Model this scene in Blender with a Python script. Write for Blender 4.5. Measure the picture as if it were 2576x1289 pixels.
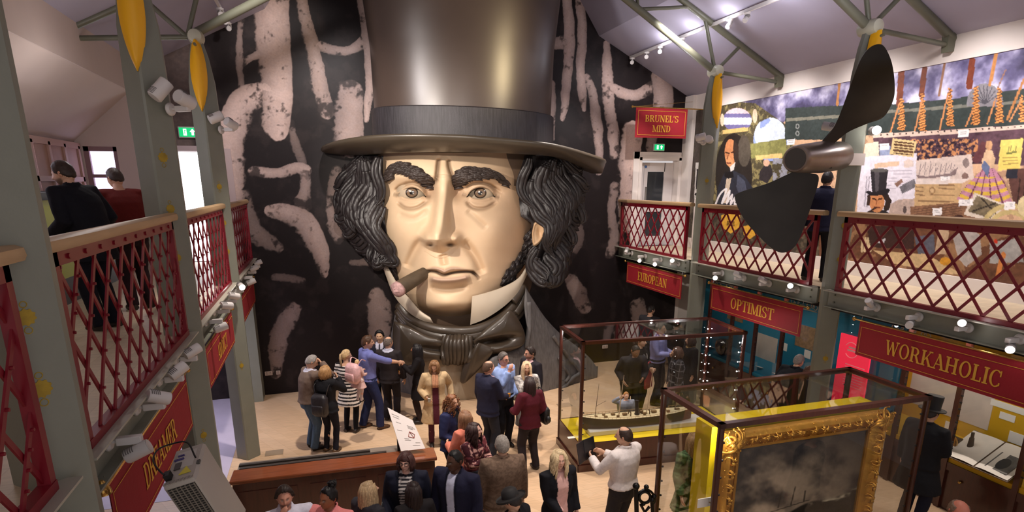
import bpy, math, random
import numpy as np
from mathutils import Vector, Matrix

# ------------------------------------------------------------------ clear
for o in list(bpy.data.objects):
    bpy.data.objects.remove(o)
SC = bpy.context.scene
COL = SC.collection
random.seed(7)
RNG = np.random.default_rng(11)

# ------------------------------------------------------------------ camera
F_PX, CX, CY = 1482.0, 1288.0, 858.0        # focal length and principal point of the (cropped) photograph, 2576x1289
YAW, PITCH = math.radians(17.73), math.radians(14.976)
CAM_H = 4.65
cam_data = bpy.data.cameras.new('camera')
cam = bpy.data.objects.new('camera', cam_data)
COL.objects.link(cam)
cam.location = (0, 0, CAM_H)
cam.rotation_euler = (math.pi / 2 - PITCH, 0, -YAW)
cam_data.sensor_fit = 'HORIZONTAL'
cam_data.sensor_width = 36.0
cam_data.lens = 36.0 * F_PX / 2576.0
cam_data.shift_y = (CY - 644.5) / 2576.0
cam_data.clip_start = 0.05
cam_data.clip_end = 100
SC.camera = cam

# ------------------------------------------------------------------ view, world
SC.view_settings.view_transform = 'Standard'
SC.view_settings.look = 'None'
SC.view_settings.gamma = 1.0
SC.view_settings.use_curve_mapping = False
SC.view_settings.exposure = 0.95
SC.cycles.max_bounces = 7
SC.cycles.diffuse_bounces = 3
SC.cycles.glossy_bounces = 3
SC.cycles.transmission_bounces = 6
SC.cycles.transparent_max_bounces = 16
SC.cycles.caustics_reflective = False
SC.cycles.caustics_refractive = False
SC.cycles.sample_clamp_indirect = 4.0
SC.cycles.use_denoising = True
world = bpy.data.worlds.new('world')
SC.world = world
world.use_nodes = True
bg = world.node_tree.nodes['Background']
bg.inputs[0].default_value = (0.78, 0.72, 0.72, 1)
bg.inputs[1].default_value = 0.42


def lamp(name, kind, loc, target=None, power=100, color=(1, 0.9, 0.8), size=0.1, angle=60, blend=0.6, sy=None):
    d = bpy.data.lights.new(name, kind)
    d.energy = power
    d.color = color
    if kind == 'SPOT':
        d.spot_size = math.radians(angle)
        d.spot_blend = blend
        d.shadow_soft_size = size
    elif kind == 'AREA':
        d.size = size
        if sy:
            d.shape = 'RECTANGLE'
            d.size_y = sy
    else:
        d.shadow_soft_size = size
    o = bpy.data.objects.new(name, d)
    COL.objects.link(o)
    o.location = loc
    if target is not None:
        v = Vector(target) - Vector(loc)
        o.rotation_euler = v.to_track_quat('-Z', 'Y').to_euler()
    return o


WARM = (1.0, 0.89, 0.79)
NEUT = (1.0, 0.93, 0.91)
COOL = (0.95, 0.93, 1.0)
GOLD = (1.0, 0.78, 0.45)
# unseen spots standing in for truss, track and column lamps, with added fill
lamp('statue_key', 'SPOT', (-1.15, 8.0, 6.1), (2.5, 12.2, 4.5), 760, WARM, .08, 66, .9)
lamp('statue_front_fill', 'SPOT', (0.6, 4.2, 5.6), (2.6, 12.2, 4.2), 420, WARM, .10, 44, .9)  # unseen front fill added for the face
lamp('statue_fill', 'SPOT', (5.6, 6.4, 6.6), (2.9, 12.2, 4.0), 80, WARM, .12, 50, .9)  # unseen fill added to soften the statue's right side
lamp('hat_lamp_left', 'SPOT', (-1.6, 9.3, 7.0), (2.6, 12.2, 7.2), 300, NEUT, .40, 60, .9)
lamp('hat_lamp_right', 'SPOT', (5.3, 7.9, 7.2), (2.6, 12.2, 7.2), 330, GOLD, .40, 44, .9)
lamp('mural_wash_left', 'SPOT', (0.6, 9.6, 8.0), (-0.4, 13.7, 6.0), 420, NEUT, .1, 64, .9)
lamp('mural_wash_right', 'SPOT', (6.3, 9.6, 7.6), (7.0, 13.7, 5.4), 400, NEUT, .1, 60, .9)
for x, y, p in ((0.2, 9.0, 760), (3.2, 8.8, 560), (1.6, 5.4, 330), (5.6, 10.8, 640), (4.4, 5.6, 360)):
    lamp('floor_downlight', 'SPOT', (x, y, 7.6), (x * .9 + .3, y + .6, 0), p, WARM, .12, 75, .9)
for y in (4.6, 6.4, 8.2, 10.0, 11.8):
    lamp('gallery_mural_light', 'SPOT', (7.6, y, 6.9), (9.0, y + .2, 4.9), 100, NEUT, .08, 105, .9)
for y in (5.6, 8.4, 11.2):
    lamp('gallery_floor_light', 'SPOT', (8.2, y, 6.8), (8.2, y, 3.1), 75, NEUT, .1, 90, .9)
for y in (3.5, 6.0, 8.5, 11.0):
    lamp('ceiling_fill', 'SPOT', (6.7, y, 6.2), (6.9, y + .3, 7.9), 26, COOL, .15, 150, .9)  # unseen fill added to brighten the ceiling slope
lamp('left_gallery_daylight', 'AREA', (-3.85, 9.0, 4.6), (-2.0, 9.0, 4.0), 14, (0.90, 0.86, 1.0), 2.4)
for y in (5.0, 9.0):
    lamp('left_gallery_lamp', 'POINT', (-2.4, y, 5.6), None, 9, NEUT, .15)
lamp('ship_case_led', 'POINT', (6.45, 8.25, 2.0), None, 9, NEUT, .03)
lamp('ship_case_led', 'POINT', (4.1, 9.0, 2.05), None, 9, NEUT, .03)
lamp('painting_case_led', 'POINT', (3.75, 4.62, 2.1), None, 5, WARM, .03)
lamp('painting_fill', 'SPOT', (4.6, 1.8, 4.3), (5.0, 4.9, 1.5), 150, WARM, .06, 40, .8)  # unseen spot added to brighten the painting in its case
lamp('under_left_daylight', 'AREA', (-3.3, 11.6, 2.6), (-2.6, 11.4, 0), 40, (.86, .84, 1.0), 1.6)
for y in (8.6, 9.9, 11.0, 12.0):
    lamp('track_glow', 'POINT', (7.12, y, 7.42), None, 3.5, COOL, .03)
lamp('under_gallery_yellow', 'AREA', (8.3, 5.4, 2.75), (8.9, 5.4, 1.4), 30, WARM, 2.6, sy=.3)
lamp('under_gallery_blue', 'AREA', (8.3, 9.8, 2.75), (8.9, 9.8, 1.4), 18, WARM, 3.2, sy=.3)


# ------------------------------------------------------------------ pixel <-> place helpers (where a thing of the photo stands)
_F = Vector((math.sin(YAW) * math.cos(PITCH), math.cos(YAW) * math.cos(PITCH), -math.sin(PITCH)))
_R = Vector((math.cos(YAW), -math.sin(YAW), 0))
_U = _R.cross(_F)
NF, NR, NU = np.array(_F), np.array(_R), np.array(_U)
CAM = Vector((0, 0, CAM_H))


def ray(px, py):
    return _F + _R * ((px - CX) / F_PX) + _U * ((CY - py) / F_PX)


def onz(px, py, z):
    d = ray(px, py)
    return CAM + d * ((z - CAM_H) / d.z)


def ony(px, py, y):
    d = ray(px, py)
    return CAM + d * (y / d.y)


def onx(px, py, x):
    d = ray(px, py)
    return CAM + d * (x / d.x)


def project(P):
    """numpy (n,3) -> pixel u, v"""
    d = P - np.array([0, 0, CAM_H])
    z = d @ NF
    return CX + F_PX * (d @ NR) / z, CY - F_PX * (d @ NU) / z


# ------------------------------------------------------------------ colours and materials
def lin(c):
    c = c / 255.0
    return c / 12.92 if c <= 0.04045 else ((c + 0.055) / 1.055) ** 2.4


def rgb(r, g=None, b=None):
    if g is None:
        r, g, b = r
    return (lin(r), lin(g), lin(b))


_mats = {}


def mat(name, col=(.5, .5, .5), rough=.6, metal=0.0, noise=0.0, nscale=8.0, bump=0.0, bscale=60.0, emit=None, estr=0.0, coat=0.0, spec=0.5, stretch=None):
    """principled material with procedural colour variation and bump; col is linear"""
    if name in _mats:
        return _mats[name]
    m = bpy.data.materials.new(name)
    m.use_nodes = True
    nt = m.node_tree
    b = nt.nodes['Principled BSDF']
    b.inputs['Base Color'].default_value = (*col, 1)
    b.inputs['Roughness'].default_value = rough
    b.inputs['Metallic'].default_value = metal
    b.inputs['Specular IOR Level'].default_value = spec
    if coat:
        b.inputs['Coat Weight'].default_value = coat
        b.inputs['Coat Roughness'].default_value = .08
    if emit is not None:
        b.inputs['Emission Color'].default_value = (*emit, 1)
        b.inputs['Emission Strength'].default_value = estr
    if noise or bump:
        tc = nt.nodes.new('ShaderNodeTexCoord')
        mp = nt.nodes.new('ShaderNodeMapping')
        nt.links.new(tc.outputs['Object'], mp.inputs[0])
        if stretch:
            mp.inputs['Scale'].default_value = stretch
    if noise:
        n = nt.nodes.new('ShaderNodeTexNoise')
        n.inputs['Scale'].default_value = nscale
        n.inputs['Detail'].default_value = 5
        nt.links.new(mp.outputs[0], n.inputs['Vector'])
        r = nt.nodes.new('ShaderNodeMapRange')
        r.inputs[1].default_value, r.inputs[2].default_value = .25, .75
        r.inputs[3].default_value, r.inputs[4].default_value = 1 - noise, 1 + noise
        nt.links.new(n.outputs['Fac'], r.inputs[0])
        x = nt.nodes.new('ShaderNodeVectorMath')
        x.operation = 'SCALE'
        x.inputs[0].default_value = col
        nt.links.new(r.outputs[0], x.inputs['Scale'])
        nt.links.new(x.outputs[0], b.inputs['Base Color'])
    if bump:
        n2 = nt.nodes.new('ShaderNodeTexNoise')
        n2.inputs['Scale'].default_value = bscale
        n2.inputs['Detail'].default_value = 4
        nt.links.new(mp.outputs[0], n2.inputs['Vector'])
        bp = nt.nodes.new('ShaderNodeBump')
        bp.inputs['Strength'].default_value = bump
        bp.inputs['Distance'].default_value = .02
        nt.links.new(n2.outputs['Fac'], bp.inputs['Height'])
        nt.links.new(bp.outputs[0], b.inputs['Normal'])
    _mats[name] = m
    return m


def vmat(name, rough=.6, spec=.4, noise=.06, nscale=40., bump=0., bscale=80., metal=0., coat=0.):
    """material whose colour is the mesh's own colour attribute 'col', with fine procedural variation"""
    if name in _mats:
        return _mats[name]
    m = bpy.data.materials.new(name)
    m.use_nodes = True
    nt = m.node_tree
    b = nt.nodes['Principled BSDF']
    b.inputs['Roughness'].default_value = rough
    b.inputs['Metallic'].default_value = metal
    b.inputs['Specular IOR Level'].default_value = spec
    if coat:
        b.inputs['Coat Weight'].default_value = coat
        b.inputs['Coat Roughness'].default_value = .15
    a = nt.nodes.new('ShaderNodeVertexColor')
    a.layer_name = 'col'
    tc = nt.nodes.new('ShaderNodeTexCoord')
    n = nt.nodes.new('ShaderNodeTexNoise')
    n.inputs['Scale'].default_value = nscale
    n.inputs['Detail'].default_value = 5
    nt.links.new(tc.outputs['Object'], n.inputs['Vector'])
    r = nt.nodes.new('ShaderNodeMapRange')
    r.inputs[1].default_value, r.inputs[2].default_value = .25, .75
    r.inputs[3].default_value, r.inputs[4].default_value = 1 - noise, 1 + noise
    nt.links.new(n.outputs['Fac'], r.inputs[0])
    x = nt.nodes.new('ShaderNodeVectorMath')
    x.operation = 'SCALE'
    nt.links.new(a.outputs['Color'], x.inputs[0])
    nt.links.new(r.outputs[0], x.inputs['Scale'])
    nt.links.new(x.outputs[0], b.inputs['Base Color'])
    if bump:
        n2 = nt.nodes.new('ShaderNodeTexNoise')
        n2.inputs['Scale'].default_value = bscale
        nt.links.new(tc.outputs['Object'], n2.inputs['Vector'])
        bp = nt.nodes.new('ShaderNodeBump')
        bp.inputs['Strength'].default_value = bump
        bp.inputs['Distance'].default_value = .02
        nt.links.new(n2.outputs['Fac'], bp.inputs['Height'])
        nt.links.new(bp.outputs[0], b.inputs['Normal'])
    _mats[name] = m
    return m


def plank_mat(name, c1, c2, rough=.35, scale=(1, 1, 1), rot=0.0, w=1.6, h=.13):
    if name in _mats:
        return _mats[name]
    m = bpy.data.materials.new(name)
    m.use_nodes = True
    nt = m.node_tree
    b = nt.nodes['Principled BSDF']
    b.inputs['Roughness'].default_value = rough
    tc = nt.nodes.new('ShaderNodeTexCoord')
    mp = nt.nodes.new('ShaderNodeMapping')
    mp.inputs['Rotation'].default_value = (0, 0, rot)
    nt.links.new(tc.outputs['Object'], mp.inputs[0])
    br = nt.nodes.new('ShaderNodeTexBrick')
    br.inputs['Color1'].default_value = (*c1, 1)
    br.inputs['Color2'].default_value = (*c2, 1)
    br.inputs['Mortar'].default_value = (c1[0] * .84, c1[1] * .80, c1[2] * .76, 1)
    br.inputs['Scale'].default_value = 1
    br.inputs['Mortar Size'].default_value = .0035
    br.inputs['Brick Width'].default_value = w
    br.inputs['Row Height'].default_value = h
    nt.links.new(mp.outputs[0], br.inputs['Vector'])
    mp2 = nt.nodes.new('ShaderNodeMapping')
    mp2.inputs['Rotation'].default_value = (0, 0, rot)
    mp2.inputs['Scale'].default_value = (1.2, 14, 1)
    nt.links.new(tc.outputs['Object'], mp2.inputs[0])
    n = nt.nodes.new('ShaderNodeTexNoise')
    n.inputs['Scale'].default_value = 2.5
    n.inputs['Detail'].default_value = 6
    nt.links.new(mp2.outputs[0], n.inputs['Vector'])
    r = nt.nodes.new('ShaderNodeMapRange')
    r.inputs[1].default_value, r.inputs[2].default_value = .3, .7
    r.inputs[3].default_value, r.inputs[4].default_value = .88, 1.1
    nt.links.new(n.outputs['Fac'], r.inputs[0])
    x = nt.nodes.new('ShaderNodeVectorMath')
    x.operation = 'SCALE'
    nt.links.new(br.outputs['Color'], x.inputs[0])
    nt.links.new(r.outputs[0], x.inputs['Scale'])
    nt.links.new(x.outputs[0], b.inputs['Base Color'])
    _mats[name] = m
    return m


def glass_mat(name='case_glass', refl=.10):
    """thin clear pane: mostly see-through with a weak mirror reflection that grows at grazing angles"""
    if name in _mats:
        return _mats[name]
    m = bpy.data.materials.new(name)
    m.use_nodes = True
    nt = m.node_tree
    for n in list(nt.nodes):
        if n.type != 'OUTPUT_MATERIAL':
            nt.nodes.remove(n)
    out = [n for n in nt.nodes if n.type == 'OUTPUT_MATERIAL'][0]
    t = nt.nodes.new('ShaderNodeBsdfTransparent')
    t.inputs[0].default_value = (.94, .95, .95, 1)
    g = nt.nodes.new('ShaderNodeBsdfGlossy')
    g.inputs['Roughness'].default_value = .0
    fr = nt.nodes.new('ShaderNodeLayerWeight')
    fr.inputs['Blend'].default_value = .5
    pw = nt.nodes.new('ShaderNodeMath')
    pw.operation = 'POWER'
    pw.inputs[1].default_value = 3.2
    nt.links.new(fr.outputs['Facing'], pw.inputs[0])
    mx = nt.nodes.new('ShaderNodeMixShader')
    mu = nt.nodes.new('ShaderNodeMath')
    mu.operation = 'MULTIPLY_ADD'
    mu.use_clamp = True
    mu.inputs[1].default_value = .55
    mu.inputs[2].default_value = .025
    nt.links.new(pw.outputs[0], mu.inputs[0])
    nt.links.new(mu.outputs[0], mx.inputs[0])
    nt.links.new(t.outputs[0], mx.inputs[1])
    nt.links.new(g.outputs[0], mx.inputs[2])
    nt.links.new(mx.outputs[0], out.inputs[0])
    _mats[name] = m
    return m


# ------------------------------------------------------------------ mesh builder
def fan_faces(n, base=0, flip=False):
    f = list(range(base, base + n))
    return [f[::-1] if flip else f]


class MB:
    def __init__(s):
        s.v, s.f, s.c = [], [], []
        s.cur = (.5, .5, .5)
        s.mi = []
        s.m = 0

    def color(s, c):
        s.cur = tuple(c)
        return s

    def add(s, verts, faces, cols=None):
        b = len(s.v)
        s.v.extend([tuple(map(float, p)) for p in verts])
        s.c.extend(cols if cols is not None else [s.cur] * len(verts))
        s.f.extend([[i + b for i in f] for f in faces])
        s.mi.extend([s.m] * len(faces))
        return s

    def box(s, c, d, M=None):
        x, y, z = [k / 2 for k in d]
        vs = [Vector((i * x, j * y, k * z)) for k in (-1, 1) for j in (-1, 1) for i in (-1, 1)]
        if M is not None:
            vs = [M @ v for v in vs]
        c = Vector(c)
        return s.add([v + c for v in vs], [[0, 2, 3, 1], [4, 5, 7, 6], [0, 1, 5, 4], [2, 6, 7, 3], [0, 4, 6, 2], [1, 3, 7, 5]])

    def bb(s, lo, hi):
        return s.box([(a + b) / 2 for a, b in zip(lo, hi)], [abs(b - a) for a, b in zip(lo, hi)])

    def rbox(s, c, d, r=.01, M=None, seg=2):
        """box with rounded vertical (local z) edges and small chamfer at top and bottom"""
        x, y, z = [k / 2 for k in d]
        r = min(r, x * .95, y * .95, z * .95)
        ring = []
        for cx_, cy_, a0 in ((x - r, y - r, 0), (-x + r, y - r, 90), (-x + r, -y + r, 180), (x - r, -y + r, 270)):
            for k in range(seg + 1):
                a = math.radians(a0 + 90 * k / seg)
                ring.append((cx_, cy_, math.cos(a), math.sin(a)))
        n = len(ring)
        vs = []
        for zz, rr in ((-z, 0), (-z + r, r), (z - r, r), (z, 0)):
            q = rr if rr else r * .35
            vs += [Vector((p[0] + q * p[2], p[1] + q * p[3], zz)) for p in ring]
        if M is not None:
            vs = [M @ v for v in vs]
        c = Vector(c)
        fs = []
        for k in range(3):
            for i in range(n):
                j = (i + 1) % n
                fs.append([k * n + i, k * n + j, (k + 1) * n + j, (k + 1) * n + i])
        fs.append(list(range(n))[::-1])
        fs.append(list(range(3 * n, 4 * n)))
        return s.add([v + c for v in vs], fs)

    def tube(s, pts, rad, n=10, flat=1.0, up=None, caps=True, round_ends=False, twist=0.0):
        """swept tube through pts; rad scalar or list; flat squashes the second axis"""
        P = [Vector(p) for p in pts]
        k = len(P)
        if not hasattr(rad, '__len__'):
            rad = [rad] * k
        vs, T = [], []
        for i in range(k):
            a, b = P[max(i - 1, 0)], P[min(i + 1, k - 1)]
            t = b - a
            T.append(t.normalized() if t.length > 1e-9 else Vector((0, 0, 1)))
        u = Vector(up) if up is not None else (Vector((0, 0, 1)) if abs(T[0].z) < .9 else Vector((1, 0, 0)))
        x = (u - T[0] * u.dot(T[0])).normalized()
        for i in range(k):
            x = x - T[i] * x.dot(T[i])
            if x.length < 1e-6:
                x = T[i].orthogonal()
            x.normalize()
            y = T[i].cross(x)
            for j in range(n):
                a = 2 * math.pi * j / n + twist * i
                vs.append(P[i] + (x * math.cos(a) * flat + y * math.sin(a)) * rad[i])
        fs = []
        for i in range(k - 1):
            for j in range(n):
                j2 = (j + 1) % n
                fs.append([i * n + j, i * n + j2, (i + 1) * n + j2, (i + 1) * n + j])
        if caps:
            fs.append(list(range(n))[::-1])
            fs.append(list(range((k - 1) * n, k * n)))
        return s.add(vs, fs)

    def cyl(s, p0, p1, r0, r1=None, n=16):
        return s.tube([p0, p1], [r0, r0 if r1 is None else r1], n)

    def lathe(s, prof, n=24, c=(0, 0, 0), M=None):
        """prof: (r, z) pairs, about local z"""
        vs, fs = [], []
        for r, z in prof:
            for j in range(n):
                a = 2 * math.pi * j / n
                vs.append(Vector((r * math.cos(a), r * math.sin(a), z)))
        for i in range(len(prof) - 1):
            for j in range(n):
                j2 = (j + 1) % n
                fs.append([i * n + j, i * n + j2, (i + 1) * n + j2, (i + 1) * n + j])
        fs.append(list(range(n))[::-1])
        fs.append(list(range((len(prof) - 1) * n, len(prof) * n)))
        if M is not None:
            vs = [M @ v for v in vs]
        c = Vector(c)
        return s.add([v + c for v in vs], fs)

    def ball(s, c, r, n=14, m=9, M=None):
        if not hasattr(r, '__len__'):
            r = (r, r, r)
        vs, fs = [], []
        for i in range(m + 1):
            th = math.pi * i / m
            for j in range(n):
                a = 2 * math.pi * j / n
                vs.append(Vector((r[0] * math.sin(th) * math.cos(a), r[1] * math.sin(th) * math.sin(a), r[2] * math.cos(th))))
        for i in range(m):
            for j in range(n):
                j2 = (j + 1) % n
                fs.append([i * n + j, (i + 1) * n + j, (i + 1) * n + j2, i * n + j2])
        if M is not None:
            vs = [M @ v for v in vs]
        c = Vector(c)
        return s.add([v + c for v in vs], fs)

    def prism(s, poly, p0, ex, ey, ez):
        """2d polygon in the (ex, ey) plane at p0, extruded along ez"""
        p0, ex, ey, ez = Vector(p0), Vector(ex), Vector(ey), Vector(ez)
        n = len(poly)
        a = [p0 + ex * x + ey * y for x, y in poly]
        vs = a + [p + ez for p in a]
        fs = [list(range(n))[::-1], list(range(n, 2 * n))]
        for i in range(n):
            j = (i + 1) % n
            fs.append([i, j, n + j, n + i])
        return s.add(vs, fs)

    def grid(s, P, cols=None, wrap=False):
        """P numpy (h, w, 3)"""
        h, w = P.shape[:2]
        fs = []
        for i in range(h - 1):
            for j in range(w - 1 + (1 if wrap else 0)):
                j2 = (j + 1) % w
                fs.append([i * w + j, i * w + j2, (i + 1) * w + j2, (i + 1) * w + j])
        return s.add(P.reshape(-1, 3), fs, None if cols is None else [tuple(c) for c in cols.reshape(-1, 3)])

    def shift(s, M):
        s.v = [tuple(M @ Vector(p)) for p in s.v]
        return s

    def build(s, name, material=None, parent=None, smooth=True, world=False, sharp=35):
        me = bpy.data.meshes.new(name)
        vs = s.v
        if world and parent is not None:
            Mi = root_matrix(parent).inverted()
            vs = [tuple(Mi @ Vector(p)) for p in vs]
        me.from_pydata(vs, [], s.f)
        me.validate(clean_customdata=False)
        if material is not None:
            for m in (material if isinstance(material, (list, tuple)) else [material]):
                me.materials.append(m)
            if isinstance(material, (list, tuple)) and len(me.polygons) == len(s.mi):
                me.polygons.foreach_set('material_index', s.mi)
        a = me.color_attributes.new('col', 'FLOAT_COLOR', 'POINT')
        arr = np.ones((len(me.vertices), 4), np.float32)
        if len(s.c) == len(me.vertices):
            arr[:, :3] = np.array(s.c, np.float32)
        a.data.foreach_set('color', arr.ravel())
        if smooth:
            me.polygons.foreach_set('use_smooth', [True] * len(me.polygons))
            if sharp:
                me.set_sharp_from_angle(angle=math.radians(sharp))
        me.update()
        o = bpy.data.objects.new(name, me)
        COL.objects.link(o)
        if parent is not None:
            o.parent = parent
        return o


def big_mesh(name, P, cols, material, parent=None, smooth=True, world=False, mask=None):
    """fast grid mesh from numpy P (h,w,3) with colours (h,w,3)"""
    h, w = P.shape[:2]
    idx = np.arange(h * w).reshape(h, w)
    q = np.stack([idx[:-1, :-1], idx[:-1, 1:], idx[1:, 1:], idx[1:, :-1]], -1).reshape(-1, 4)
    if mask is not None:
        mk = mask.reshape(-1)
        q = q[mk[q].all(1)]
    V = P.reshape(-1, 3)
    if world and parent is not None:
        Mi = np.array(root_matrix(parent).inverted())
        V = V @ Mi[:3, :3].T + Mi[:3, 3]
    used = np.zeros(len(V), bool)
    used[q.ravel()] = True
    remap = np.cumsum(used) - 1
    V = V[used]
    q = remap[q]
    me = bpy.data.meshes.new(name)
    me.vertices.add(len(V))
    me.vertices.foreach_set('co', V.astype(np.float32).ravel())
    me.loops.add(q.size)
    me.loops.foreach_set('vertex_index', q.astype(np.int32).ravel())
    me.polygons.add(len(q))
    me.polygons.foreach_set('loop_start', np.arange(0, q.size, 4, dtype=np.int32))
    me.update(calc_edges=True)
    me.materials.append(material)
    a = me.color_attributes.new('col', 'FLOAT_COLOR', 'POINT')
    arr = np.ones((len(V), 4), np.float32)
    if cols is not None:
        arr[:, :3] = cols.reshape(-1, 3)[used]
    a.data.foreach_set('color', arr.ravel())
    me.polygons.foreach_set('use_smooth', [smooth] * len(q))
    o = bpy.data.objects.new(name, me)
    COL.objects.link(o)
    if parent is not None:
        o.parent = parent
    return o


def root_matrix(o):
    M = Matrix.LocRotScale(o.location, o.rotation_euler, None)
    while o.parent is not None:
        o = o.parent
        M = Matrix.LocRotScale(o.location, o.rotation_euler, None) @ M
    return M


def tag(o, label, cat, group=None):
    o['label'] = label
    o['category'] = cat
    if group:
        o['group'] = group
    return o


def thing(name, label, cat, loc=(0, 0, 0), rz=0.0, group=None, rot=None):
    o = bpy.data.objects.new(name, None)
    o.empty_display_size = .1
    COL.objects.link(o)
    o.location = loc
    o.rotation_euler = rot if rot is not None else (0, 0, rz)
    return tag(o, label, cat, group)


def struct(o):
    o['kind'] = 'structure'
    return o


KIDS = {}


def copy_tree(o, parent=None):
    c = o.copy()
    COL.objects.link(c)
    c.parent = parent
    for ch in list(o.children):
        copy_tree(ch, c)
    return c


def rz(a):
    return Matrix.Rotation(a, 4, 'Z')


def smoothstep(a, b, x):
    t = np.clip((x - a) / (b - a), 0, 1)
    return t * t * (3 - 2 * t)


def vnoise(x, y, seed=0, octaves=4):
    """cheap 2d value noise on numpy arrays, about 0..1"""
    out = np.zeros_like(x, dtype=float)
    amp, tot = 1.0, 0.0
    for o in range(octaves):
        f = 2.0 ** o
        xi, yi = np.floor(x * f).astype(np.int64), np.floor(y * f).astype(np.int64)
        xf, yf = x * f - xi, y * f - yi
        xf, yf = xf * xf * (3 - 2 * xf), yf * yf * (3 - 2 * yf)

        def h(a, b):
            n = (a * 374761393 + b * 668265263 + (seed + o) * 1442695041) & 0x7fffffff
            n = ((n ^ (n >> 13)) * 1274126177) & 0x7fffffff
            return ((n ^ (n >> 16)) & 0xffff) / 65535.0
        v = (h(xi, yi) * (1 - xf) + h(xi + 1, yi) * xf) * (1 - yf) + (h(xi, yi + 1) * (1 - xf) + h(xi + 1, yi + 1) * xf) * yf
        out += amp * v
        tot += amp
        amp *= .55
    return out / tot


def poly_mask(u, v, pts):
    inside = np.zeros(u.shape, bool)
    n = len(pts)
    j = n - 1
    for i in range(n):
        xi, yi = pts[i]
        xj, yj = pts[j]
        if yi != yj:
            c = ((yi > v) != (yj > v)) & (u < (xj - xi) * (v - yi) / (yj - yi) + xi)
            inside ^= c
        j = i
    return inside


def seg_field(u, v, pts, rads):
    """signed 'inside-ness' of a thick polyline with varying radius: 1 at the axis, 0 at its edge, also side (-1..1) across it"""
    best = np.full(u.shape, -9.0)
    side = np.zeros(u.shape)
    along = np.zeros(u.shape)
    n = len(pts) - 1
    for i in range(n):
        ax, ay = pts[i]
        bx, by = pts[i + 1]
        dx, dy = bx - ax, by - ay
        L2 = dx * dx + dy * dy + 1e-9
        t = np.clip(((u - ax) * dx + (v - ay) * dy) / L2, 0, 1)
        r = rads[i] + (rads[i + 1] - rads[i]) * t
        ex, ey = u - (ax + dx * t), v - (ay + dy * t)
        d = np.hypot(ex, ey)
        f = 1 - d / r
        L = math.sqrt(L2)
        sd = (ex * -dy + ey * dx) / L / r
        m = f > best
        best = np.where(m, f, best)
        side = np.where(m, sd, side)
        along = np.where(m, (i + t) / n, along)
    return best, side, along


def catmull(pts, k=6):
    P = [np.array(p, float) for p in pts]
    P = [2 * P[0] - P[1]] + P + [2 * P[-1] - P[-2]]
    out = []
    for i in range(1, len(P) - 2):
        for s in range(k):
            t = s / k
            a, b, c, d = P[i - 1], P[i], P[i + 1], P[i + 2]
            out.append(.5 * ((2 * b) + (-a + c) * t + (2 * a - 5 * b + 4 * c - d) * t * t + (-a + 3 * b - 3 * c + d) * t ** 3))
    out.append(P[-2])
    return out

# ================================================================== the hall
XL, XR, YW = -1.45, 7.25, 13.72          # gallery edges and far wall
XO, XM = -4.0, 9.04                      # outer walls (left gallery, right gallery mural)
Y0 = -1.2
oak = plank_mat('oak_floor', rgb(212, 180, 148), rgb(202, 168, 134), .38, rot=math.radians(62), w=2.4, h=.2)
oak_pale = plank_mat('oak_gallery_floor', rgb(216, 198, 168), rgb(204, 184, 154), .4, rot=math.radians(90), w=1.8, h=.14)
white_paint = mat('white_paint', rgb(232, 222, 216), .7, noise=.03, nscale=3)
ceil_paint = mat('ceiling_paint', rgb(168, 162, 180), .8, noise=.03, nscale=2)
sage = mat('sage_steel_paint', rgb(128, 130, 118), .42, noise=.05, nscale=5, bump=.05)
sage_dark = mat('truss_steel_paint', rgb(104, 104, 88), .4, noise=.06, nscale=5)
rail_red = mat('rail_red_paint', rgb(122, 14, 32), .38, noise=.06, nscale=9)
beech = mat('beech_handrail', rgb(186, 154, 116), .42, noise=.14, nscale=3, stretch=(6, .6, 6))
dark_wood = mat('mahogany_dark', rgb(66, 30, 22), .28, noise=.25, nscale=4, stretch=(8, 8, 1), coat=.3)
red_wood = mat('mahogany_top', rgb(122, 64, 36), .24, noise=.22, nscale=3, stretch=(1, 8, 8), coat=.5)
black_paint = mat('black_paint', rgb(20, 18, 18), .5, noise=.1)
white_plastic = mat('white_plastic', rgb(212, 207, 205), .4)
lamp_glow = mat('lamp_lens', (1, .95, .88), .3, emit=(1, .93, .82), estr=14)
brass = mat('brass', rgb(190, 150, 80), .25, metal=.9)
chrome = mat('chrome', rgb(200, 200, 200), .18, metal=1.0)
cloth_red = mat('banner_red', rgb(146, 16, 32), .75, noise=.06, nscale=6, bump=.15, bscale=30)
gold_print = mat('banner_gold', rgb(214, 160, 52), .6)
glass = glass_mat()

m = MB().bb((XL - 3.0, Y0, -.1), (XM + .2, YW + .3, 0))
struct(m.build('floor', oak, smooth=False))
struct(MB().bb((XO, 9.2, 0), (-1.78, YW, .004)).build('floor_stone_left', mat('stone_lilac', rgb(186, 176, 196), .5, noise=.06, nscale=3), smooth=False))
# floor boxes
for px, py in ((690, 1140), (1420, 1020)):
    p = onz(px, py, 0)
    fb = MB().box((0, 0, .003), (.30, .22, .006))
    o = fb.build('floor_box', mat('floor_box_plate', rgb(150, 130, 108), .5))
    o.location = (p.x, p.y, 0)
    tag(o, 'flush floor socket box in front of the ' + ('black chain mural by the left columns' if px < 1000 else 'long glass ship case'), 'floor box')

# gallery floors
struct(MB().bb((XR + .07, Y0, 2.86), (XM, YW, 3.06)).build('floor_gallery_right', oak_pale, smooth=False))
struct(MB().bb((XO, Y0, 2.86), (XL - .07, YW, 3.06)).build('floor_gallery_left', oak_pale, smooth=False))

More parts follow.
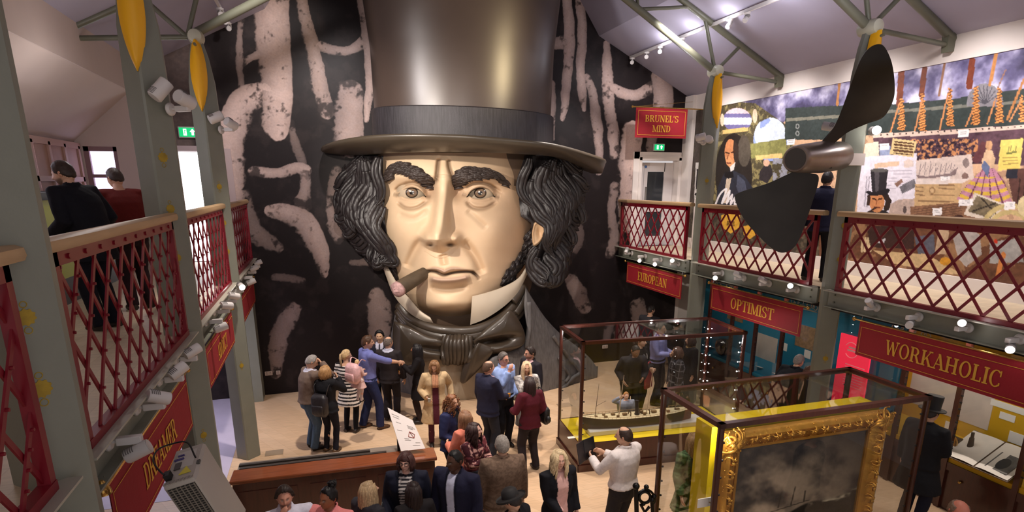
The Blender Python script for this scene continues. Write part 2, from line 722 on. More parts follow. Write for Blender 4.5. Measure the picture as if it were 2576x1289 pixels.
# far wall with the printed chain mural (a flat print)
def far_mural():
    ys = .0135
    xs = np.arange(-3.3, 9.06, ys)
    zs = np.arange(-.02, 9.9, ys)
    X, Z = np.meshgrid(xs, zs)
    P = np.stack([X, np.full_like(X, YW), Z], -1)
    u, v = project(P.reshape(-1, 3))
    u, v = u.reshape(X.shape), v.reshape(X.shape)
    g1 = vnoise(X * 3.2, Z * 3.2, 3, 5)
    g2 = vnoise(X * 13, Z * 13, 9, 3)
    wu = u + (vnoise(X * 2.2, Z * 2.2, 21, 4) - .5) * 12
    wv = v + (vnoise(X * 2.2, Z * 2.2, 31, 4) - .5) * 12
    lum = .045 + .045 * smoothstep(.52, .75, g1) + np.where((u < 700) & (v < 330), .02, 0)
    S = [  # px strokes: points, radii, brightness, raggedness, lit side (-1..1)
        ([(608, 20), (602, 110), (604, 170), (610, 232)], [7, 9, 10, 9], .5, .9, 0),
        ([(612, 160), (632, 145), (660, 138)], [9, 8, 12], .62, .5, 0),
        ([(676, -60), (680, 40), (692, 150), (697, 240), (694, 318)], [44, 42, 38, 36, 34], .80, .30, -.3),
        ([(588, 640), (584, 500), (582, 390), (592, 300), (615, 252), (655, 240)], [26, 32, 36, 36, 34, 30], .84, .45, -.5),
        ([(606, 500), (620, 560), (660, 600), (705, 622)], [28, 30, 24, 12], .45, .9, 0),
        ([(748, -40), (760, 20), (772, 70), (786, 130), (800, 200), (822, 285)], [14, 15, 16, 17, 20, 16], .62, .75, -.2),
        ([(806, 118), (830, 126), (858, 129), (885, 124), (912, 108)], [13, 12, 11, 12, 15], .66, .6, -.4),
        ([(876, 240), (876, 300), (878, 362)], [36, 36, 35], .64, .62, -.3),
        ([(906, -40), (918, 40), (926, 120), (930, 200), (922, 300)], [13, 13, 13, 12, 6], .74, .25, 0),
        ([(733, 310), (752, 380), (768, 450), (770, 520)], [9, 12, 14, 16], .38, 1., 0),
        ([(640, 432), (672, 438), (705, 436), (740, 424), (772, 432)], [13, 13, 12, 14, 14], .72, .6, -.3),
        ([(770, 440), (766, 480), (758, 510)], [14, 14, 16], .55, .8, 0),
        ([(680, 532), (715, 534), (755, 552), (785, 590), (806, 640), (818, 690)], [15, 22, 27, 27, 22, 10], .68, .55, -.4),
        ([(690, 700), (725, 700), (762, 704)], [10, 11, 8], .36, .9, 0),
        ([(848, 430), (838, 500), (845, 560), (852, 600)], [14, 16, 22, 16], .5, .8, 0),
        ([(885, 660), (920, 660), (945, 662)], [8, 9, 8], .36, .8, 0),
        ([(693, 940), (697, 870), (712, 820), (742, 775)], [14, 24, 26, 16], .5, .8, 0),
        ([(948, 745), (955, 790), (952, 850), (946, 905)], [22, 30, 28, 16], .55, .6, 0),
        ([(1424, -40), (1431, 60), (1432, 150), (1424, 240), (1414, 300)], [12, 12, 12, 11, 5], .74, .3, 0),
        ([(1460, -40), (1462, 60), (1462, 150), (1466, 230), (1470, 275)], [11, 11, 11, 11, 6], .72, .3, 0),
        ([(1396, 112), (1412, 108)], [14, 16], .62, .5, 0),
        ([(1390, 215), (1388, 280), (1386, 350)], [11, 10, 6], .62, .4, 0),
        ([(1480, 195), (1494, 240), (1502, 310), (1508, 430)], [9, 11, 12, 9], .62, .5, 0),
        ([(1526, 110), (1528, 170), (1534, 250), (1540, 330), (1544, 388)], [9, 13, 15, 14, 12], .70, .75, 0),
        ([(1548, 226), (1580, 238), (1610, 236), (1645, 216)], [13, 13, 13, 14], .70, .6, -.3),
        ([(1664, 190), (1668, 240), (1668, 275)], [24, 25, 22], .70, .3, 0),
        ([(1588, 330), (1584, 400), (1584, 470), (1580, 560)], [26, 28, 28, 26], .82, .4, -.4),
        ([(1545, 470), (1540, 540), (1545, 600), (1532, 640)], [14, 10, 16, 12], .5, .9, 0),
        ([(1640, 330), (1640, 372)], [14, 14], .5, .8, 0),
        ([(1436, 705), (1455, 735), (1470, 775)], [16, 22, 16], .5, .6, 0),
        ([(1606, 770), (1612, 800), (1612, 860)], [20, 24, 20], .48, .7, 0),
        ([(1450, 560), (1455, 600), (1440, 640)], [16, 14, 10], .35, .8, 0),
    ]
    for k, (pts, rad, br, rag, lit) in enumerate(S):
        pts = catmull(pts, 4)
        rr = np.interp(np.linspace(0, 1, len(pts)), np.linspace(0, 1, len(rad)), rad) * 1.13
        pa = np.array(pts)
        pad = max(rad) * 1.5 + 14
        box = (u > pa[:, 0].min() - pad) & (u < pa[:, 0].max() + pad) & (v > pa[:, 1].min() - pad) & (v < pa[:, 1].max() + pad)
        ri, ci = np.where(box.any(1))[0], np.where(box.any(0))[0]
        if not len(ri) or not len(ci):
            continue
        q = (slice(ri[0], ri[-1] + 1), slice(ci[0], ci[-1] + 1))
        f, side, al = seg_field(wu[q], wv[q], pts, rr)
        U_, V_ = u[q], v[q]
        hi_ = vnoise(U_ / 9 + k, V_ / 9, 40 + k, 4)
        lo_ = vnoise(U_ / 34 + k, V_ / 34, 60 + k, 3)
        endn = smoothstep(.22, 0, np.minimum(al, 1 - al))
        rs = smoothstep(-.2, .6, -side * lit * 3) if lit else .45     # the corroded side of the link
        edge = smoothstep(0, .07 + .34 * rag * rs, f + rag * (.18 + .9 * rs) * (hi_ - .5) * smoothstep(.9, 0, f) - .26 * rag * (.25 + .75 * rs) * smoothstep(.55, .35, lo_))
        grain = 1 - .72 * smoothstep(.54, .72, hi_ * .5 + lo_ * .5 + .16 * rag * (1 - f) * rs + .20 * rag * endn - .08)
        shade = (1 - .30 * np.abs(side) ** 2) * (1 + .34 * lit * side)
        val = br * shade * grain * (.88 + .24 * g1[q])
        lum[q] = np.maximum(lum[q], lum[q] * (1 - edge) + val * edge)
    brown = smoothstep(505, 470, u) * smoothstep(560, 500, v)
    lum = lum * (1 - brown) + brown * (.30 + .16 * (g1 - .5) + .10 * (g2 - .5))
    lum = np.clip(lum, 0, 1)
    base = np.array(rgb(20, 13, 16))
    hi = np.array(rgb(226, 198, 190))
    t = (lum ** 1.55)[..., None]
    warm = np.array([1.0, .93, .86])
    mid = (4 * lum * (1 - lum) * smoothstep(.35, .7, g2))[..., None]
    C = base * (1 - t) + hi * t
    C = C * (1 - mid * .4) + C * warm * mid * .4
    top = np.interp(xs, [-3.3, -.71, .2, 5.6, 6.51, 9.06], [6.65, 7.96, 9.25, 9.25, 7.96, 6.72])
    mask = Z <= top[None, :] + .10
    # door openings
    mask &= ~((X > 7.72) & (X < 8.93) & (Z > 3.06) & (Z < 5.28))
    mask &= ~((X > -2.62) & (X < -2.06) & (Z > 3.06) & (Z < 5.28))
    return big_mesh('wall_far', P, C, vmat('mural_print', .5, .22, .10, 30.), mask=mask)


struct(far_mural())
# backing of the far wall, with its two openings
b = MB()
for lo, hi in (((XO - .2, YW + .02, -.1), (-2.62, YW + .22, 9.3)), ((-2.06, YW + .02, -.1), (7.72, YW + .22, 9.3)), ((8.93, YW + .02, -.1), (XM + .2, YW + .22, 9.3)),
               ((-2.62, YW + .02, -.1), (-2.06, YW + .22, 3.06)), ((-2.62, YW + .02, 5.28), (-2.06, YW + .22, 9.3)),
               ((7.72, YW + .02, -.1), (8.93, YW + .22, 3.06)), ((7.72, YW + .02, 5.28), (8.93, YW + .22, 9.3))):
    b.bb(lo, hi)
struct(b.build('wall_far_backing', mat('dark_plaster', rgb(40, 34, 36), .8), smooth=False))

# ceiling: slopes, steep upstands to the skylight, flat top
prof = [(XM + .02, 6.72), (6.51, 7.96), (5.6, 9.25), (.2, 9.25), (-.71, 7.96), (-3.0, 6.80)]
b = MB()
for (x0, z0), (x1, z1) in zip(prof[:-1], prof[1:]):
    b.add([(x0, Y0, z0), (x0, YW + .02, z0), (x1, YW + .02, z1), (x1, Y0, z1), (x0, Y0, z0 + .12), (x0, YW + .02, z0 + .12), (x1, YW + .02, z1 + .12), (x1, Y0, z1 + .12)],
          [[0, 1, 2, 3], [7, 6, 5, 4], [0, 4, 5, 1], [3, 2, 6, 7], [0, 3, 7, 4], [1, 5, 6, 2]])
struct(b.build('ceiling', ceil_paint, smooth=False))
# left gallery: bulkhead, sloping soffit, outer wall, end wall
gal_paint = mat('gallery_plaster', rgb(208, 192, 184), .8, noise=.03, nscale=2)
struct(MB().bb((-3.12, Y0, 6.22), (-3.0, YW, 6.84)).build('trim_1', gal_paint, smooth=False))
struct(MB().prism([(-3.02, 6.22), (XO - .1, 5.28), (XO - .1, 5.40), (-3.02, 6.34)], (0, Y0, 0), (1, 0, 0), (0, 0, 1), (0, 12.7 - Y0, 0)).build('ceiling_gallery_left', gal_paint, smooth=False))
YE = 12.7
struct(MB().bb((XO - .2, Y0, -.1), (XO - .02, YW, 5.45)).build('wall_left', gal_paint, smooth=False))
# end wall of the left gallery with its window opening (window glows with daylight)
P0, P1 = ony(207, 368, YE), ony(297, 400, YE)
wx0, wx1, wz1, wz0 = P0.x, P1.x, P0.z, 3.75
e = MB()
e.bb((XO, YE, 3.06), (wx0, YE + .12, 6.4)).bb((wx1, YE, 3.06), (-2.98, YE + .12, 6.4)).bb((wx0, YE, 3.06), (wx1, YE + .12, wz0)).bb((wx0, YE, wz1), (wx1, YE + .12, 6.4))
struct(e.build('wall_end_gallery_left', gal_paint, smooth=False))
daylit = mat('daylit_pane', (.8, .8, 1), .5, emit=rgb(226, 214, 255), estr=1.05)
w = thing('window_1', 'frosted gallery window', 'window', ((wx0 + wx1) / 2, YE + .06, (wz0 + wz1) / 2))
for k in ('label', 'category'):
    del w[k]
struct(w)
W, Hh = wx1 - wx0, wz1 - wz0
f = MB()
for c, d in (((-W / 2 + .04, 0, 0), (.08, .1, Hh)), ((W / 2 - .03, 0, 0), (.06, .1, Hh)), ((0, 0, Hh / 2 - .04), (W, .1, .08)), ((0, 0, -Hh / 2 + .03), (W, .1, .06)), ((0, 0, .26), (W, .09, .06))):
    f.box(c, d)
f.build('window_frame', mat('window_frame_mauve', rgb(150, 120, 124), .5), w, smooth=False)
MB().box((0, .03, 0), (W - .02, .02, Hh - .02)).build('pane', daylit, w, smooth=False)

# left outer wall: a run of wooden shutters in a grid
sh = thing('window_2', 'x', 'x', (XO + .02, 0, 0))
for k in ('label', 'category'):
    del sh[k]
struct(sh)
shut = mat('shutter_wood', rgb(178, 140, 124), .6, noise=.08, nscale=5)
shut_o = mat('shutter_orange', rgb(150, 84, 34), .6, noise=.08, nscale=5)
ztop, zmid, zbot = 5.28, 4.72, 4.05
fr = MB()
fr.bb((0, 7.6, ztop - .05), (.07, 12.68, ztop + .05)).bb((0, 7.6, zmid - .04), (.07, 12.68, zmid + .04)).bb((0, 7.6, zbot - .04), (.07, 12.68, zbot + .04))
ys = np.linspace(7.6, 12.6, 9)
for y in ys:
    fr.bb((0, y - .04, zbot), (.07, y + .04, ztop))
fr.build('window_frame', mat('shutter_frame', rgb(196, 160, 148), .55), sh, smooth=False)
for r, (z0, z1) in enumerate(((zbot + .04, zmid - .04), (zmid + .04, ztop - .05))):
    for k in range(8):
        MB().bb((.01, ys[k] + .13, z0), (.04, ys[k + 1] - .04, z1)).build('shutter', shut_o if (r == 0 and k == 6) else shut, sh, smooth=False)
        MB().bb((.005, ys[k] + .05, z0), (.02, ys[k] + .12, z1)).build('pane', daylit, sh, smooth=False)

# right gallery: mural wall body, cornice, white skirting, corner post
struct(MB().bb((XM + .03, Y0, -.1), (XM + .23, YW, 6.9)).build('wall_right', white_paint, smooth=False))
struct(MB().bb((XM - .02, Y0, 6.38), (XM + .03, YW, 6.74)).build('trim_2', white_paint, smooth=False))
struct(MB().bb((XM - .05, Y0, 3.06), (XM + .03, 13.3, 3.30)).build('baseboard_right', white_paint, smooth=False))
struct(MB().bb((XM - .1, 13.36, 3.06), (XM + .02, YW, 6.74)).build('trim_3', white_paint, smooth=False))
# under the galleries: soffits and lower walls
dark_room = mat('dark_lining', rgb(26, 20, 20), .8)
struct(MB().bb((XO, Y0, 2.78), (XL - .1, YW, 2.86)).build('ceiling_under_left', dark_room, smooth=False))
struct(MB().bb((XR + .1, Y0, 2.78), (XM, YW, 2.86)).build('ceiling_under_right', dark_room, smooth=False))

# ------------------------------------------------------------------ far doorways
d1 = thing('door_1', 'x', 'x', (-2.34, YW + .1, 3.06))
for k in ('label', 'category'):
    del d1[k]
struct(d1)
f = MB()
f.box((-.3, -.06, 1.12), (.06, .2, 2.24)).box((.3, -.06, 1.12), (.06, .2, 2.24)).box((0, -.06, 2.26), (.66, .2, .1))
f.build('door_frame', mat('door_frame_grey', rgb(168, 150, 152), .6), d1, smooth=False)
MB().box((0, .12, 1.1), (.56, .03, 2.2)).build('lit_opening', mat('bright_room', (1, 1, 1), .5, emit=(1, .98, 1), estr=1.6), d1, smooth=False)
MB().box((0, .08, .98), (.56, .03, .03)).build('door_rail', mat('door_frame_grey'), d1, smooth=False)
# pale jamb on the mural to the right of the third column
struct(MB().bb((-1.78, YW - .03, 3.06), (-1.62, YW, 5.33)).build('trim_4', mat('jamb_pale', rgb(176, 156, 156), .6), smooth=False))

d2 = thing('door_2', 'x', 'x', (8.325, YW, 3.06))
for k in ('label', 'category'):
    del d2[k]
struct(d2)
f = MB()
f.box((-.57, .1, 1.11), (.08, .3, 2.22)).box((.57, .1, 1.11), (.08, .3, 2.22)).box((0, .1, 2.2), (1.2, .3, .1))
f.box((-.68, -.01, 1.17), (.16, .04, 2.36)).box((.68, -.01, 1.17), (.16, .04, 2.36)).box((0, -.01, 2.27), (1.5, .04, .16))
f.build('door_frame', white_paint, d2, smooth=False)
lf = MB()
lf.box((-.44, .2, 1.05), (.18, .05, 2.1))
lf.box((-.28, .2, 1.05), (.1, .05, 2.1)).box((.38, .2, 1.05), (.26, .05, 2.1)).box((.02, .2, 1.99), (.5, .05, .22)).box((.02, .2, .12), (.5, .05, .24)).box((.02, .2, .95), (.5, .05, .16))
dl = lf.build('door_leaf', mat('door_white', rgb(214, 206, 204), .5), d2, smooth=False)
MB().box((.02, .21, 1.45), (.5, .02, .85)).box((.02, .21, .55), (.5, .02, .64)).build('door_pane', mat('door_glass_dark', rgb(54, 56, 60), .08), dl, smooth=False)
MB().box((-.27, .16, 1.25), (.05, .02, .5)).build('push_plate', chrome, dl, smooth=False)
MB().cyl((-.46, .17, 2.0), (-.46, .16, 2.0), .035).cyl((-.30, .17, 2.0), (-.30, .16, 2.0), .035).build('notice_disc', mat('notice_blue', rgb(70, 100, 150), .5), d2, smooth=False)

# ------------------------------------------------------------------ exit signs
exit_green = mat('exit_green', rgb(0, 150, 90), .4, emit=rgb(0, 190, 110), estr=.55)
exit_white = mat('exit_white', (1, 1, 1), .4, emit=(1, 1, 1), estr=.8)
def exit_sign(px, py, w, label):
    p = ony(px, py, YW - .06)
    t = thing('exit_sign', label, 'exit sign', p)
    h = w * .5
    MB().rbox((0, .03, 0), (w + .04, .05, h + .04), .01).build('housing', mat('sign_housing', rgb(190, 186, 182), .5), t, smooth=False)
    MB().box((0, 0, 0), (w, .012, h)).build('panel', exit_green, t, smooth=False)
    a = MB()   # white door block, running figure and arrow
    s = w
    a.box((-.20 * s, -.009, 0), (.17 * s, .006, h * .72))
    a.prism([(-.05, -.13), (.05, -.13), (.05, .02), (.12, .02), (0, .16), (-.12, .02), (-.05, .02)], (.2 * s, -.012, 0), (s * 1.2, 0, 0), (0, 0, s * 1.2), (0, .006, 0))
    a.build('symbol', exit_white, t, smooth=False)
    r = MB()
    r.ball((-.18 * s, -.014, h * .22), (.03 * s, .004, .03 * s), 8, 6)
    for q in (((-.19, .15), (-.21, -.02)), ((-.21, -.02), (-.16, -.12)), ((-.21, -.02), (-.26, -.14)), ((-.19, .12), (-.14, .04)), ((-.19, .12), (-.25, .05))):
        r.tube([(q[0][0] * s, -.014, q[0][1] * s * .8), (q[1][0] * s, -.014, q[1][1] * s * .8)], .014 * s, 6)
    r.build('running_figure', exit_green, t, smooth=False)
exit_sign(475, 333, .34, 'green emergency exit sign above the bright doorway left of the statue')
exit_sign(1659, 371, .27, 'green emergency exit sign below the red sign and above the white door')

# ------------------------------------------------------------------ sockets and wall plates
for px, py, dbl, lab in ((676, 940, 1, 'white double socket low on the black chain mural'), (700, 938, 0, 'white single switch plate beside the double socket'), (1522, 873, 1, 'white double socket behind the glass ship case')):
    p = ony(px, py, YW - .012)
    t = thing('wall_socket', lab, 'socket', p)
    wdt = .16 if dbl else .09
    MB().rbox((0, 0, 0), (wdt, .02, .095), .008).build('plate', mat('socket_plate', rgb(190, 172, 164), .45), t, smooth=False)
    k = MB()
    for sx in ((-.035, .035) if dbl else (0,)):
        k.box((sx, -.013, .02), (.012, .006, .02)).box((sx - .012, -.013, -.012), (.008, .006, .012)).box((sx + .012, -.013, -.012), (.008, .006, .012))
    k.build('socket_face', black_paint, t, smooth=False)

# ------------------------------------------------------------------ columns
def column(x, y, hub_dx, label, side, ztop=6.72, leaf_z=(5.68, 6.66), dots=()):
    t = thing('steel_column', label, 'column', (x, y, 0))
    hd = .185
    prof = [(0, 0), (0, 5.5)]
    # lower shaft: diamond section; above 5.3 m it narrows to a blade that carries the yellow propeller shape
    zs = [0, 3.0, 5.3, 5.7, 6.1, 6.45, ztop]
    sc = [(1, 1), (1, 1), (1, 1), (1, .95), (.95, .72), (.7, .5), (.34, .3)]
    vs, fs = [], []
    for z, (a, c) in zip(zs, sc):
        ch = .03
        ring = [(hd * a, ch), (ch, hd * c), (-ch, hd * c), (-hd * a, ch), (-hd * a, -ch), (-ch * .4, -hd * c), (ch * .4, -hd * c), (hd * a, -ch)]
        vs += [(p[0], p[1], z) for p in ring]
    n = 8
    for i in range(len(zs) - 1):
        for j in range(n):
            fs.append([i * n + j, i * n + (j + 1) % n, (i + 1) * n + (j + 1) % n, (i + 1) * n + j])
    fs.append(list(range((len(zs) - 1) * n, len(zs) * n)))
    MB().add(vs, fs).build('shaft', sage, t, sharp=15)
    MB().lathe([(.02, -.16), (.09, -.15), (.11, -.05), (.11, .05), (.09, .13), (.04, .15)], 20, (0, -.02, ztop), Matrix.Rotation(math.pi / 2, 4, 'X')).build('hub', mat('hub_cream', rgb(190, 188, 168), .4), t)
    # yellow leaf: a lens shaped blade with real thickness, bowed forward of the shaft
    z0, z1 = leaf_z
    L = MB()
    N = 18
    P = np.zeros((N + 1, 7, 3))
    for i in range(N + 1):
        s = i / N
        hw = .105 * (math.sin(math.pi * min(1, .10 + s * .90)) ** .8) * (1 if s > .02 else .6) + .004
        zc = z1 + (z0 - z1) * s
        for j in range(7):
            q = j / 6 * 2 - 1
            P[i, j] = (q * hw + side * .02 * s, -hd * .62 - .10 * (1 - abs(q) ** 2) * (.4 + .6 * (1 - s)) - .05 * s, zc)
    L.grid(P)
    Q = P.copy()
    Q[..., 1] += .03
    L.grid(Q[:, ::-1])
    lf_ = L.build('leaf', mat('leaf_yellow', rgb(240, 176, 10), .4), t)
    MB().tube([(0, -hd * .62 - .14, z1 - .07), (0, -hd * .62 - .06, z1 - .08)], [.02, .022], 10).build('leaf_bolt', sage_dark, lf_)
    # small cog paintings stencilled on the shaft
    for k, (a, z, r) in enumerate(dots):
        sg_ = 1 if a > 0 else -1
        nn = Vector((.668 * sg_, -.745, 0))
        tx = Vector((-nn.y, nn.x, 0))
        c = Vector((.075 * sg_, -.128, 0)) + nn * .001
        g = MB()
        poly = []
        for i in range(40):
            rr = r * (1.0 if (i // 2) % 2 else .86)
            poly.append((rr * math.cos(2 * math.pi * i / 40), rr * math.sin(2 * math.pi * i / 40)))
        g.prism(poly, c + Vector((0, 0, z)), tx, (0, 0, 1), nn * .003)
        for dz, r2 in ((-r * 1.5, r * .38), (r * 1.45, r * .34)):
            ring = [(math.cos(2 * math.pi * i / 24) * r2, math.sin(2 * math.pi * i / 24) * r2) for i in range(25)]
            g.tube([c + tx * px + Vector((0, 0, z + dz + py)) for px, py in ring], r * .06, 5)
        g.build('cog_stencil', mat('cog_yellow', rgb(160, 132, 30), .6, noise=.3, nscale=14), t)
    return t


COLS = [(-1.52, 3.62, 'leftmost grey steel column, cut by the left picture edge'), (-1.52, 7.05, 'grey steel column on the left with two white lamps above the handrail'),
        (-1.52, 10.48, 'grey steel column on the left next to the chain mural'),
        (7.44, 7.05, 'grey steel column on the right that carries the large ship propeller'), (7.44, 10.48, 'grey steel column on the right before the portrait of the mural')]
DOTS = [((40, 4.0, .045), (40, 3.62, .05)), ((40, 4.9, .05), (40, 4.4, .045), (40, 3.9, .04), (40, 1.9, .04)), ((40, 4.6, .045), (40, 4.05, .045), (40, 3.6, .045), (40, 1.7, .04)),
        ((-40, 4.05, .045), (-40, 3.55, .04), (-40, 2.0, .04)), ((-40, 4.7, .04), (-40, 4.05, .04), (-40, 3.8, .04))]
for (x, y, lab), dd in zip(COLS, DOTS):
    column(x, y, 0, lab, 1 if x > 0 else -1, dots=dd)
struct(MB().bb((-1.72, 13.3, 0), (-1.5, YW, 3.0)).build('trim_5', sage, smooth=False))

# ------------------------------------------------------------------ roof trusses (one thing per bay)
def truss(y, right, label):
    s = 1 if right else -1
    cx = 2.9
    def X(x):
        return cx + s * (x - cx)
    t = thing('roof_truss', label, 'truss', (X(7.44), y, 6.7))
    def T(name, a, b, r, n=12):
        MB().tube([(X(a[0]), y, a[1]), (X(b[0]), y, b[1])], r, n).build(name, sage_dark, t, world=True)
    hub = (7.44, 6.72)
    T('main_tube', hub, (4.3, 8.45), .062)
    T('strut', hub, (7.08, 7.74), .034)
    T('strut', hub, (7.98, 7.22), .034)
    T('tie_tube', hub, (9.0, 6.6), .036)
    T('rafter', (9.04, 6.68), (4.0, 9.18), .06)
    T('strut', (5.72, 7.66), (5.62, 8.3), .03)
    T('strut', (5.72, 7.66), (6.9, 7.80), .032)
    T('strut', (4.3, 8.45), (4.4, 8.98), .03)
    if right:
        MB().prism([(9.04, 6.52), (9.04, 6.78), (8.86, 6.74), (8.9, 6.5)], (0, y - .05, 0), (1, 0, 0), (0, 0, 1), (0, .1, 0)).build('foot_plate', sage_dark, t, world=True)
truss(10.48, True, 'grey tubular roof truss above the column by the portrait, right side')
truss(7.05, True, 'grey tubular roof truss above the ship propeller, right side')
truss(10.48, False, 'grey tubular roof truss above the column by the chain mural, left side')
truss(7.05, False, 'grey tubular roof truss above the column with two white lamps, left side')

# ------------------------------------------------------------------ gallery edge beams
def edge_beam(x, s, label, Y0, YW):
    t = thing('edge_beam', label, 'beam', (x, Y0, 2.85), group='grey gallery edge beams')
    b = MB()
    b.bb((x + s * .02, Y0, 2.85), (x + s * .06, YW, 3.1)).bb((x + s * .06, Y0, 2.84), (x - s * .06, YW, 2.855))
    b.build('channel', sage, t, smooth=False, world=True)
    MB().bb((x + s * .06, Y0, 3.085), (x - s * .10, YW, 3.10)).build('top_flange', mat('flange_lit', rgb(176, 172, 158), .5), t, smooth=False, world=True)  # paler than the beam: the light on its top is put into the colour
    n = MB()
    for y in (Y0 + .12, YW - .12):
        for z in (2.92, 3.03):
            n.cyl((x + s * .02, y, z), (x, y, z), .014, n=6)
    n.build('bolt_row', sage_dark, t, world=True)
for (ya_, yb2), la, ra in zip(((Y0, 3.51), (3.73, 6.94), (7.16, 10.37), (10.59, YW)), ('at the bottom left picture corner', 'above the DREAMER banner', 'above the ADDICT banner', 'ending at the left side of the chain mural'),
                             ('beyond the right picture edge', 'above the WORKAHOLIC banner', 'above the OPTIMIST banner', 'above the EUROPEAN banner')):
    edge_beam(XL, -1, 'grey steel gallery beam ' + la, ya_, yb2)
    edge_beam(XR, 1, 'grey steel gallery beam ' + ra, ya_, yb2)


# ------------------------------------------------------------------ railings
def railing(x, s, y0, y1, ztop, label):
    """s: +1 hall lies towards -x (right gallery), -1 hall lies towards +x"""
    t = thing('balcony_railing', label, 'railing', (x, (y0 + y1) / 2, 3.1), group='red lattice balcony railings')
    zr = ztop - .075
    # handrail: rounded beech profile
    prof = [(-.05, -.035), (.05, -.035), (.062, -.01), (.055, .028), (.02, .042), (-.02, .042), (-.055, .028), (-.062, -.01)]
    MB().prism(prof, (x, y0 - .12, ztop - .042), (1, 0, 0), (0, 0, 1), (0, y1 - y0 + .24, 0)).build('handrail', beech, t, world=True, sharp=50)
    b = MB().bb((x - .03, y0, zr - .085), (x + .03, y1, zr))
    for y in np.arange(y0 + .2, y1, .28):
        b.cyl((x - s * .03, y, zr - .045), (x - s * .042, y, zr - .045), .016, n=8)
    b.build('top_rail', rail_red, t, world=True, smooth=False)
    MB().bb((x - .035, y0, 3.10), (x + .035, y1, 3.155)).build('bottom_rail', rail_red, t, world=True, smooth=False)
    for y in (y0 + .03, y1 - .03):
        MB().bb((x - .03, y - .03, 3.1), (x + .03, y + .03, zr)).build('post', rail_red, t, world=True, smooth=False)
    zb, zt = 3.15, zr - .08
    hgt = zt - zb
    pitch = .30
    run = pitch * 2.5
    n = int((y1 - y0 + run) / pitch)
    for d in (1, -1):
        off = .008 * d
        for k in range(-1, n + 1):
            a = y0 + .1 + k * pitch - (run if d > 0 else 0)
            ya, yb = (a, a + run) if d > 0 else (a + run, a)
            za, zb_ = zb, zt
            # clip to the panel
            def clip(yq, zq, y2, z2):
                for lim, up in ((y0 + .04, False), (y1 - .04, True)):
                    if (yq > lim) == up and (y2 > lim) == up and yq != lim:
                        return None
                    for _ in range(1):
                        if (yq > lim) == up and yq != lim:
                            q = (lim - yq) / (y2 - yq)
                            yq, zq = lim, zq + (z2 - zq) * q
                        elif (y2 > lim) == up and y2 != lim:
                            q = (lim - yq) / (y2 - yq)
                            y2, z2 = lim, zq + (z2 - zq) * q
                return yq, zq, y2, z2
            c = clip(ya, za, yb, zb_)
            if c is None or abs(c[0] - c[2]) < .02:
                continue
            A, B = Vector((x + off, c[0], c[1])), Vector((x + off, c[2], c[3]))
            dirv = (B - A).normalized()
            nrm = Vector((1, 0, 0)).cross(dirv)
            bar = MB()
            hw, ht = .0165, .006
            vs = []
            for p in (A, B):
                for i, j in ((-1, -1), (1, -1), (1, 1), (-1, 1)):
                    vs.append(p + nrm * hw * i + Vector((ht * j, 0, 0)))
            bar.add(vs, [[0, 1, 2, 3], [7, 6, 5, 4], [0, 4, 5, 1], [1, 5, 6, 2], [2, 6, 7, 3], [3, 7, 4, 0]])
            if d > 0:
                for q in (.2, .4, .6, .8):
                    p = A + (B - A) * q
                    bar.cyl(p, p + Vector((-s * .02, 0, 0)), .010, n=6)
            bar.build('lattice_bar', rail_red, t, world=True, smooth=False)
    return t


railing(XL, -1, .4, 3.38, 4.36, 'red lattice railing cut by the bottom left picture corner')
railing(XL, -1, 3.88, 6.82, 4.36, 'red lattice railing in front of the two men on the left gallery')
railing(XL, -1, 7.30, 10.24, 4.35, 'red lattice railing before the bright doorway on the left')
railing(XL, -1, 10.72, 13.6, 4.33, 'red lattice railing ending at the left side of the chain mural')
railing(XR, 1, .6, 3.4, 4.26, 'red lattice railing beyond the right picture edge')
railing(XR, 1, 3.86, 6.80, 4.26, 'red lattice railing above the largest red banner')
railing(XR, 1, 7.30, 10.22, 4.26, 'red lattice railing behind the big propeller blade')
railing(XR, 1, 10.72, 13.6, 4.27, 'red lattice railing in front of the white door')

# ================================================================== the giant head (a painted relief sculpture against the far wall)
_a = ray(1145, 466)
_az = Vector((_a.x, _a.y, 0)).normalized()
_r0 = 13.3 / _az.y
SO = _az * _r0                       # middle of the back plane of the relief
SD = -_az                            # out of the wall, towards the hall
SRt = Vector((_az.y, -_az.x, 0))     # to the right along the relief


def S(u, v, D):
    """points of the relief: where the sight line u,v meets the plane D metres out (arrays)"""
    u, v, D = np.broadcast_arrays(np.asarray(u, float), np.asarray(v, float), np.asarray(D, float))
    d = NF + ((u - CX) / F_PX)[..., None] * NR + ((CY - v) / F_PX)[..., None] * NU
    n = np.array(SD)
    k = (np.array(SO) - np.array([0, 0, CAM_H])) @ n + D
    t = k / (d @ n)
    P = np.array([0, 0, CAM_H]) + d * t[..., None]
    P[..., 2] = np.maximum(P[..., 2], 0.0)
    P[..., 1] = np.minimum(P[..., 1], YW - .10)
    return P


def S1(u, v, D):
    return Vector(S(u, v, D))


statue = thing('giant_head_sculpture', 'giant painted bust of a frowning man in a tall hat with a cigar', 'sculpture', (SO.x + SD.x * .8, SO.y + SD.y * .8, 0))
skin_p = vmat('statue_skin', .5, .35, .03, 3., bump=.05, bscale=25)
hair_p = mat('statue_hair', rgb(40, 35, 36), .42, noise=.35, nscale=3, bump=.5, bscale=9, stretch=(3, 3, .8))
felt = mat('statue_hat_paint', rgb(66, 54, 48), .36, noise=.12, nscale=1.2, spec=.7)
brimm = mat('statue_brim_paint', rgb(66, 58, 48), .36, noise=.15, nscale=2)
bandm = mat('statue_band_paint', rgb(44, 41, 45), .55, noise=.5, nscale=4, stretch=(9, 9, .8), bump=.2, bscale=30)
collar_p = mat('statue_collar_paint', rgb(206, 192, 172), .5, noise=.05, nscale=3)
cravat_p = mat('statue_cravat_paint', rgb(62, 52, 42), .36, noise=.2, nscale=2.2, coat=.15)
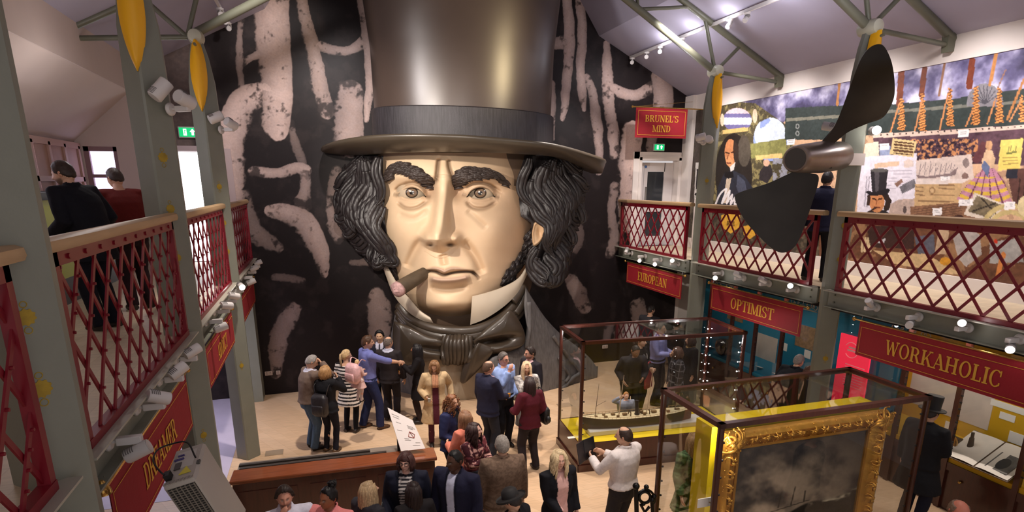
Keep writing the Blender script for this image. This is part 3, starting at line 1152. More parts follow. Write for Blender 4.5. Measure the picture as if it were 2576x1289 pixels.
coat_p = mat('statue_coat_paint', rgb(100, 97, 97), .62, noise=.32, nscale=7, bump=.25, bscale=18, stretch=(3, 3, .7))
shirt_p = mat('statue_shirt_paint', rgb(172, 160, 142), .6, noise=.05, nscale=2)

VV = [385, 440, 480, 560, 620, 660, 700, 740, 780, 812]
LL = [950, 952, 954, 960, 974, 986, 1002, 1022, 1056, 1098]
RR = [1338, 1342, 1346, 1350, 1348, 1340, 1322, 1294, 1244, 1196]


def line_amp(u, v, pts, w, amp, ends=True):
    n = len(pts)
    f, side, al = seg_field(u, v, catmull(pts, 5), [w * 2.6] * ((n - 1) * 5 + 1))
    d = (1 - f) * 2.6
    g = np.exp(-d * d)
    if ends:
        g = g * np.clip(np.minimum(al, 1 - al) * 7 + .15, 0, 1)
    return amp * g, g


def face():
    us = np.arange(940, 1362, 1.15)
    vs = np.arange(384, 813, 1.15)
    U, V = np.meshgrid(us, vs)
    L, R = np.interp(V, VV, LL), np.interp(V, VV, RR)
    mid, hw = (L + R) / 2 - 8, (R - L) / 2
    s = np.clip((U - mid) / hw, -1, 1)
    D = 1.26 * (1 - np.abs(s) ** 2.25) ** .60 - .12 * s
    D = D * (1 - .10 * smoothstep(450, 385, V))
    under = smoothstep(752, 812, V)
    D = D - 1.0 * under ** 2
    col = np.zeros(U.shape + (3,))
    col[:] = rgb(226, 198, 164)
    dark = np.zeros_like(U)

    def G(u0, v0, su, sv, a, p=2.0):
        return a * np.exp(-(np.abs((U - u0) / su) ** p + np.abs((V - v0) / sv) ** p))
    # brow, forehead
    D += G(1030, 442, 56, 17, .10) + G(1208, 446, 58, 17, .11) + G(1117, 438, 14, 30, .07)
    D += G(1065, 415, 40, 18, .05) + G(1170, 418, 40, 18, .05)
    for pts, w, a in (([(1104, 398), (1101, 424), (1098, 452)], 5, -.10), ([(1128, 400), (1131, 424), (1143, 456)], 5, -.10),
                      ([(1080, 470), (1092, 458), (1100, 448)], 6, -.05), ([(1148, 472), (1142, 462), (1140, 452)], 6, -.05)):
        d_, g = line_amp(U, V, pts, w, a)
        D += d_
        dark += .75 * g
    # sockets
    D += G(1030, 484, 54, 24, -.24) + G(1209, 486, 56, 24, -.24) + G(1080, 478, 15, 22, -.20) + G(1150, 480, 15, 22, -.20)
    # cheeks, jaw
    D += G(1008, 580, 40, 44, .13) + G(1246, 584, 44, 48, .14) + G(1046, 540, 26, 20, .05) + G(1200, 545, 26, 20, .04) + G(1040, 690, 40, 50, -.04) + G(1262, 665, 40, 44, -.05)
    # nose
    nv = [448, 480, 520, 560, 590, 604, 618, 629, 637]
    uc = np.interp(V, nv, [1116, 1114, 1111, 1106, 1101, 1099, 1100, 1104, 1108])
    am = np.interp(V, nv, [.05, .16, .31, .47, .60, .60, .47, .20, .02])
    Vn = V + 15 * np.clip(((U - uc) / 34) ** 2, 0, 1.1) * smoothstep(585, 612, V)
    am = np.interp(Vn, nv, [.05, .16, .31, .47, .60, .60, .47, .20, .02])
    am = np.where((V < 440) | (Vn > 650), 0, am)
    sg = np.interp(V, nv, [17, 17, 17, 20, 27, 30, 29, 28, 27])
    pw_ = np.interp(V, [480, 560, 590], [3.4, 3.0, 2.2])
    D += am * np.exp(-np.abs((U - uc) / sg) ** pw_)
    D += G(1096, 594, 20, 19, .13) + G(1072, 602, 11, 13, .20) + G(1147, 600, 14, 14, .26) + G(1112, 610, 40, 12, .06)
    for u0, v0, su in ((1083, 617, 8), (1132, 616, 11)):
        g = G(u0, v0, su, 4.5, 1)
        D -= .16 * g
        dark += .9 * g
    # muzzle, philtrum, lips, chin
    D += G(1128, 684, 74, 46, .16) + G(1124, 764, 52, 30, .16) + G(1076, 765, 30, 34, .03)
    for pts, w, a, dk in (([(1064, 600), (1048, 622), (1034, 650), (1024, 676)], 11, -.15, .10), ([(1163, 606), (1184, 630), (1200, 656), (1214, 692)], 11, -.16, .10),
                          ([(1112, 640), (1116, 656), (1118, 668)], 9, -.09, .12),
                          ([(1056, 688), (1076, 683), (1096, 684), (1116, 692), (1138, 687), (1164, 684), (1188, 686), (1203, 699)], 3.4, -.13, .95),
                          ([(1186, 682), (1200, 694), (1206, 706)], 4.5, -.05, .5),
                          ([(1080, 722), (1110, 729), (1140, 729), (1178, 719)], 8, -.09, .30)):
        d_, g = line_amp(U, V, pts, w, a)
        D += d_
        dark += dk * g
    for pts, w, a in (([(1070, 680), (1095, 676), (1112, 681), (1118, 684), (1126, 680), (1142, 676), (1180, 681)], 5, .06), ([(1078, 700), (1110, 706), (1150, 704), (1184, 696)], 8.5, .13)):
        d_, g = line_amp(U, V, pts, w, a)
        D += d_
        lip = np.clip(g * 1.25, 0, 1)[..., None]
        col = col * (1 - lip * .75) + np.array(rgb(170, 140, 124)) * lip * .75
    # lids, creases, bags
    eyes = []
    for lid, crease, low, bag, crow in (
        ([(1000, 493), (1010, 480), (1035, 470), (1056, 477), (1072, 493)], [(992, 482), (1010, 468), (1040, 461), (1074, 474)], [(1004, 494), (1022, 501), (1044, 502), (1066, 496)],
         [(998, 508), (1020, 524), (1048, 523), (1078, 505)], [(1000, 538), (1040, 550), (1078, 528)]),
        ([(1174, 493), (1188, 477), (1210, 470), (1232, 477), (1246, 494)], [(1166, 476), (1192, 461), (1226, 463), (1262, 486)], [(1180, 496), (1196, 502), (1216, 503), (1240, 497)],
         [(1172, 507), (1192, 523), (1222, 524), (1252, 507)], [(1174, 528), (1200, 552), (1226, 576)])):
        for pts, w, a, dk in (([lid[0], (lid[0][0] - 12, lid[0][1] - 4)], 5, -.02, .45), ([lid[-1], (lid[-1][0] + 12, lid[-1][1] + 3)], 5, -.02, .45), (lid, 6, .09, .10), (crease, 4.5, -.08, .5), (low, 5, .06, 0), (bag, 5, -.075, .42), (crow, 8, -.04, .14)):
            d_, g = line_amp(U, V, pts, w, a)
            D += d_
            dark += dk * g
        _, g = line_amp(U, V, [(p[0], p[1] + 4) for p in lid], 3, 0)
        dark += .7 * g
        eyes.append([(p[0], p[1] + 3) for p in catmull(lid, 6)] + [(p[0], p[1] - 3) for p in catmull(low, 6)][::-1])
    hole = poly_mask(U, V, eyes[0]) | poly_mask(U, V, eyes[1])
    mott = vnoise(U / 40, V / 40, 5, 4) - .5
    col *= (1 + .10 * mott)[..., None]
    col = col * (1 - (.10 * smoothstep(1130, 1330, U))[..., None] * np.array([.5, 1, 1.1]))  # right half browner: its shade is put into the skin colour
    # airbrushed paint, with shade put into the colour: sockets, hollow cheeks, beside the nose, under the lip
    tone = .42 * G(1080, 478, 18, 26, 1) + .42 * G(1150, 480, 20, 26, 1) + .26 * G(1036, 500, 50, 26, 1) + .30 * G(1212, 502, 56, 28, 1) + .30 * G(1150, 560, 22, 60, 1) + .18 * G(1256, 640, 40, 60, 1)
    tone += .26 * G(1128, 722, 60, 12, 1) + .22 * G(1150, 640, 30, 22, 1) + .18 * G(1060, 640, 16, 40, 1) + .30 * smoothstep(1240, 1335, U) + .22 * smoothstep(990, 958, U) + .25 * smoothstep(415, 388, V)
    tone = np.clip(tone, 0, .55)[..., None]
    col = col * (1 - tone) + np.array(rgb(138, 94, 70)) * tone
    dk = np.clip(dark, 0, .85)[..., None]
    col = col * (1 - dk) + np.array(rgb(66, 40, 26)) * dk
    D = D - .05
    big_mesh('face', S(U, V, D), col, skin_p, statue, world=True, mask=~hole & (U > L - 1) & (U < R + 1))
    return U, V, D


_fU, _fV, _fD = face()


def faceD(u, v):
    i = int(np.clip(round((v - _fV[0, 0]) / 1.15), 0, _fV.shape[0] - 1))
    j = int(np.clip(round((u - _fU[0, 0]) / 1.15), 0, _fU.shape[1] - 1))
    return float(_fD[i, j])


# eyeballs: white, iris ring, pupil with painted glints under a glassy coat
for cu, cv in ((1036, 485), (1208, 486)):
    r = 40.0
    dd = faceD(cu, cv)
    us = np.linspace(-1, 1, 81)
    A, B = np.meshgrid(us, us)
    rr = np.hypot(A, B)
    D = dd - .22 + .30 * np.sqrt(np.clip(1 - rr ** 2, 0, 1))
    px = rr * r
    ang = np.arctan2(B, A)
    c = np.zeros(A.shape + (3,))
    c[:] = rgb(192, 174, 150)
    iris = smoothstep(16, 14.5, px)[..., None]
    ir = np.array(rgb(120, 98, 78))[None, None] * (0.8 + .5 * vnoise(ang * 6, px * .2, 3, 3))[..., None]
    c = c * (1 - iris) + ir * iris
    ring = (smoothstep(11.5, 14, px) * smoothstep(16.5, 15, px))[..., None]
    c = c * (1 - ring) + np.array(rgb(34, 26, 22)) * ring
    pup = smoothstep(6.5, 5.5, px)[..., None]
    c = c * (1 - pup) + np.array(rgb(18, 14, 12)) * pup
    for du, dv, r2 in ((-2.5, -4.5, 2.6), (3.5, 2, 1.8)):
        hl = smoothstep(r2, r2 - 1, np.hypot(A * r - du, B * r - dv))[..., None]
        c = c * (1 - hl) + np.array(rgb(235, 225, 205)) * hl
    big_mesh('eye', S(cu + A * r, cv + B * r * .86, D), c, vmat('statue_eye', .12, .6, .02, 5., coat=.6), statue, world=True, mask=rr < .999)


def locks(name, specs, material, sides=9, offs=(-.7, -.35, 0, .35, .7), rk=.40):
    """locks of carved hair: each spec = (px path with D, radius px, flat)"""
    b = MB()
    for path, rad, flat in specs:
        P = catmull(path, 5)
        n = len(P)
        t = np.linspace(0, 1, n)
        W = [S1(*p) for p in P]
        prof = np.interp(t, [0, .15, .45, .75, 1], [.55, .9, 1, .75, .06])
        for o in offs:
            Q = []
            for i, w in enumerate(W):
                tv = (W[min(i + 1, n - 1)] - W[max(i - 1, 0)]).normalized()
                sd = tv.cross(SD)
                if sd.length > 1e-4:
                    sd.normalize()
                Q.append(w + sd * (o * rad * .0085 * prof[i]) + SD * ((.03 if o == 0 else 0) * prof[i]))
            b.tube(Q, list(rad * .0085 * rk * (1.25 if o == 0 else 1) * prof), sides, flat=flat, up=SD)
    return b.build(name, material, statue, world=True, sharp=0)


R2 = random.Random(5)
spec = []


def inner_r(v):
    return np.interp(v, [395, 440, 545, 560, 640, 700], [1318, 1314, 1322, 1345, 1350, 1345])


def outer_r(v):
    return np.interp(v, [395, 430, 470, 520, 580, 620, 660, 715], [1446, 1454, 1458, 1452, 1437, 1426, 1414, 1398])


def inner_l(v):
    return np.interp(v, [395, 440, 560, 640, 690], [962, 956, 960, 975, 992])


def outer_l(v):
    return np.interp(v, [395, 440, 480, 540, 585, 630, 680], [886, 866, 861, 862, 884, 926, 968])


for inner, outer, sgn, vmax, n in ((inner_r, outer_r, 1, 690, 120), (inner_l, outer_l, -1, 640, 88)):
    # carved mass behind the locks
    vs_, as_ = np.linspace(392, vmax + 15, 40), np.linspace(-.1, 1, 22)
    Am, Vm = np.meshgrid(as_, vs_)
    Um = inner(Vm) * (1 - Am) + outer(Vm) * Am * .98 + inner(Vm) * 0 + Am * 0
    Um = inner(Vm) + (outer(Vm) - inner(Vm)) * Am * .96
    Dm = .62 * np.sqrt(np.clip(1 - np.clip(Am, 0, 1) ** 2, 0, 1)) - .05 + .05 * np.sin(Am * 14 + Vm * .06)
    big_mesh('hair', S(Um, Vm, Dm), None, hair_p, statue, world=True)
    for k in range(n):
        a = (k * .618) % 1
        v0 = 396 + (vmax - 405) * ((k * .377) % 1) ** 1.05
        ln = R2.uniform(110, 190) * (1 - .45 * (v0 - 396) / 300)
        ph, wv = 2.2 * a + v0 * .035 + R2.uniform(-.5, .5), R2.uniform(9, 17)
        path = []
        for t in np.linspace(0, 1, 8):
            v = min(v0 + ln * t * (1 - .15 * t), vmax + 22)
            aa = min(1.0, a + .16 * t * t)
            u = inner(v) + (outer(v) - inner(v)) * aa * .94 + sgn * (wv * math.sin(ph + 5.2 * t) + 9 * t ** 3)
            D = .78 * math.sqrt(max(0, 1 - aa ** 2)) + .06 * math.sin(ph + 4 * t) + .10 * t ** 2 + R2.uniform(0, .02)
            path.append((u, v, D))
        if sgn > 0 and min(math.hypot((q[0] - 1357) / 22, (q[1] - 586) / 36) for q in path) < 1:
            continue
        spec.append((path, R2.uniform(11, 19), .6))
        # free ends curling away from the outline
        if k % 4 == 0:
            vv = 415 + (vmax - 425) * ((k * .31) % 1)
            uo = outer(vv)
            up_ = R2.choice((-1, -1, .4))
            spec.append(([(uo - sgn * 46, vv - 34, .42), (uo - sgn * 22, vv - 10, .40), (uo - sgn * 2, vv + 10, .34), (uo + sgn * R2.uniform(5, 12), vv + 12, .28), (uo + sgn * R2.uniform(9, 17), vv + 12 + up_ * 14, .24)], R2.uniform(9, 13), .7))
# a few loose tips that break the outline
for path in ([(880, 430, .2), (862, 450, .2), (850, 470, .15), (838, 470, .15)], [(890, 520, .3), (868, 545, .25), (852, 552, .2), (841, 538, .2)],
             [(905, 560, .35), (884, 582, .3), (872, 590, .28), (862, 582, .25)], [(1440, 440, .2), (1462, 458, .2), (1474, 474, .15), (1486, 468, .12)],
             [(1440, 500, .25), (1458, 530, .2), (1466, 552, .2), (1458, 564, .2)], [(1420, 560, .3), (1438, 590, .25), (1442, 608, .25), (1434, 614, .2)],
             [(1395, 640, .3), (1412, 670, .25), (1410, 700, .25), (1402, 716, .2)]):
    spec.append(([(a_, b2, d_ + .16) for a_, b2, d_ in path], 13, .8))
locks('hair', spec, hair_p)

# side whiskers and brows: short carved locks lying on the face
spec = []
for k in range(64):
    t = (k * .618) % 1
    u = np.interp(t, [0, .3, .6, 1], [1338, 1326, 1302, 1272]) + R2.uniform(-15, 15) * (.5 + t * .5)
    v = np.interp(t, [0, .3, .6, 1], [592, 628, 668, 706]) + R2.uniform(-9, 9)
    D = max(faceD(min(u, 1340), v), .35) + .03
    ph = R2.uniform(-1, 1)
    spec.append(([(u + 8, v - 10, D - .02), (u + 2 + 4 * ph, v, D + .06), (u - 4 + 5 * ph, v + 9, D + .06), (u - 12 + 3 * ph, v + 15, D)], R2.uniform(5.5, 8), .8))
locks('side_whiskers', spec, hair_p, 6, (-.5, 0, .5), .5)
spec = []
for k in range(40):
    t = (k * .618) % 1
    u = np.interp(t, [0, .5, 1], [962, 976, 992]) + R2.uniform(-10, 9)
    v = np.interp(t, [0, .5, 1], [590, 645, 700]) + R2.uniform(-9, 9)
    D = max(faceD(max(u, 965), v), .3) + .03
    ph = R2.uniform(-1, 1)
    spec.append(([(u - 8, v - 12, D - .02), (u - 3 + 4 * ph, v, D + .05), (u + 3 + 5 * ph, v + 10, D + .05), (u + 9 + 3 * ph, v + 18, D)], R2.uniform(5.5, 8), .8))
locks('side_whiskers', spec, hair_p, 6, (-.5, 0, .5), .5)
brow_p = mat('statue_brow', rgb(58, 48, 44), .5, noise=.3, nscale=6)
for cl, w, sgn in (([(1084, 462), (1052, 438), (1022, 424), (994, 424), (980, 448)], 15, -1), ([(1148, 462), (1164, 441), (1200, 437), (1240, 440), (1270, 462)], 16, 1)):
    spec = []
    C = catmull(cl, 8)
    for k in range(170):
        t = (k * .618) % 1
        p = C[int(t * (len(C) - 1))]
        q = R2.uniform(-1, 1)
        u, v = p[0] + q * 3, p[1] + q * w * (.5 + .5 * math.sin(math.pi * min(1, t + .25)))
        D = faceD(u, v) + .02
        L = R2.uniform(16, 28)
        up = 8 * (1 - t) - 3
        spec.append(([(u - sgn * L * .4, v + up * .5, D), (u, v - 1, D + .055), (u + sgn * L * .35, v - up * .4, D + .06), (u + sgn * L * .75, v + 3 * t * 3, D + .01)], R2.uniform(3.5, 5), .8))
    locks('eyebrow', spec, brow_p, 6, (-.45, .45), .55)

# ear on the right
def pillow(name, poly, D0, th, material, rings=10, dome=.5, fold=None, back=-.18, n_per=6, parent=None, cen=None):
    """puffed shape over a px outline with real depth: front dome, rounded rim, flat back"""
    B = np.array(catmull(list(poly) + [poly[0]], n_per))[:-1]
    c = np.array(cen) if cen is not None else B.mean(0)
    n = len(B)
    rows = []
    for k in range(rings + 1):
        r = math.sin(math.pi / 2 * k / rings)
        u = c[0] + (B[:, 0] - c[0]) * r
        v = c[1] + (B[:, 1] - c[1]) * r
        d0 = D0(u, v) if callable(D0) else np.full(n, D0)
        D = d0 + th * (1 - r ** 2 + 1e-9) ** dome
        if fold is not None:
            D = D + fold(u, v, r)
        rows.append(S(u, v, D))
    u, v = B[:, 0], B[:, 1]
    d0 = D0(u, v) if callable(D0) else np.full(n, D0)
    rows.append(S(u, v, d0 + back))
    P = np.stack(rows)
    return MB().grid(P, wrap=True).build(name, material, parent or statue, world=True, sharp=60)


ear = pillow('ear', [(1343, 562), (1356, 552), (1371, 557), (1374, 576), (1366, 598), (1354, 615), (1342, 619), (1338, 590)], .66, .10, mat('statue_ear_paint', rgb(222, 188, 150), .5),
             fold=lambda u, v, r: -.12 * np.exp(-(((u - 1357) / 8) ** 2 + ((v - 585) / 15) ** 2)) + .05 * np.exp(-((r - .85) / .12) ** 2))

# hat: crown, band, brim (front half rounds of an elliptic hat, running back into the wall)
def ring_pts(Xc, Zb, a, b_, n=64, d0=.30, th0=-20, th1=200):
    th = np.radians(np.linspace(th0, th1, n))
    return Xc + a * np.cos(th)[::-1], d0 + b_ * np.sin(th)[::-1]


def SW(X, D, Z):
    """relief frame (right, out, up) -> world arrays"""
    X, D, Z = np.broadcast_arrays(np.asarray(X, float), np.asarray(D, float), np.asarray(Z, float))
    P = np.array(SO)[None] * np.ones(X.shape + (1,)) * np.array([1, 1, 0]) + X[..., None] * np.array(SRt) + D[..., None] * np.array(SD) + Z[..., None] * np.array([0, 0, 1.])
    P[..., 1] = np.minimum(P[..., 1], YW - .10)
    return P


def frameXZ(u, v, D):
    P = S(u, v, D) - np.array(SO)
    return P @ np.array(SRt), P[..., 2]


rows_v = np.linspace(352, -60, 46)
Lv = np.interp(rows_v, [-60, 0, 130, 290, 352], [902, 912, 932, 943, 944])
Rv = np.interp(rows_v, [-60, 0, 130, 290, 352], [1414, 1408, 1392, 1384, 1386])
dC = .35
xl, zl = frameXZ(Lv, rows_v, dC)
xr, zr = frameXZ(Rv, rows_v, dC)
zmid_ = (zl + zr) / 2
P = []
for i in range(len(rows_v)):
    X, D = ring_pts((xl[i] + xr[i]) / 2, 0, (xr[i] - xl[i]) / 2, 1.35, 96, dC)
    P.append(SW(X, D, np.full_like(X, zmid_[i])))
P = np.array(P)
keep = zmid_ > 5.0
MB().grid(P[keep][:, ::-1]).build('hat_crown', felt, statue, world=True, sharp=0)
zb0, zb1 = 5.26, 6.06
hw0 = (xr[2] - xl[2]) / 2
xc0 = (xr[2] + xl[2]) / 2
bb_ = []
for z, g in ((zb0, .03), (zb0, .055), (zb1 - .02, .055), (zb1, .03), (zb1, -.01)):
    X, D = ring_pts(xc0, 0, hw0 + g - .01 * (z > 5.7), 1.35 + g, 96, dC)
    bb_.append(SW(X, D, z - .055 * (X - xc0) / hw0))
MB().grid(np.array(bb_)[:, ::-1]).build('hat_band', bandm, statue, world=True, sharp=50)
# brim: dished disc with a rolled rim, lower on the right
prof = [(0.0, .00), (.35, -.03), (.75, .03), (.95, .10), (1.0, .135), (1.012, .17), (1.0, .205), (.96, .21), (.7, .14), (.35, .06), (0.0, .06)]
xL, zL = frameXZ(812, 370, dC)
xR_, zR = frameXZ(1519, 402, dC)
brx = (xR_ - xL) / 2
bxc = (xR_ + xL) / 2
br_ = []
for q, dz in prof:
    a = hw0 * .96 + (brx - hw0 * .96) * q
    b_ = 1.30 + (2.05 - 1.30) * q
    X, D = ring_pts(bxc * q + xc0 * (1 - q), 0, a, b_, 128, dC, -14, 194)
    sx = (X - bxc) / brx
    Z = 5.235 + dz - .16 * sx * q + (-.15 * smoothstep(.45, 1.0, sx) - .25 * np.abs(np.minimum(sx, 0)) ** 3.0) * q + .05 * (1 - np.abs(sx)) * q
    if dz < .12:
        Z = Z - .20 * smoothstep(.5, 1.0, sx) * q
    br_.append(SW(X, D, Z))
MB().grid(np.array(br_)).build('hat_brim', brimm, statue, world=True, sharp=0)
# forehead and back of the skull up under the hat
sk = []
for z in (4.6, 5.0, 5.4):
    X, D = ring_pts(xc0, 0, hw0 * .84, .55, 40, dC - .15)
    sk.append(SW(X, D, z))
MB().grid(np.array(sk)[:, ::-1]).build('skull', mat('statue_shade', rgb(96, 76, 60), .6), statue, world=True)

# cigar
dm = faceD(1068, 688)
a, b_ = S1(1074, 684, dm - .05), S1(1003, 727, dm + .60)
MB().tube([a + (b_ - a) * t for t in np.linspace(0, 1, 8)], [.125, .13, .137, .143, .148, .152, .155, .157], 28).build('cigar', mat('cigar_leaf', rgb(78, 66, 52), .55, noise=.3, nscale=5, bump=.2, bscale=20), statue, world=True, sharp=50)
ax = (b_ - a).normalized()
Q = ax.to_track_quat('Z', 'Y').to_matrix().to_4x4()
ash = MB()
prof = [(.157, -.02), (.16, .03), (.15, .07), (.12, .10), (.07, .12), (.0, .125)]
ash.lathe(prof, 30, b_, Q)
nn = np.array(ash.v)
k_ = vnoise(nn[:, 0] * 16, nn[:, 2] * 16, 3, 3) - .5
ash.v = [tuple(np.array(p) + np.array(ax) * kk * .06) for p, kk in zip(nn, k_)]
MA = Matrix.Translation(b_) @ Q
for k in range(26):
    t = k * .62
    r = .02 + .0048 * k
    p = MA @ Vector((r * math.cos(t * 2.4), r * math.sin(t * 2.4), .115 - r * r * 3.2))
    q = MA @ Vector((r * math.cos(t * 2.4 + .8), r * math.sin(t * 2.4 + .8), .122 - r * r * 3.2))
    ash.tube([p, (p + q) / 2 + ax * .012, q], [.006, .011, .005], 6)
ash.build('cigar_ash', mat('cigar_ash', rgb(176, 142, 140), .8, noise=.5, nscale=14), statue, world=True, sharp=0)

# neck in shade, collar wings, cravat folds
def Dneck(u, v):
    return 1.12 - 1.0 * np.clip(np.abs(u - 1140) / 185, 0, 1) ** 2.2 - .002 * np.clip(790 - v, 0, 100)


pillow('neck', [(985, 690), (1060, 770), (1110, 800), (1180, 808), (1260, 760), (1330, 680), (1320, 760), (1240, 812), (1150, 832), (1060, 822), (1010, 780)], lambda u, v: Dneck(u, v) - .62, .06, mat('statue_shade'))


def sheet(name, inner, outer, material, th=.05, nu=30, nv=8, bulge=.05):
    """a thick curved strip between two px+D polylines (a stiff collar wing, a lapel)"""
    A = np.array(catmull(inner, 8))
    Bp = np.array(catmull(outer, 8))
    t = np.linspace(0, 1, nu)
    A = np.stack([np.interp(t, np.linspace(0, 1, len(A)), A[:, k]) for k in range(3)], -1)
    Bp = np.stack([np.interp(t, np.linspace(0, 1, len(Bp)), Bp[:, k]) for k in range(3)], -1)
    rows, back = [], []
    for s in np.linspace(0, 1, nv):
        q = A * (1 - s) + Bp * s
        w = S(q[:, 0], q[:, 1], q[:, 2] + bulge * math.sin(math.pi * s))
        rows.append(w)
        back.append(w - np.array(SD) * th)
    P = np.array(rows + back[::-1] + [rows[0]])
    b = MB().grid(P)
    nvv = 2 * nv + 1
    for col_ in (0, nu - 1):
        idx = [r * nu + col_ for r in range(2 * nv)]
        for k in range(nv - 1):
            b.f.append([idx[k], idx[k + 1], idx[2 * nv - 2 - k], idx[2 * nv - 1 - k]])
            b.mi.append(0)
    return b.build(name, material, statue, world=True, sharp=40)


sheet('collar_wing', [(1188, 747, 1.28), (1226, 737, 1.16), (1268, 722, .98), (1305, 700, .72), (1330, 662, .42)], [(1183, 818, 1.22), (1222, 802, 1.14), (1272, 768, .98), (1310, 726, .70), (1334, 668, .38)], collar_p)
sheet('collar_wing', [(1082, 800, 1.26), (1056, 782, 1.20), (1030, 752, 1.04), (1004, 722, .80), (966, 655, .36)], [(1090, 815, 1.22), (1060, 806, 1.15), (1028, 786, 1.0), (990, 742, .74), (964, 676, .34)], collar_p)


def Dcr(u):
    return 1.34 - 1.0 * np.clip(np.abs(u - 1148) / 185, 0, 1) ** 2.0


cr = MB()
for k, (pts, r) in enumerate((([(1004, 766), (1030, 800), (1080, 824), (1140, 834), (1200, 830), (1262, 800), (1312, 745)], 13), ([(1002, 780), (1030, 815), (1085, 842), (1145, 850), (1205, 842), (1268, 808), (1316, 752)], 14),
                               ([(1004, 795), (1040, 832), (1090, 858), (1148, 864), (1210, 854), (1274, 814), (1318, 762)], 13), ([(1008, 806), (1050, 846), (1100, 866), (1150, 874), (1215, 862), (1280, 818), (1320, 772)], 12),
                               ([(1290, 760), (1304, 742), (1318, 720)], 12), ([(1296, 790), (1312, 765), (1322, 735)], 12))):
    C = catmull(pts, 6)
    cr.tube([S1(p[0], p[1], float(Dcr(p[0])) + .02 * k % 3) for p in C], [r * .0088] * len(C), 12, flat=.8, up=SD)
cr.build('cravat', cravat_p, statue, world=True, sharp=0)

# bow tie: two wings, loop, knot with pleats, tail
pillow('bow_wing', [(990, 808), (1030, 822), (1068, 842), (1112, 858), (1116, 890), (1100, 906), (1060, 912), (1020, 922), (996, 926), (988, 880), (988, 840)], lambda u, v: 1.30 + .0016 * (u - 990), .16, cravat_p,
       fold=lambda u, v, r: -.14 * np.exp(-(((v - (868 + (u - 1000) * .12)) / 9) ** 2)) * smoothstep(1040, 1080, u) + .05 * np.exp(-(((u - 1010) / 14) ** 2)))
pillow('bow_wing', [(1186, 862), (1216, 832), (1250, 804), (1278, 780), (1292, 786), (1312, 818), (1321, 846), (1316, 868), (1284, 884), (1240, 894), (1200, 898)], lambda u, v: 1.42 - .0016 * (u - 1190), .16, cravat_p,
       fold=lambda u, v, r: -.26 * np.exp(-(((v - (866 - (u - 1200) * .17)) / 8) ** 2 + ((u - 1250) / 44) ** 2)) + .08 * np.exp(-(((v - (884 - (u - 1200) * .10)) / 7) ** 2)))
pillow('bow_wing', [(1064, 888), (1085, 884), (1110, 890), (1112, 906), (1090, 910), (1068, 902)], 1.44, .10, cravat_p)
pillow('bow_tail', [(1204, 862), (1232, 872), (1240, 886), (1220, 914), (1192, 944), (1168, 965), (1158, 958), (1164, 924), (1178, 892)], lambda u, v: 1.5 + 0 * u, .10, cravat_p,
       fold=lambda u, v, r: .05 * np.exp(-(((u - 1180 - (930 - v) * .3) / 7) ** 2)))
kn = MB()
for k, u0 in enumerate((1114, 1124, 1134, 1144, 1154, 1164, 1174, 1183)):
    q = (k - 3.5) / 3.5
    C = catmull([(u0 + 2 - q * 3, 846, 1.44), (u0 - q * 1, 862, 1.60 - .12 * q * q), (u0, 884, 1.64 - .14 * q * q), (u0 - q * 2, 904, 1.58), (u0 - q * 4, 914, 1.46)], 5)
    kn.tube([S1(*p) for p in C], [.055 + .012 * math.sin(k * 2.1)] * len(C), 10, up=SD)
kn.build('bow_knot', cravat_p, statue, world=True, sharp=0)

# shirt front and coat
pillow('shirt_front', [(1060, 890), (1120, 880), (1190, 880), (1225, 900), (1230, 1000), (1200, 1030), (1130, 1032), (1060, 1020), (1040, 960)], lambda u, v: 1.20 - .0009 * np.abs(u - 1140), .14, shirt_p, back=-.8)
pillow('coat', [(1004, 762), (1020, 830), (1050, 880), (1064, 930), (1066, 1020), (1000, 1020), (975, 980), (978, 880), (988, 820), (996, 780)], lambda u, v: .35 + .008 * (u - 985), .12, coat_p, back=-.7)
def Dcoat(u, v):
    return np.clip(1.05 - .0058 * (u - 1300), -.1, 1.4) + .0012 * (v - 850)


pillow('coat', [(1322, 722), (1340, 752), (1372, 800), (1412, 842), (1456, 876), (1490, 908), (1503, 936), (1496, 958), (1455, 978), (1420, 1000), (1380, 1012), (1310, 1022), (1224, 1030), (1222, 920), (1262, 890), (1310, 872), (1324, 830), (1318, 770)],
       Dcoat, .14, coat_p, rings=14, back=-.9, cen=(1340, 900))
def ridge(name, pts, r, off):
    C = catmull(pts, 6)
    MB().tube([S1(p[0], p[1], float(Dcoat(p[0], p[1])) + off) for p in C], [r * .0088] * len(C), 10, flat=.7, up=SD).build(name, coat_p, statue, world=True, sharp=0)
ridge('lapel_edge', [(1392, 846), (1414, 876), (1436, 906), (1458, 936), (1440, 952), (1422, 972), (1408, 986)], 5, .15)
ridge('lapel_edge', [(1330, 760), (1332, 820), (1324, 880), (1310, 950), (1296, 1010)], 6, .12)
ridge('lapel_edge', [(1405, 900), (1420, 925), (1432, 945), (1422, 962)], 4, .16)

# ================================================================== lettering in slab capitals
def _rect(x0, y0, x1, y1):
    return [(x0, y0), (x1, y0), (x1, y1), (x0, y1)]


def _line(x0, y0, x1, y1, w):
    return [(x0 - w / 2, y0), (x0 + w / 2, y0), (x1 + w / 2, y1), (x1 - w / 2, y1)]


def _arc(cx, cy, rx, ry, a0, a1, w=.15, wt=.07, n=14):
    """list of quads along an arc: thick (w) at the sides, thin (wt) at top and bottom"""
    out = []
    A = [math.radians(a0 + (a1 - a0) * i / n) for i in range(n + 1)]
    for p, q in zip(A[:-1], A[1:]):
        out.append([(cx + rx * math.cos(p), cy + ry * math.sin(p)), (cx + rx * math.cos(q), cy + ry * math.sin(q)),
                    (cx + (rx - w) * math.cos(q), cy + (ry - wt) * math.sin(q)), (cx + (rx - w) * math.cos(p), cy + (ry - wt) * math.sin(p))])
    return out


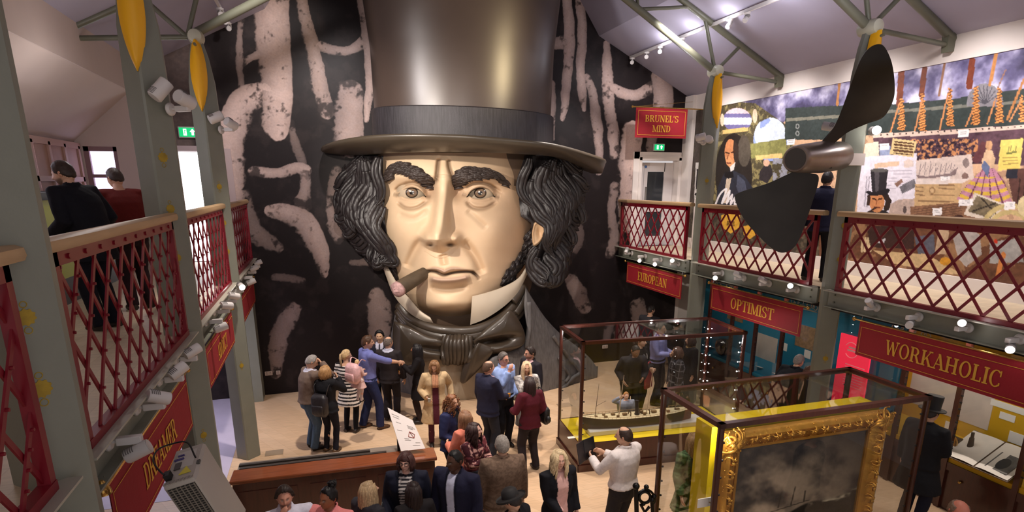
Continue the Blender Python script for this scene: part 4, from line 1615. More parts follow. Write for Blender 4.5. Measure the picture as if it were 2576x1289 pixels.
def _st(x, w=.17, top=True, bot=True):
    r = [_rect(x, 0, x + w, 1)]
    if bot:
        r.append(_rect(x - .08, 0, x + w + .08, .08))
    if top:
        r.append(_rect(x - .08, .92, x + w + .08, 1))
    return r


GLYPH = {
    'I': (.37, _st(.1)),
    'L': (.68, _st(.1) + [_rect(.03, 0, .62, .08), _rect(.54, 0, .62, .3)]),
    'E': (.72, _st(.1) + [_rect(.03, .92, .64, 1), _rect(.03, 0, .66, .08), _rect(.27, .47, .5, .54), _rect(.56, .72, .64, 1), _rect(.58, 0, .66, .3), _rect(.44, .37, .51, .64)]),
    'D': (.80, _st(.1) + [_rect(.1, .93, .36, 1), _rect(.1, 0, .36, .07)] + _arc(.34, .5, .40, .5, -90, 90)),
    'O': (.86, _arc(.42, .5, .38, .51, 0, 360, n=28)),
    'C': (.80, _arc(.42, .5, .38, .51, 48, 312, n=22) + [_rect(.64, .64, .71, .98), _rect(.62, .1, .70, .28)]),
    'U': (.88, [_rect(.1, .3, .26, 1), _rect(.66, .3, .74, 1), _rect(.01, .92, .35, 1), _rect(.56, .92, .84, 1)] + _arc(.42, .32, .32, .34, 180, 360, .12)),
    'R': (.86, _st(.1) + [_rect(.1, .93, .4, 1), _rect(.1, .45, .4, .52)] + _arc(.36, .725, .32, .275, -90, 90) + [_line(.70, .04, .46, .5, .17), _rect(.58, 0, .86, .08)]),
    'P': (.74, _st(.1) + [_rect(.1, .93, .4, 1), _rect(.1, .42, .4, .49)] + _arc(.36, .71, .32, .29, -90, 90)),
    'B': (.78, _st(.1) + [_rect(.1, .93, .4, 1), _rect(.1, .47, .4, .54), _rect(.1, 0, .4, .07)] + _arc(.36, .755, .28, .245, -90, 90) + _arc(.36, .26, .35, .26, -90, 90)),
    'A': (.86, [_line(.12, 0, .42, 1, .07), _line(.72, 0, .40, 1, .17), _rect(.22, .3, .64, .37), _rect(-.02, 0, .26, .08), _rect(.54, 0, .88, .08)]),
    'M': (1.08, [_rect(.12, 0, .19, 1), _line(.54, .04, .20, 1, .17), _line(.54, .04, .88, 1, .08), _rect(.82, 0, .98, 1), _rect(.02, 0, .30, .08), _rect(.02, .92, .26, 1), _rect(.74, 0, 1.06, .08), _rect(.86, .92, 1.06, 1)]),
    'N': (.90, [_rect(.12, 0, .19, 1), _line(.70, 0, .18, 1, .18), _rect(.69, 0, .76, 1), _rect(.02, 0, .30, .08), _rect(.02, .92, .24, 1), _rect(.58, .92, .86, 1)]),
    'S': (.72, _arc(.36, .745, .29, .255, 30, 270, .14) + _arc(.36, .265, .31, .265, -150, 90, .14) + [_rect(.56, .7, .63, .98), _rect(.07, .02, .14, .3)]),
    "'": (.24, [_line(.10, .72, .13, 1, .11)]),
    'T': (.82, _st(.32, top=False) + [_rect(.02, .92, .79, 1), _rect(.02, .68, .09, 1), _rect(.72, .68, .79, 1)]),
    'W': (1.12, [_line(.32, 0, .12, 1, .16), _line(.32, 0, .55, .94, .07), _line(.76, 0, .54, .94, .16), _line(.76, 0, .98, 1, .07), _rect(0, .92, .28, 1), _rect(.84, .92, 1.1, 1)]),
    'K': (.88, _st(.1) + [_line(.27, .36, .68, 1, .08), _line(.72, 0, .40, .58, .17), _rect(.58, 0, .88, .08), _rect(.54, .92, .82, 1)]),
    'H': (.94, _st(.1) + _st(.62) + [_rect(.2, .46, .66, .54)]),
    ' ': (.4, []),
}


def lettering(b, text, p0, ex, ez, height, nrm, stretch=1.0, depth=.001, center=True):
    """adds raised capitals to builder b: p0 the middle of the baseline, ex reading direction"""
    w = sum(GLYPH[c][0] for c in text) * height * stretch
    x = -w / 2 if center else 0
    ex, ez, nrm, p0 = Vector(ex), Vector(ez), Vector(nrm), Vector(p0)
    for c in text:
        g, polys = GLYPH[c]
        for j_, poly in enumerate(polys):
            b.prism([(q[0] * height * stretch + x, q[1] * height) for q in poly], p0, ex, ez, nrm * (depth + .00012 * j_))
        x += g * height * stretch


# ------------------------------------------------------------------ hanging red banners under the galleries
def banner(x, s, ya, yb, z0, z1, text, label, hgt=.20, stretch=.98):
    """cloth from ya to yb in reading order; s=+1 right gallery (faces -x), -1 left gallery (faces +x)"""
    t = thing('hanging_banner', label, 'banner', (x, (ya + yb) / 2, z1), group='red trait banners under the galleries')
    nx = -s
    ex = Vector((0, 1 if yb > ya else -1, 0))
    L = abs(yb - ya)
    N = 40
    front, back = [], []
    for k in range(9):
        z = z1 + (z0 - z1) * k / 8
        r = []
        for i in range(N + 1):
            y = ya + (yb - ya) * i / N
            wv = .0025 * math.sin(i * .55 + .6) * (1 - k / 8) + .0025 * (k / 8) * math.sin(i * .16)
            r.append((x + wv, y, z))
        front.append(r)
    P = np.array(front)
    Q = P + np.array([s * .006, 0, 0])
    b = MB().grid(P).grid(Q[:, ::-1])
    n1 = (N + 1) * 9
    b.build('cloth', cloth_red, t, world=True)
    g = MB()
    bd = .045
    w = .006
    for zz in (z1 - bd - .03, z0 + bd):
        g.bb((x + nx * .006, min(ya, yb) + bd, zz - w / 2), (x + nx * .0075, max(ya, yb) - bd, zz + w / 2))
    for yy in (min(ya, yb) + bd, max(ya, yb) - bd):
        g.bb((x + nx * .006, yy - w / 2, z0 + bd), (x + nx * .0075, yy + w / 2, z1 - bd - .03))
    g.build('border', gold_print, t, smooth=False, world=True)
    if text:
        q = MB()
        lettering(q, text, (x + nx * .0065, (ya + yb) / 2, (z0 + z1) / 2 - hgt / 2 - .01), ex, (0, 0, 1), hgt, (nx, 0, 0), stretch)
        q.build('lettering', gold_print, t, smooth=False, world=True)
    r = MB()
    r.cyl((x, min(ya, yb) - .1, z1 + .012), (x, max(ya, yb) + .1, z1 + .012), .012, n=10)
    for yy in (min(ya, yb) - .1, max(ya, yb) + .1):
        r.ball((x, yy, z1 + .012), .03, 10, 7)
    r.build('brass_rod', brass, t, world=True)
    h = MB()
    for yy in (min(ya, yb) + .02, max(ya, yb) - .02):
        h.cyl((x, yy, z1 + .01), (x + s * .02, yy, 2.86), .004, n=6)
    h.build('hanger_wire', chrome, t, world=True)


banner(XR - .06, 1, 13.08, 10.68, 2.26, 2.76, 'EUROPEAN', 'red cloth banner reading EUROPEAN under the white door', stretch=.98)
banner(XR - .06, 1, 9.66, 7.32, 2.26, 2.75, 'OPTIMIST', 'red cloth banner reading OPTIMIST above the glass ship case', stretch=.98)
banner(XR - .06, 1, 6.26, 3.86, 2.27, 2.76, 'WORKAHOLIC', 'red cloth banner reading WORKAHOLIC at the right edge', stretch=.90)
banner(XL + .04, -1, 3.98, 6.36, 2.24, 2.80, 'DREAMER', 'red cloth banner reading DREAMER at the bottom left', stretch=.88)
banner(XL + .04, -1, 7.46, 9.76, 2.26, 2.76, 'ADDICT', 'red cloth banner reading ADDICT between the left columns', stretch=.92)
banner(XL + .04, -1, 10.86, 13.1, 2.28, 2.76, 'DREAMER'[:0], 'red cloth banner farthest along the left gallery by the chain mural')

# sign hung before the white door
yb_ = 12.9
tl, tr, br, bl = ony(1600, 267, yb_), ony(1731, 279, yb_), ony(1724, 352, yb_), ony(1598, 343, yb_)
x0, x1, z1, z0 = (tl.x + bl.x) / 2, (tr.x + br.x) / 2, (tl.z + tr.z) / 2, (bl.z + br.z) / 2
t = thing('hanging_sign', 'square red and gold sign with two lines of capitals above the white door', 'sign', ((x0 + x1) / 2, yb_, z1))
P = np.array([[(x0 + (x1 - x0) * i / 16, yb_ + .006 * math.sin(i * .8), z1 + (z0 - z1) * k / 6) for i in range(17)] for k in range(7)])
MB().grid(P).grid((P + np.array([0, .008, 0]))[:, ::-1]).build('cloth', cloth_red, t, world=True)
g = MB()
bd = .06
for zz in (z1 - bd, z0 + bd):
    g.bb((x0 + bd, yb_ - .012, zz - .004), (x1 - bd, yb_ - .009, zz + .004))
for xx in (x0 + bd, x1 - bd):
    g.bb((xx - .004, yb_ - .012, z0 + bd), (xx + .004, yb_ - .009, z1 - bd))
g.build('border', gold_print, t, smooth=False, world=True)
q = MB()
H_ = (z1 - z0)
lettering(q, "BRUNEL'S", ((x0 + x1) / 2, yb_ - .010, z0 + H_ * .54), (1, 0, 0), (0, 0, 1), H_ * .225, (0, -1, 0), 1.05)
lettering(q, 'MIND', ((x0 + x1) / 2, yb_ - .010, z0 + H_ * .20), (1, 0, 0), (0, 0, 1), H_ * .225, (0, -1, 0), 1.05)
q.build('lettering', gold_print, t, smooth=False, world=True)
r = MB().cyl((x0 - .1, yb_, z1 + .015), (XM - .02, yb_, z1 + .015), .014).ball((x0 - .1, yb_, z1 + .015), .03, 10, 7)
r.tube([(x0 - .02, yb_, z1 + .02), (XM - .1, yb_ + .5, z1 + .25)], .004, 6)
r.build('brass_rod', brass, t, world=True)


# ------------------------------------------------------------------ spotlights
fins = mat('spot_fins', rgb(190, 186, 184), .5)


def spotlight(base, n, aim, label, r=.052, L=.17, arm=.10, glow=14, group='white spotlights on the gallery beams', box=True, name='spotlight', upd=1):
    """base on a surface with outward normal n; head pointing along aim"""
    base, n, aim = Vector(base), Vector(n).normalized(), Vector(aim).normalized()
    if glow >= 30:
        aim = ((CAM - base).normalized() * .8 + aim * .35).normalized()
    t = thing(name, label, 'spotlight', base, group=group)
    MB().tube([base, base + n * .012, base + n * .03], [.062, .062, .045], 18).build('base_disc', white_plastic, t, world=True, sharp=40)
    c = base + n * (.03 + arm)
    a = MB()
    a.tube([base + n * .02, c], .014, 8)
    a.build('swivel_arm', white_plastic, t, world=True)
    if box:
        sd = aim.cross(n)
        sd = sd.normalized() if sd.length > .1 else Vector((0, 1, 0))
        M = Matrix((sd, n, sd.cross(n))).transposed().to_4x4()
        MB().rbox((0, 0, 0), (.055, .055, .15), .006).shift(Matrix.Translation(c) @ n.to_track_quat('Z', 'Y').to_matrix().to_4x4()).build('driver_box', white_plastic, t, world=True, smooth=False)
        c = c + n * .045 + Vector((0, 0, .078 * upd)) + Vector((0, -.03, 0))
    h = MB()
    p0 = c - aim * L * .5
    h.tube([p0, p0 + aim * .012, p0 + aim * L * .97, p0 + aim * L, p0 + aim * (L - .012)], [r * .86, r, r, r * .96, r * .80], 20)
    hd_ = h.build('lamp_head', white_plastic, t, world=True, sharp=40)
    f = MB()
    M = aim.to_track_quat('Z', 'Y').to_matrix()
    for k in range(5):
        q = p0 + aim * (.012 + .014 * k)
        ring = [q + M @ Vector((math.cos(a_) * r * 1.02, math.sin(a_) * r * 1.02, 0)) for a_ in np.linspace(0, 2.6, 12)]
        f.tube(ring, .0035, 5)
    f.build('heat_sink', mat('fin_grey', rgb(110, 106, 104), .6), hd_, world=True)  # grey rings round the rear of the lamp head
    l = MB()
    q = p0 + aim * (L - .010)
    l.tube([q, q + aim * .004], [r * .80, r * .78], 18)
    l.build('lens', mat('lens_%d' % glow, (1, .95, .88), .3, emit=(1, .95, .87), estr=glow), hd_, world=True)
    if glow >= 40:
        lamp('spotlight_spill', 'POINT', q + aim * .05, None, .5 if glow < 100 else 3, NEUT, .02)
    return t


_no = ['nearest the chain mural', 'second from the chain mural', 'third from the chain mural', 'fourth from the chain mural']
_ban = ['the EUROPEAN banner', 'the OPTIMIST banner', 'the WORKAHOLIC banner']
aims = [[(-.5, -.25, -.8), (-.35, -.4, -.85), (-.3, -.6, -.75), (-.85, -.5, -.2)], [(-.6, -.78, .1), (-.85, .2, .45), (-.85, .2, .4), (-.62, -.75, .12)], [(-.75, -.1, .65), (-.6, -.1, -.8), (-.8, -.6, .12), (-.6, -.35, -.7)]]
glows = [[16, 40, 40, 40], [40, 6, 6, 60], [16, 30, 60, 50]]
for bay, pxs in enumerate(([(1591, 636), (1625, 644), (1664, 652), (1708, 664)], [(1818, 687), (1873, 701), (1936, 718), (2005, 736)], [(2206, 778), (2312, 802), (2437, 829), (2566, 860)])):
    for k, (px, py) in enumerate(pxs):
        p = onx(px, py, XR + .02)
        spotlight((XR + .015, p.y, 2.985), (-1, 0, 0), aims[bay][k], 'white spotlight above %s, %s' % (_ban[bay], ['leftmost of four', 'second from its left end', 'third from its left end', 'rightmost of four'][k]), glow=glows[bay][k], L=.14, r=.045, upd=-1 if (bay, k) in ((0, 1), (0, 2), (2, 1), (2, 3), (1, 0)) else 1)
_banl = ['the DREAMER banner', 'the ADDICT banner', 'the farthest left banner']
aimsl = [[(.85, .1, .35), (.7, .45, -.4), (.7, .5, .45), (.75, .55, .35)], [(.8, .4, .2), (.7, .6, -.2), (.7, .6, -.3), (.6, -.2, -.7)], [(.8, .2, .3), (.8, .2, .3), (.8, .1, .3), (.6, -.5, .3)]]
gl = [[3, 3, 3, 3], [3, 3, 3, 60], [3, 3, 8, 40]]
for bay, pxs in enumerate(([(265, 1102), (336, 1015), (393, 945), (434, 888)], [(514, 813), (535, 785), (556, 760), (577, 735)], [(604, 700), (615, 686), (627, 671), (637, 657)])):
    for k, (px, py) in enumerate(pxs):
        p = onx(px, py, XL - .02)
        spotlight((XL - .015, p.y, 2.985), (1, 0, 0), aimsl[bay][k], 'white spotlight above %s, %s' % (_banl[bay], ['nearest the camera', 'second from the near end', 'third from the near end', 'farthest of four'][k]), glow=gl[bay][k], L=.16, r=.05, upd=-1 if k == 0 else 1)
# pairs on the columns
CLG = 'white lamps on the columns'
def colpair(x, y, z, s, which, a1, a2, g1, g2, dz=-.16):
    b0 = Vector((x + s * .09, y - .10, z))
    spotlight(b0, (s * .5, -.85, 0), a1, 'upper white spotlight on ' + which, r=.07, L=.20, arm=.10, glow=g1, group=CLG, box=False)
    spotlight(b0 + Vector((s * .10, .02, dz)), (s * .8, -.5, 0), a2, 'lower white spotlight on ' + which, r=.066, L=.18, arm=.12, glow=g2, group=CLG, box=True)
colpair(-1.52, 7.05, 5.52, 1, 'the left column with the handrail before the two men', (.6, .3, .75), (.5, .8, -.3), 5, 3)
colpair(-1.52, 10.48, 5.60, 1, 'the left column beside the chain mural', (.85, .3, .4), (.6, .7, -.4), 3, 3)
colpair(7.44, 10.48, 5.47, -1, 'the right column before the portrait', (-.9, -.2, .4), (.6, -.7, .2), 30, 3, -.04)
p = ony(2194, 330, 6.9)
spotlight((p.x, 6.9, p.z), (-.4, -.9, 0), (-.70, -.7, -.05), 'dazzling white spotlight on the propeller column facing the camera', r=.06, glow=220, group=CLG, box=False)
p = ony(2104, 320, 7.2)
spotlight((7.28, 7.2, p.z), (-1, -.1, 0), (-.5, .8, .2), 'white spotlight on the propeller column behind the upper blade', r=.06, arm=.16, glow=6, group=CLG, box=False)

# ceiling track lights
for (xa, sgn, pxs, lab) in ((7.28, 1, [(1590, 143), (1627, 130), (1661, 115), (1716, 92), (1836, 44), (1880, 22)], 'right'), (-1.35, -1, [(587, 65), (586, 37), (566, 13)], 'left')):
    trk = thing('lighting_track', 'white lighting track along the %s roof slope' % lab, 'track', (xa, 9, 7.5))
    zc = 7.96 - (xa - 6.51) * .49 if sgn > 0 else 7.96 - (-.71 - xa) * .507
    MB().bb((xa - .02, 6.2, zc - .09), (xa + .02, 13.6, zc - .035)).build('track', white_plastic, trk, world=True, smooth=False)
    for k, (px, py) in enumerate(pxs):
        p = onx(px, py, xa) if sgn > 0 else ony(px, py, 13.2 - .5 * k)
        yy = min(13.5, p.y)
        spotlight((xa, yy, zc - .09), (0, 0, -1), (-.55 * sgn, -.15, -.6) if k > 2 else (-.5 * sgn, -.75, -.35), 'small white track light on the %s roof slope, %s from the far wall' % (lab, ['first', 'second', 'third', 'fourth', 'fifth', 'sixth'][k]), r=.045, L=.13, arm=.06, glow=30 if k < 3 else 10, group='track lights on the roof slopes', box=False)

# ------------------------------------------------------------------ projector at the bottom left
pj = ray(490, 1202) * 3.6 + CAM
sc_ = 3.6 / F_PX
va, vb, vc = Vector((-.9634, .0947, -.2508)), Vector((.0353, .9722, .2315)), Vector((.2658, .2142, -.9399))
wA, wB, wC = .198, .362, .661
M = Matrix((va, vb, vc)).transposed().to_4x4()
M.translation = pj
t = thing('projector', 'grey white projector box with slatted grille raised on a pole at the bottom left', 'projector', pj)
case_m = mat('projector_shell', rgb(176, 168, 158), .5, bump=.03, bscale=60)
MB().rbox((wA / 2, wB / 2, wC / 2), (wA, wB, wC), .02).shift(M).build('housing', case_m, t, world=True, sharp=30)
g = MB()
for k in range(26):
    z = .04 + k * .019
    g.box((wA / 2, -.004, z), (wA - .04, .008, .005))
for k in range(7):
    g.box((.02 + (wA - .04) * k / 6, -.005, .04 + .25), (.006, .010, .52))
g.shift(M).build('grille', mat('projector_grille', rgb(120, 114, 104), .5), t, world=True, smooth=False)
MB().box((wA / 2, .001, .30), (wA - .03, .006, .54)).shift(M).build('grille_recess', mat('projector_dark', rgb(34, 30, 26), .7), t, world=True, smooth=False)
g = MB()
for k in range(24):
    g.box((.012 + (wA - .024) * k / 23, .018, -.003), (.004, .028, .008))
g.shift(M).build('vent_grille', case_m, t, world=True, smooth=False)
MB().box((wA * .50, wB * .62, -.002), (wA * .60, wB * .46, .004)).shift(M).build('connector_panel', mat('projector_panel', rgb(196, 190, 182), .5), t, world=True, smooth=False)
k_ = MB()
k_.box((wA * .68, wB * .46, -.005), (wA * .2, wB * .18, .006))
k_.shift(M).build('socket_plate', mat('projector_dark2', rgb(70, 64, 62), .5), t, world=True, smooth=False)
k_ = MB()
for i in range(5):
    k_.tube([(wA * (.58 + .06 * i), wB * .64, -.004), (wA * (.58 + .06 * i), wB * .64, -.012)], .008, 8)
    if i < 3:
        k_.tube([(wA * (.60 + .07 * i), wB * .74, -.004), (wA * (.60 + .07 * i), wB * .74, -.012)], .007, 8)
k_.shift(M).build('port_row', mat('port_purple', rgb(70, 60, 120), .5), t, world=True, smooth=False)
MB().prism([(0, 0), (.075, 0), (.04, .07)], (wA * .18, wB * .20, -.002), (1, 0, 0), (0, 1, 0), (0, 0, -.004)).shift(M).build('warning_label', mat('label_yellow', rgb(220, 205, 60), .5), t, world=True, smooth=False)
cb = [M @ Vector(q) for q in ((wA * .84, wB * .22, -.01), (wA * .95, wB * .2, -.06), (wA * 1.2, wB * .45, -.10), (wA * 1.25, wB * .8, -.09), (wA * .9, wB * .9, -.08), (wA * .3, wB * .75, -.09), (wA * .06, wB * .45, -.03))]
MB().tube(catmull(cb, 6), .0055, 8).build('power_cable', black_paint, t, world=True)
MB().box((wA * .84, wB * .2, -.02), (.035, .05, .045)).shift(M).build('plug', black_paint, t, world=True, smooth=False)
MB().box((wA * .03, wB * .42, .0), (.02, .035, .012)).shift(M).build('cable_clip', mat('clip_grey', rgb(70, 66, 62), .5), t, world=True, smooth=False)
q = M @ Vector((wA * .9, wB * .9, wC * .4))
MB().tube([M @ Vector((wA / 2, wB * .6, wC)), M @ Vector((wA / 2, wB * .6, wC + .12)), (q.x + .1, q.y, 0)], .025, 10).build('stand_pole', sage_dark, t, world=True)

# brass bell shaped lamp under the left beam
t = thing('brass_lamp', 'small brass reflector lamp hanging under the left beam beside the DREAMER banner', 'lamp', onx(258, 1228, XL + .03))
p = onx(258, 1232, XL + .03)
MB().lathe([(.012, .06), (.02, .05), (.045, .0), (.05, -.03), (.046, -.032), (.0, .02)], 20, p).build('reflector', brass, t, world=True)
MB().cyl((p.x, p.y, p.z + .05), (p.x, p.y, 2.86), .006, n=8).build('stem', brass, t, world=True)

# ------------------------------------------------------------------ the ship propeller on the right column
ph = ony(2052, 398, 6.62)
t = thing('ship_propeller', 'large dark two bladed ship propeller fixed to a column on the right', 'propeller', ph)
iron = mat('propeller_iron', rgb(50, 47, 44), .36, metal=.55, noise=.2, nscale=3)
iron_hub = mat('propeller_hub', rgb(128, 116, 108), .3, metal=.75, noise=.15, nscale=5)
front = ony(2003, 400, 6.25)
back = ony(2118, 392, 6.95)
axis = (back - front).normalized()
hubL = (back - front).length
MB().tube([front - axis * .03, front, front + axis * .05, front + axis * hubL * .5, front + axis * hubL * .92, back], [.15, .165, .17, .205, .195, .15], 32).build('hub', iron_hub, t, world=True, sharp=40)
MB().tube([front - axis * .035, front - axis * .032], [.13, .13], 32).build('hub_cap', mat('propeller_cap', rgb(58, 54, 52), .5, metal=.4), t, world=True)
MB().box(front + axis * hubL * .55 + Vector((-.05, -.17, -.13)), (.09, .02, .05)).build('keyway', black_paint, t, world=True)


def blade(outline, depth, thick=.05):
    """outline px (star shaped), depth(u,v) -> world y of the surface: a bowed and twisted plate"""
    Bq = np.array(catmull(list(outline) + [outline[0]], 8))[:-1]
    c = Bq.mean(0)
    rows, bk = [], []
    for k in range(13):
        r = k / 12
        uv = c + (Bq - c) * r
        w = np.array([list(ony(a, b, depth(a, b))) for a, b in uv])
        th = thick * (1 - r ** 3) + .008
        rows.append(w)
        bk.append(w + np.array([.4, .9, 0]) * th)
    P = np.array(rows + bk[::-1])
    return MB().grid(P, wrap=True).build('blade', iron, t, world=True, sharp=50)


blade([(2040, 388), (2080, 345), (2108, 300), (2140, 215), (2165, 150), (2188, 120), (2212, 111), (2228, 122), (2244, 160), (2251, 215), (2246, 255), (2222, 295), (2180, 312), (2130, 335), (2080, 376)],
      lambda a, b: 6.62 - .55 * (a - 2060) / 190 * smoothstep(400, 150, np.array(b)) - .18 * (390 - b) / 280)
blade([(1996, 432), (1930, 462), (1862, 484), (1849, 500), (1872, 552), (1912, 598), (1946, 628), (1972, 636), (1998, 622), (2016, 590), (2040, 520), (2060, 450), (2040, 436)],
      lambda a, b: 6.62 + .30 * (2050 - a) / 190 + .10 * (b - 430) / 200)
MB().box((7.2, 6.93, ph.z), (.42, .3, .16)).build('bracket', white_paint, t, world=True, smooth=False)
MB().tube([back, (7.35, 7.0, ph.z)], [.12, .10], 16).build('shaft_stub', iron_hub, t, world=True)

# ------------------------------------------------------------------ counter, info panel, iron gate
cz = 1.0
t = thing('reception_counter', 'long mahogany reception counter with polished orange brown top', 'counter', (0, 7.6, 0))
cA, cB = Vector((-1.35, 7.50, 0)), Vector((1.27, 7.40, 0))
dx = (cB - cA).normalized()
dyv = Vector((-dx.y, dx.x, 0))
Lc = (cB - cA).length
Mc = Matrix((dx, dyv, Vector((0, 0, 1)))).transposed().to_4x4()
Mc.translation = cA
MB().rbox((Lc / 2, .16, cz - .025), (Lc + .02, .34, .05), .012).shift(Mc).build('worktop', red_wood, t, world=True, sharp=30)
MB().box((Lc / 2, .16, (cz - .05) / 2), (Lc - .04, .28, cz - .05)).shift(Mc).build('front_panel', dark_wood, t, world=True, smooth=False)
for k in range(3):
    MB().box((Lc * (k + .5) / 3, .015, .5), (Lc / 3 - .16, .012, .66)).shift(Mc).build('raised_panel', dark_wood, t, world=True, smooth=False)
MB().box((Lc / 2 - .15, .49, .93), (Lc - .34, .28, .05)).shift(Mc).build('back_ledge', mat('ledge_grey', rgb(120, 108, 98), .5), t, world=True, smooth=False)
MB().box((Lc / 2 - .3, .41, .965), (Lc - .7, .05, .03)).box((Lc / 2 - .42, .52, .965), (Lc - .9, .05, .03)).shift(Mc).build('cable_tray', mat('tray_dark', rgb(46, 38, 34), .5), t, world=True, smooth=False)
MB().box((Lc / 2, .44, .45), (Lc - .4, .1, .9)).shift(Mc).build('back_frame', mat('tray_dark'), t, world=True, smooth=False)

t = thing('information_board', 'tilted white information board on a black stand behind the counter', 'board', (1.15, 7.95, 0))
q = [onz(1009, 1136, 1.06), onz(1070, 1129, 1.06), None, onz(975, 1026, 1.56)]
nrm = (q[1] - q[0]).cross(q[3] - q[0]).normalized()
d_ = ray(1038, 1058)
q[2] = CAM + d_ * ((q[0] - CAM).dot(nrm) / d_.dot(nrm))
if nrm.dot(CAM - q[0]) < 0:
    nrm = -nrm
b = MB()
b.add(q + [p - nrm * .025 for p in q], [[0, 1, 2, 3], [7, 6, 5, 4], [0, 4, 5, 1], [1, 5, 6, 2], [2, 6, 7, 3], [3, 7, 4, 0]])
b.build('board', mat('board_white', rgb(226, 216, 212), .5), t, world=True, smooth=False)
def bq(a, c):
    return (q[0] * (1 - a) + q[1] * a) * (1 - c) + (q[3] * (1 - a) + q[2] * a) * c + nrm * .003
pr_ = MB()
for a0, c0, L_ in ((.1, .88, .3), (.12, .82, .25), (.18, .70, .2), (.62, .70, .25), (.62, .66, .3), (.62, .62, .2), (.55, .12, .3), (.3, .3, .2), (.3, .26, .25), (.7, .2, .2), (.12, .5, .2)):
    pr_.tube([bq(a0, c0), bq(a0 + L_, c0)], .0016, 4)
pr_.build('printed_text', mat('print_grey', rgb(130, 122, 118), .7), t, world=True)
dr = MB()
for (a, c), (e, f_) in zip([(.5, .36), (.72, .34), (.80, .46), (.62, .52), (.5, .36), (.62, .52)], [(.72, .34), (.80, .46), (.62, .52), (.56, .44), (.56, .44), (.72, .34)]):
    dr.tube([bq(a, c), bq(e, f_)], .004, 4)
dr.build('red_drawing', mat('print_red', rgb(150, 70, 56), .7), t, world=True)
c0 = (q[0] + q[3]) / 2
MB().cyl((c0.x + .05, c0.y + .03, 0), (c0.x + .05, c0.y + .03, 1.14), .02).build('stand_post', black_paint, t, world=True)
MB().box((c0.x + .05, c0.y + .03, .015), (.36, .3, .03)).build('stand_base', black_paint, t, world=True, smooth=False)

t = thing('iron_gate', 'black iron stand with ball finials and ring beside the man in the white shirt', 'ironwork', onz(1620, 1289, .9))
irn = mat('black_iron', rgb(22, 20, 20), .35, metal=.6)
g0 = onz(1598, 1222, 1.34)
def gp(px, py):
    return ony(px, py, g0.y)
for (a, b_, r) in (((1600, 1228), (1604, 1400), .026), ((1640, 1262), (1650, 1400), .022)):
    A, B = gp(*a), gp(*b_)
    MB().tube([A, B], r, 10).ball(A + Vector((0, 0, .02)), r * 1.6, 12, 8).build('upright', irn, t, world=True)
ring = [gp(1622 + 14 * math.cos(a), 1252 + 14 * math.sin(a)) for a in np.linspace(0, 6.283, 24)]
MB().tube(ring, .018, 8).build('ring', irn, t, world=True)
sc = catmull([gp(*p) for p in ((1602, 1244), (1614, 1236), (1626, 1232), (1640, 1240), (1648, 1256), (1644, 1268))], 5)
MB().tube(sc, .014, 8).ball(gp(1626, 1226), .03, 10, 8).ball(gp(1645, 1250), .032, 10, 8).ball(gp(1618, 1268), .028, 10, 8).build('scroll', irn, t, world=True)
MB().tube([gp(1612, 1270), gp(1622, 1290), gp(1634, 1275)], .018, 8).tube([gp(1600, 1300), gp(1646, 1296)], .016, 8).build('cross_bar', irn, t, world=True)

# ================================================================== glass display cases in the hall
yellow_base = mat('case_yellow', rgb(236, 202, 10), .55, noise=.03, nscale=3)
led_dot = mat('led_dot', (1, 1, 1), .3, emit=(1, .97, .95), estr=30)


